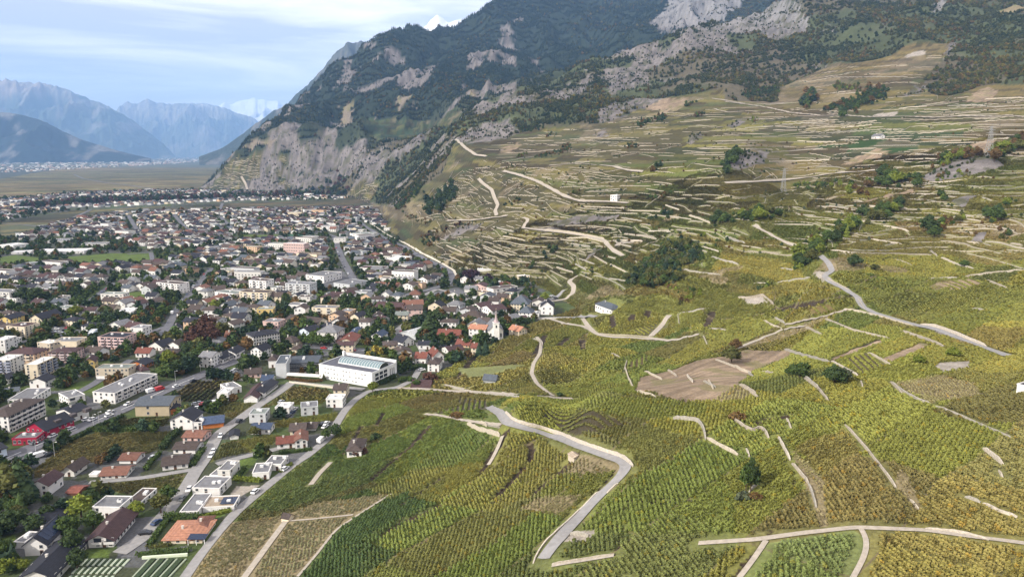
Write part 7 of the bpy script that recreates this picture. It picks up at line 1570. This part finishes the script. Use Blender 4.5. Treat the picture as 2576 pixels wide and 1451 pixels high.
# ------------------------------------------------------------------ masses of plants, instanced on points
def instancer(name, P, scale, rotz, tint, temps):
    me = bpy.data.meshes.new(name); me.vertices.add(len(P)); me.vertices.foreach_set('co', np.ascontiguousarray(P, np.float32).ravel()); me.update()
    def at(nm, ty, fld, arr): a = me.attributes.new(nm, ty, 'POINT'); a.data.foreach_set(fld, np.ascontiguousarray(arr, np.float32).ravel())
    at('isc', 'FLOAT_VECTOR', 'vector', scale if scale.ndim == 2 else np.repeat(scale[:, None], 3, 1)); at('rz', 'FLOAT_VECTOR', 'vector', np.stack([rotz*0, rotz*0, rotz], 1)); at('tint', 'FLOAT_COLOR', 'color', np.c_[tint, np.ones(len(P))])
    o = link(bpy.data.objects.new(name, me)); o['kind'] = 'stuff'
    g = bpy.data.node_groups.new(name, 'GeometryNodeTree'); g.interface.new_socket('Geometry', in_out='INPUT', socket_type='NodeSocketGeometry'); g.interface.new_socket('Geometry', in_out='OUTPUT', socket_type='NodeSocketGeometry')
    gi = g.nodes.new('NodeGroupInput'); go = g.nodes.new('NodeGroupOutput'); ip = g.nodes.new('GeometryNodeInstanceOnPoints'); ip.inputs['Pick Instance'].default_value = True
    jn = g.nodes.new('GeometryNodeJoinGeometry')
    for t in temps:
        oi = g.nodes.new('GeometryNodeObjectInfo'); oi.inputs['Object'].default_value = t; oi.inputs['As Instance'].default_value = True; g.links.new(oi.outputs['Geometry'], jn.inputs[0])
    def named(nm, ty): n = g.nodes.new('GeometryNodeInputNamedAttribute'); n.data_type = ty; n.inputs['Name'].default_value = nm; return n.outputs['Attribute']
    rv = g.nodes.new('FunctionNodeRandomValue'); rv.data_type = 'INT'; rv.inputs['Min'].default_value = 0; rv.inputs['Max'].default_value = len(temps)-1
    for s in rv.inputs:
        if s.name == 'Min' and s.type == 'INT': s.default_value = 0
        if s.name == 'Max' and s.type == 'INT': s.default_value = len(temps)-1
    rout = [s for s in rv.outputs if s.type == 'INT'][0]
    g.links.new(gi.outputs[0], ip.inputs['Points']); g.links.new(jn.outputs[0], ip.inputs['Instance']); g.links.new(rout, ip.inputs['Instance Index'])
    g.links.new(named('isc', 'FLOAT_VECTOR'), ip.inputs['Scale']); g.links.new(named('rz', 'FLOAT_VECTOR'), ip.inputs['Rotation']); g.links.new(ip.outputs[0], go.inputs[0])
    m = o.modifiers.new('scatter', 'NODES'); m.node_group = g; return o
def lo_tree(name, seed, h, w, n, size):
    r = np.random.default_rng(seed); return bpy.data.objects.new(name, crown_mesh(name, [(0,0,h*.5,w*.9,h/w*.45),(w*.4,.2*w,h*.42,w*.6,1.1),(-.4*w,-.2*w,h*.45,w*.6,1.1),(0,0,h*.78,w*.5,1)], n, size, seed, [M_LEAFI]))
T_BR = [lo_tree('broadleaf', 90+k, 9, 3.4, 110, .85) for k in range(3)]
T_CO = [bpy.data.objects.new('conifer', conifer_mesh('conifer', 12, 2.6, 95+k, [M_LEAFI], 7, 8)) for k in range(2)]
def mass(name, L, temps, base):
    A = np.array([(a[0], a[1], a[2]) for a in L]); C = np.array([a[3] for a in L]); z = Hv(A[:, 0], A[:, 1]); z = np.where(A[:, 1] > 7000, 0, z)
    s = A[:, 2]/base; j = rng.uniform(.8, 1.25, (len(L), 1)); return instancer(name, np.c_[A[:, :2], z-.3], np.c_[s*rng.uniform(.9, 1.3, len(L)), s*rng.uniform(.9, 1.3, len(L)), s], rng.uniform(0, 6.28, len(L)), C*j, temps)
mass('town_trees', REST, T_BR, 9.6)
# forest of the mountain: sampled over the mapped wood
ar = np.zeros_like(HG); ar[:-1, :-1] = (XG[:-1, 1:]-XG[:-1, :-1])*(YG[1:, :-1]-YG[:-1, :-1])
inside = (PXG > -250) & (PXG < 3100) & (PYG > -200) & (PYG < 1500)
dn = fbm(XG/55, YG/55, 4, 151); cw = np.where(cls == WOOD, np.clip(.75+1.5*dn, .04, 1.3)*np.where(YG < 3200, .75, 1.15), 0)+np.where(cls == ROCK, np.clip(.16+.5*dn, .015, .4), 0)
spc = np.interp(YG, [700, 2000, 4000, 7000], [22, 42, 85, 220])     # m2 per tree
cw = np.where(hillon & inside & (YG > 850), cw, 0)*ar/spc
lam = cw.ravel(); cnt = rng.poisson(lam); idx = np.repeat(np.arange(len(lam)), cnt); iv, iu = idx//NU, idx % NU
x = XG[iv, iu]+(rng.random(len(idx)))*ar[iv, iu]**.5*.9; y = YG[iv, iu]+rng.random(len(idx))*3
keepm = ~occ_at(x, y) | (y > 3300); x, y, iv, iu = x[keepm], y[keepm], iv[keepm], iu[keepm]
fn = fbm(x/260, y/260, 3, 161); hgt = np.interp(y, [700, 2000, 4000, 7000], [6.0, 9.0, 15, 24])*rng.uniform(.6, 1.25, len(x))
hs = np.where(cls[iv, iu] == ROCK, .6, 1.0)
con = (rng.random(len(x)) < np.clip(.25+.6*sstep(1800, 3600, y)+.5*fn, 0, .95)) & (PXG[iv, iu] < 1750)
col = np.array([.055,.064,.030])*np.ones((len(x), 1)); rr = rng.random(len(x))+.8*fbm(x/120, y/120, 3, 171)
col[rr > .72] = (.085,.090,.030); col[rr > .95] = (.115,.080,.035); col[rr > 1.15] = (.14,.12,.035); col[rr < .15] = (.030,.046,.022)
col = np.where(con[:, None], np.array([.016,.030,.020]), col)
Lr = [(a, b, c*d, tuple(e_)) for a, b, c, d, e_ in zip(x[~con], y[~con], hgt[~con], hs[~con], col[~con])]; mass('broadleaf_forest', Lr, T_BR, 9.6)
Lc = [(a, b, c*d*1.25, tuple(e_)) for a, b, c, d, e_ in zip(x[con], y[con], hgt[con], hs[con], col[con])]; mass('conifer_forest', Lc, T_CO, 12.3)
print('forest', len(Lr), len(Lc), round(time.time()-T0, 1))
# vines
def vine_temp(k, m=26, size=.22):
    r = np.random.default_rng(300+k); P = [(r.uniform(-.58, .58), r.normal()*.27, r.uniform(.3, 1.0)) for _ in range(m)]; V, F, C = leaf_quads(P, size, r, .7); C = [tuple(.5+.5*c for c in q) for q in C]; me = mesh_np('vine', V, F, [M_LEAFI]); point_color(me, 'var', np.array(C)); return bpy.data.objects.new('vine', me)
T_VI = [vine_temp(k) for k in range(4)]; T_VF = [vine_temp(10+k, 11, .36) for k in range(3)]
VX, VY, VR, VS = [], [], [], []
ANG = np.radians([86, 70, 102, 50, 20]); tcl = np.digitize(hash2(pid1, 21, 17), [.36, .62, .84, .95])
for k, th in enumerate(ANG):
    ca, sa = math.cos(th), math.sin(th); g1_ = np.arange(-1100, 1100, 1.3); g2_ = np.arange(-1100, 1100, 1.0)
    A, B = np.meshgrid(g1_, g2_); cx, cyy = 250, 620
    X = cx+A*sa+B*ca; Y = cyy-A*ca+B*sa
    m = (Y > 105) & (Y < 1000) & (X > -Y*.86-10) & (X < Y*1.15+20)
    X, Y = X[m], Y[m]; X = X+rng.normal(size=len(X))*.10; Y = Y+rng.normal(size=len(X))*.15
    iu, iv = uv_idx(X, Y); iu = np.rint(iu).astype(int); iv = np.rint(iv).astype(int)
    m = (cls[iv, iu] == VINE) & ((tcl[iv, iu] == k) if True else True); X, Y, iu, iv = X[m], Y[m], iu[m], iv[m]
    m = ~occ_at(X, Y); X, Y, iu, iv = X[m], Y[m], iu[m], iv[m]
    px, py, _ = PXG[iv, iu], PYG[iv, iu], 0; m = (px > -60) & (px < 3050) & (py < 1560); X, Y, iu, iv = X[m], Y[m], iu[m], iv[m]
    m = (~dry[iv, iu] | (rng.random(len(X)) < .85)) & (rng.random(len(X)) < np.where(Y < 430, .95, .62)); X, Y, iu, iv = X[m], Y[m], iu[m], iv[m]
    VX.append(X); VY.append(Y); VR.append(np.full(len(X), th)); VS.append((iv, iu))
X = np.concatenate(VX); Y = np.concatenate(VY); RZ = np.concatenate(VR); iv = np.concatenate([s[0] for s in VS]); iu = np.concatenate([s[1] for s in VS])
SHADE_GAPS = [c3((240,745),(130,820),(0,905)), c3((210,940),(100,1000),(0,1060)), c3((560,985),(450,1060),(340,1105)), c3((860,500),(870,560),(855,625)), c3((810,680),(750,750),(690,810),(610,900)), c3((1180,590),(1110,670),(1020,740),(900,850),(790,950)), c3((690,420),(600,560),(510,710)), c3((150,375),(90,450),(0,545)),
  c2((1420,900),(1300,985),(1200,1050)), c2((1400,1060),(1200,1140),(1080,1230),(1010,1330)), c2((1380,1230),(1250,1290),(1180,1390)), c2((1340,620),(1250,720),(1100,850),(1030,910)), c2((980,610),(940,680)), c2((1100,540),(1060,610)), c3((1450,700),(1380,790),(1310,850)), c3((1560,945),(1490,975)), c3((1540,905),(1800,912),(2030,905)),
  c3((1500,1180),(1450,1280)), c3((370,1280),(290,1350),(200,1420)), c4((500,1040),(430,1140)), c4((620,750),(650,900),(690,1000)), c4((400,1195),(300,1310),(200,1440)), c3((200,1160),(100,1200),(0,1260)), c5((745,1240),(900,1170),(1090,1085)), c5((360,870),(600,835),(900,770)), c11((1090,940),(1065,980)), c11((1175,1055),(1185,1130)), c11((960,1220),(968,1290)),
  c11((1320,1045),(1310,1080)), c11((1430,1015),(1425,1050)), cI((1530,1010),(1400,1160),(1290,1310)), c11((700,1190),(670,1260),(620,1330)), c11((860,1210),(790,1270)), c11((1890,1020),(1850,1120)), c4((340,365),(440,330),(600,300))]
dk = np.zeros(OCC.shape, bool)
for pts in SHADE_GAPS:
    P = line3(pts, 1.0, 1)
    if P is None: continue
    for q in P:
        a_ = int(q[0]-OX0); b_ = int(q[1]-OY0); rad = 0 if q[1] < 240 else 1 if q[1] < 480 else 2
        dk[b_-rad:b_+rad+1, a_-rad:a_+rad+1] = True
pe = np.zeros(HG.shape, bool); pe[:, 1:] |= pid1[:, 1:] != pid1[:, :-1]; pe[1:] |= pid1[1:] != pid1[:-1]; pe &= (hash2(np.floor(pid1/3), 5, 61) < .75) & (YG < 560) & (cls == VINE)
m = ~pe[iv, iu] | (rng.random(len(X)) < .15); X, Y, RZ, iv, iu = X[m], Y[m], RZ[m], iv[m], iu[m]
STRIPES = [(c3((890,270),(1290,265),(1440,320),(1600,370),(1170,450),(1080,410)), c3((920,280),(1090,405)), 3.0, (.06,.05,.03)), (TOWNVINE[0], cD((680,520),(1010,270)), 3.4, (.045,.04,.025)), (c5((570,870),(760,830),(790,880),(640,915)), c5((600,862),(650,908)), 4.0, (.16,.12,.05)),
 (c5((840,1230),(1000,1180),(1150,1270),(940,1340)), c5((860,1235),(960,1335)), 3.0, (.10,.085,.045)), (c11((1300,1160),(1500,1105),(1470,1190),(1360,1195)), c11((1340,1150),(1400,1190)), 4.2, (.12,.11,.05)), (c3((330,175),(560,205),(560,265),(150,300),(360,245)), c3((385,190),(365,260)), 3.0, (.09,.08,.05)),
 (c5((1480,690),(1750,655),(1830,690),(1640,745)), c5((1520,690),(1620,740)), 4.5, (.26,.20,.13)), (c11((1540,1130),(1600,1080),(1640,1110),(1530,1150)), c11((1600,1090),(1560,1140)), 4.0, (.12,.11,.05)), (c11((1280,1385),(1420,1335),(1415,1400),(1270,1440)), c11((1350,1360),(1345,1420)), 3.2, (.15,.11,.06)), (c7((1600,760),(1680,730),(1790,745),(1740,790),(1640,800)), c7((1640,790),(1720,740)), 5, (.06,.06,.03))]
m = np.ones(len(X), bool); EX = []
for poly, dr, sp, gc in STRIPES:
    m &= ~inpoly(PXG[iv, iu], PYG[iv, iu], poly)
    a0, b0 = hit(*dr[0])[:2], hit(*dr[1])[:2]; dd = (b0-a0)/np.linalg.norm(b0-a0); cc = (a0+b0)/2; Rr = 75
    A, B = np.meshgrid(np.arange(-Rr, Rr, sp), np.arange(-Rr, Rr, .8)); xx = cc[0]+A*-dd[1]+B*dd[0]; yy = cc[1]+A*dd[0]+B*dd[1]; px_, py_, _d = proj(xx, yy, Hv(xx, yy)); k = inpoly(px_, py_, poly) & ~occ_at(xx, yy); EX.append((xx[k], yy[k], math.atan2(dd[1], dd[0])))
X, Y, RZ, iv, iu = X[m], Y[m], RZ[m], iv[m], iu[m]
ex = np.concatenate([e_[0] for e_ in EX]); ey = np.concatenate([e_[1] for e_ in EX]); er = np.concatenate([np.full(len(e_[0]), e_[2]) for e_ in EX]); a_, b_ = uv_idx(ex, ey); X = np.r_[X, ex]; Y = np.r_[Y, ey]; RZ = np.r_[RZ, er]; iu = np.r_[iu, np.rint(a_).astype(int)]; iv = np.r_[iv, np.rint(b_).astype(int)]
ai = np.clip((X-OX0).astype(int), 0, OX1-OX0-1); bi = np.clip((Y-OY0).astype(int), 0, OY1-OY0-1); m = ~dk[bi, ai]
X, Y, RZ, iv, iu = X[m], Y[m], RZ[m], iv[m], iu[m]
TV = vcol[iv, iu]*rng.uniform(.92, 1.08, (len(X), 1)); nz_ = rng.random(len(X)); TV[nz_ > .95] *= (1.2, 1.0, .7); TV[nz_ < .05] *= (.7, .7, .7)
sc_ = rng.uniform(.8, 1.2, len(X))*np.where(dry[iv, iu], .72, 1.0); SC3 = np.c_[sc_, sc_, sc_*rng.uniform(.85, 1.2, len(X))]
PT = np.c_[X, Y, Hv(X, Y)-.05]; nr = Y < 430
instancer('vines', PT[nr], SC3[nr], RZ[nr], np.clip(TV[nr], .01, .6), T_VI)
instancer('vines', PT[~nr], SC3[~nr]*1.15, RZ[~nr], np.clip(TV[~nr], .01, .6), T_VF)
print('vines', nr.sum(), (~nr).sum(), round(time.time()-T0, 1))
# gap lines between plots: shade put into a sunken shape and dark soil colour
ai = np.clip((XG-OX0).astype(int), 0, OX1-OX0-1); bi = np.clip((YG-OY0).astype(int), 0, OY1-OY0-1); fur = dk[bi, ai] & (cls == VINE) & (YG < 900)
gap_shade_soft = blur(fur.astype(float), 1)
HG = HG-1.0*gap_shade_soft
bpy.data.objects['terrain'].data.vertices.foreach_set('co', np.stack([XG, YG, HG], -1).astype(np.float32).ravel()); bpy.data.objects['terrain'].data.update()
# the ground between vines is soil and grass
me = bpy.data.objects['terrain'].data
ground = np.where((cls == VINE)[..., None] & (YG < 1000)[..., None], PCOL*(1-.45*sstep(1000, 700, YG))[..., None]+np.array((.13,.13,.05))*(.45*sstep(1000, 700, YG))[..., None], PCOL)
ground = np.where(dry[..., None] & (YG < 1000)[..., None], np.array((.215,.175,.10)), ground)
ground = np.where(fur[..., None], np.array((.05,.037,.026)), ground)  # dark soil with the shade of the gaps put into the colour
ground = np.where(pe[..., None], np.array((.15,.12,.07)), ground)
for poly, dr, sp, gc in STRIPES: ground[inpoly(PXG, PYG, poly) & (cls == VINE)] = gc
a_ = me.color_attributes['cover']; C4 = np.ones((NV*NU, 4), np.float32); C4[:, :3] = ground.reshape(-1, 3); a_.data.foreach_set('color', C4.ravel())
settle_labels()
print('done', round(time.time()-T0, 1), 'objects', len(bpy.data.objects))
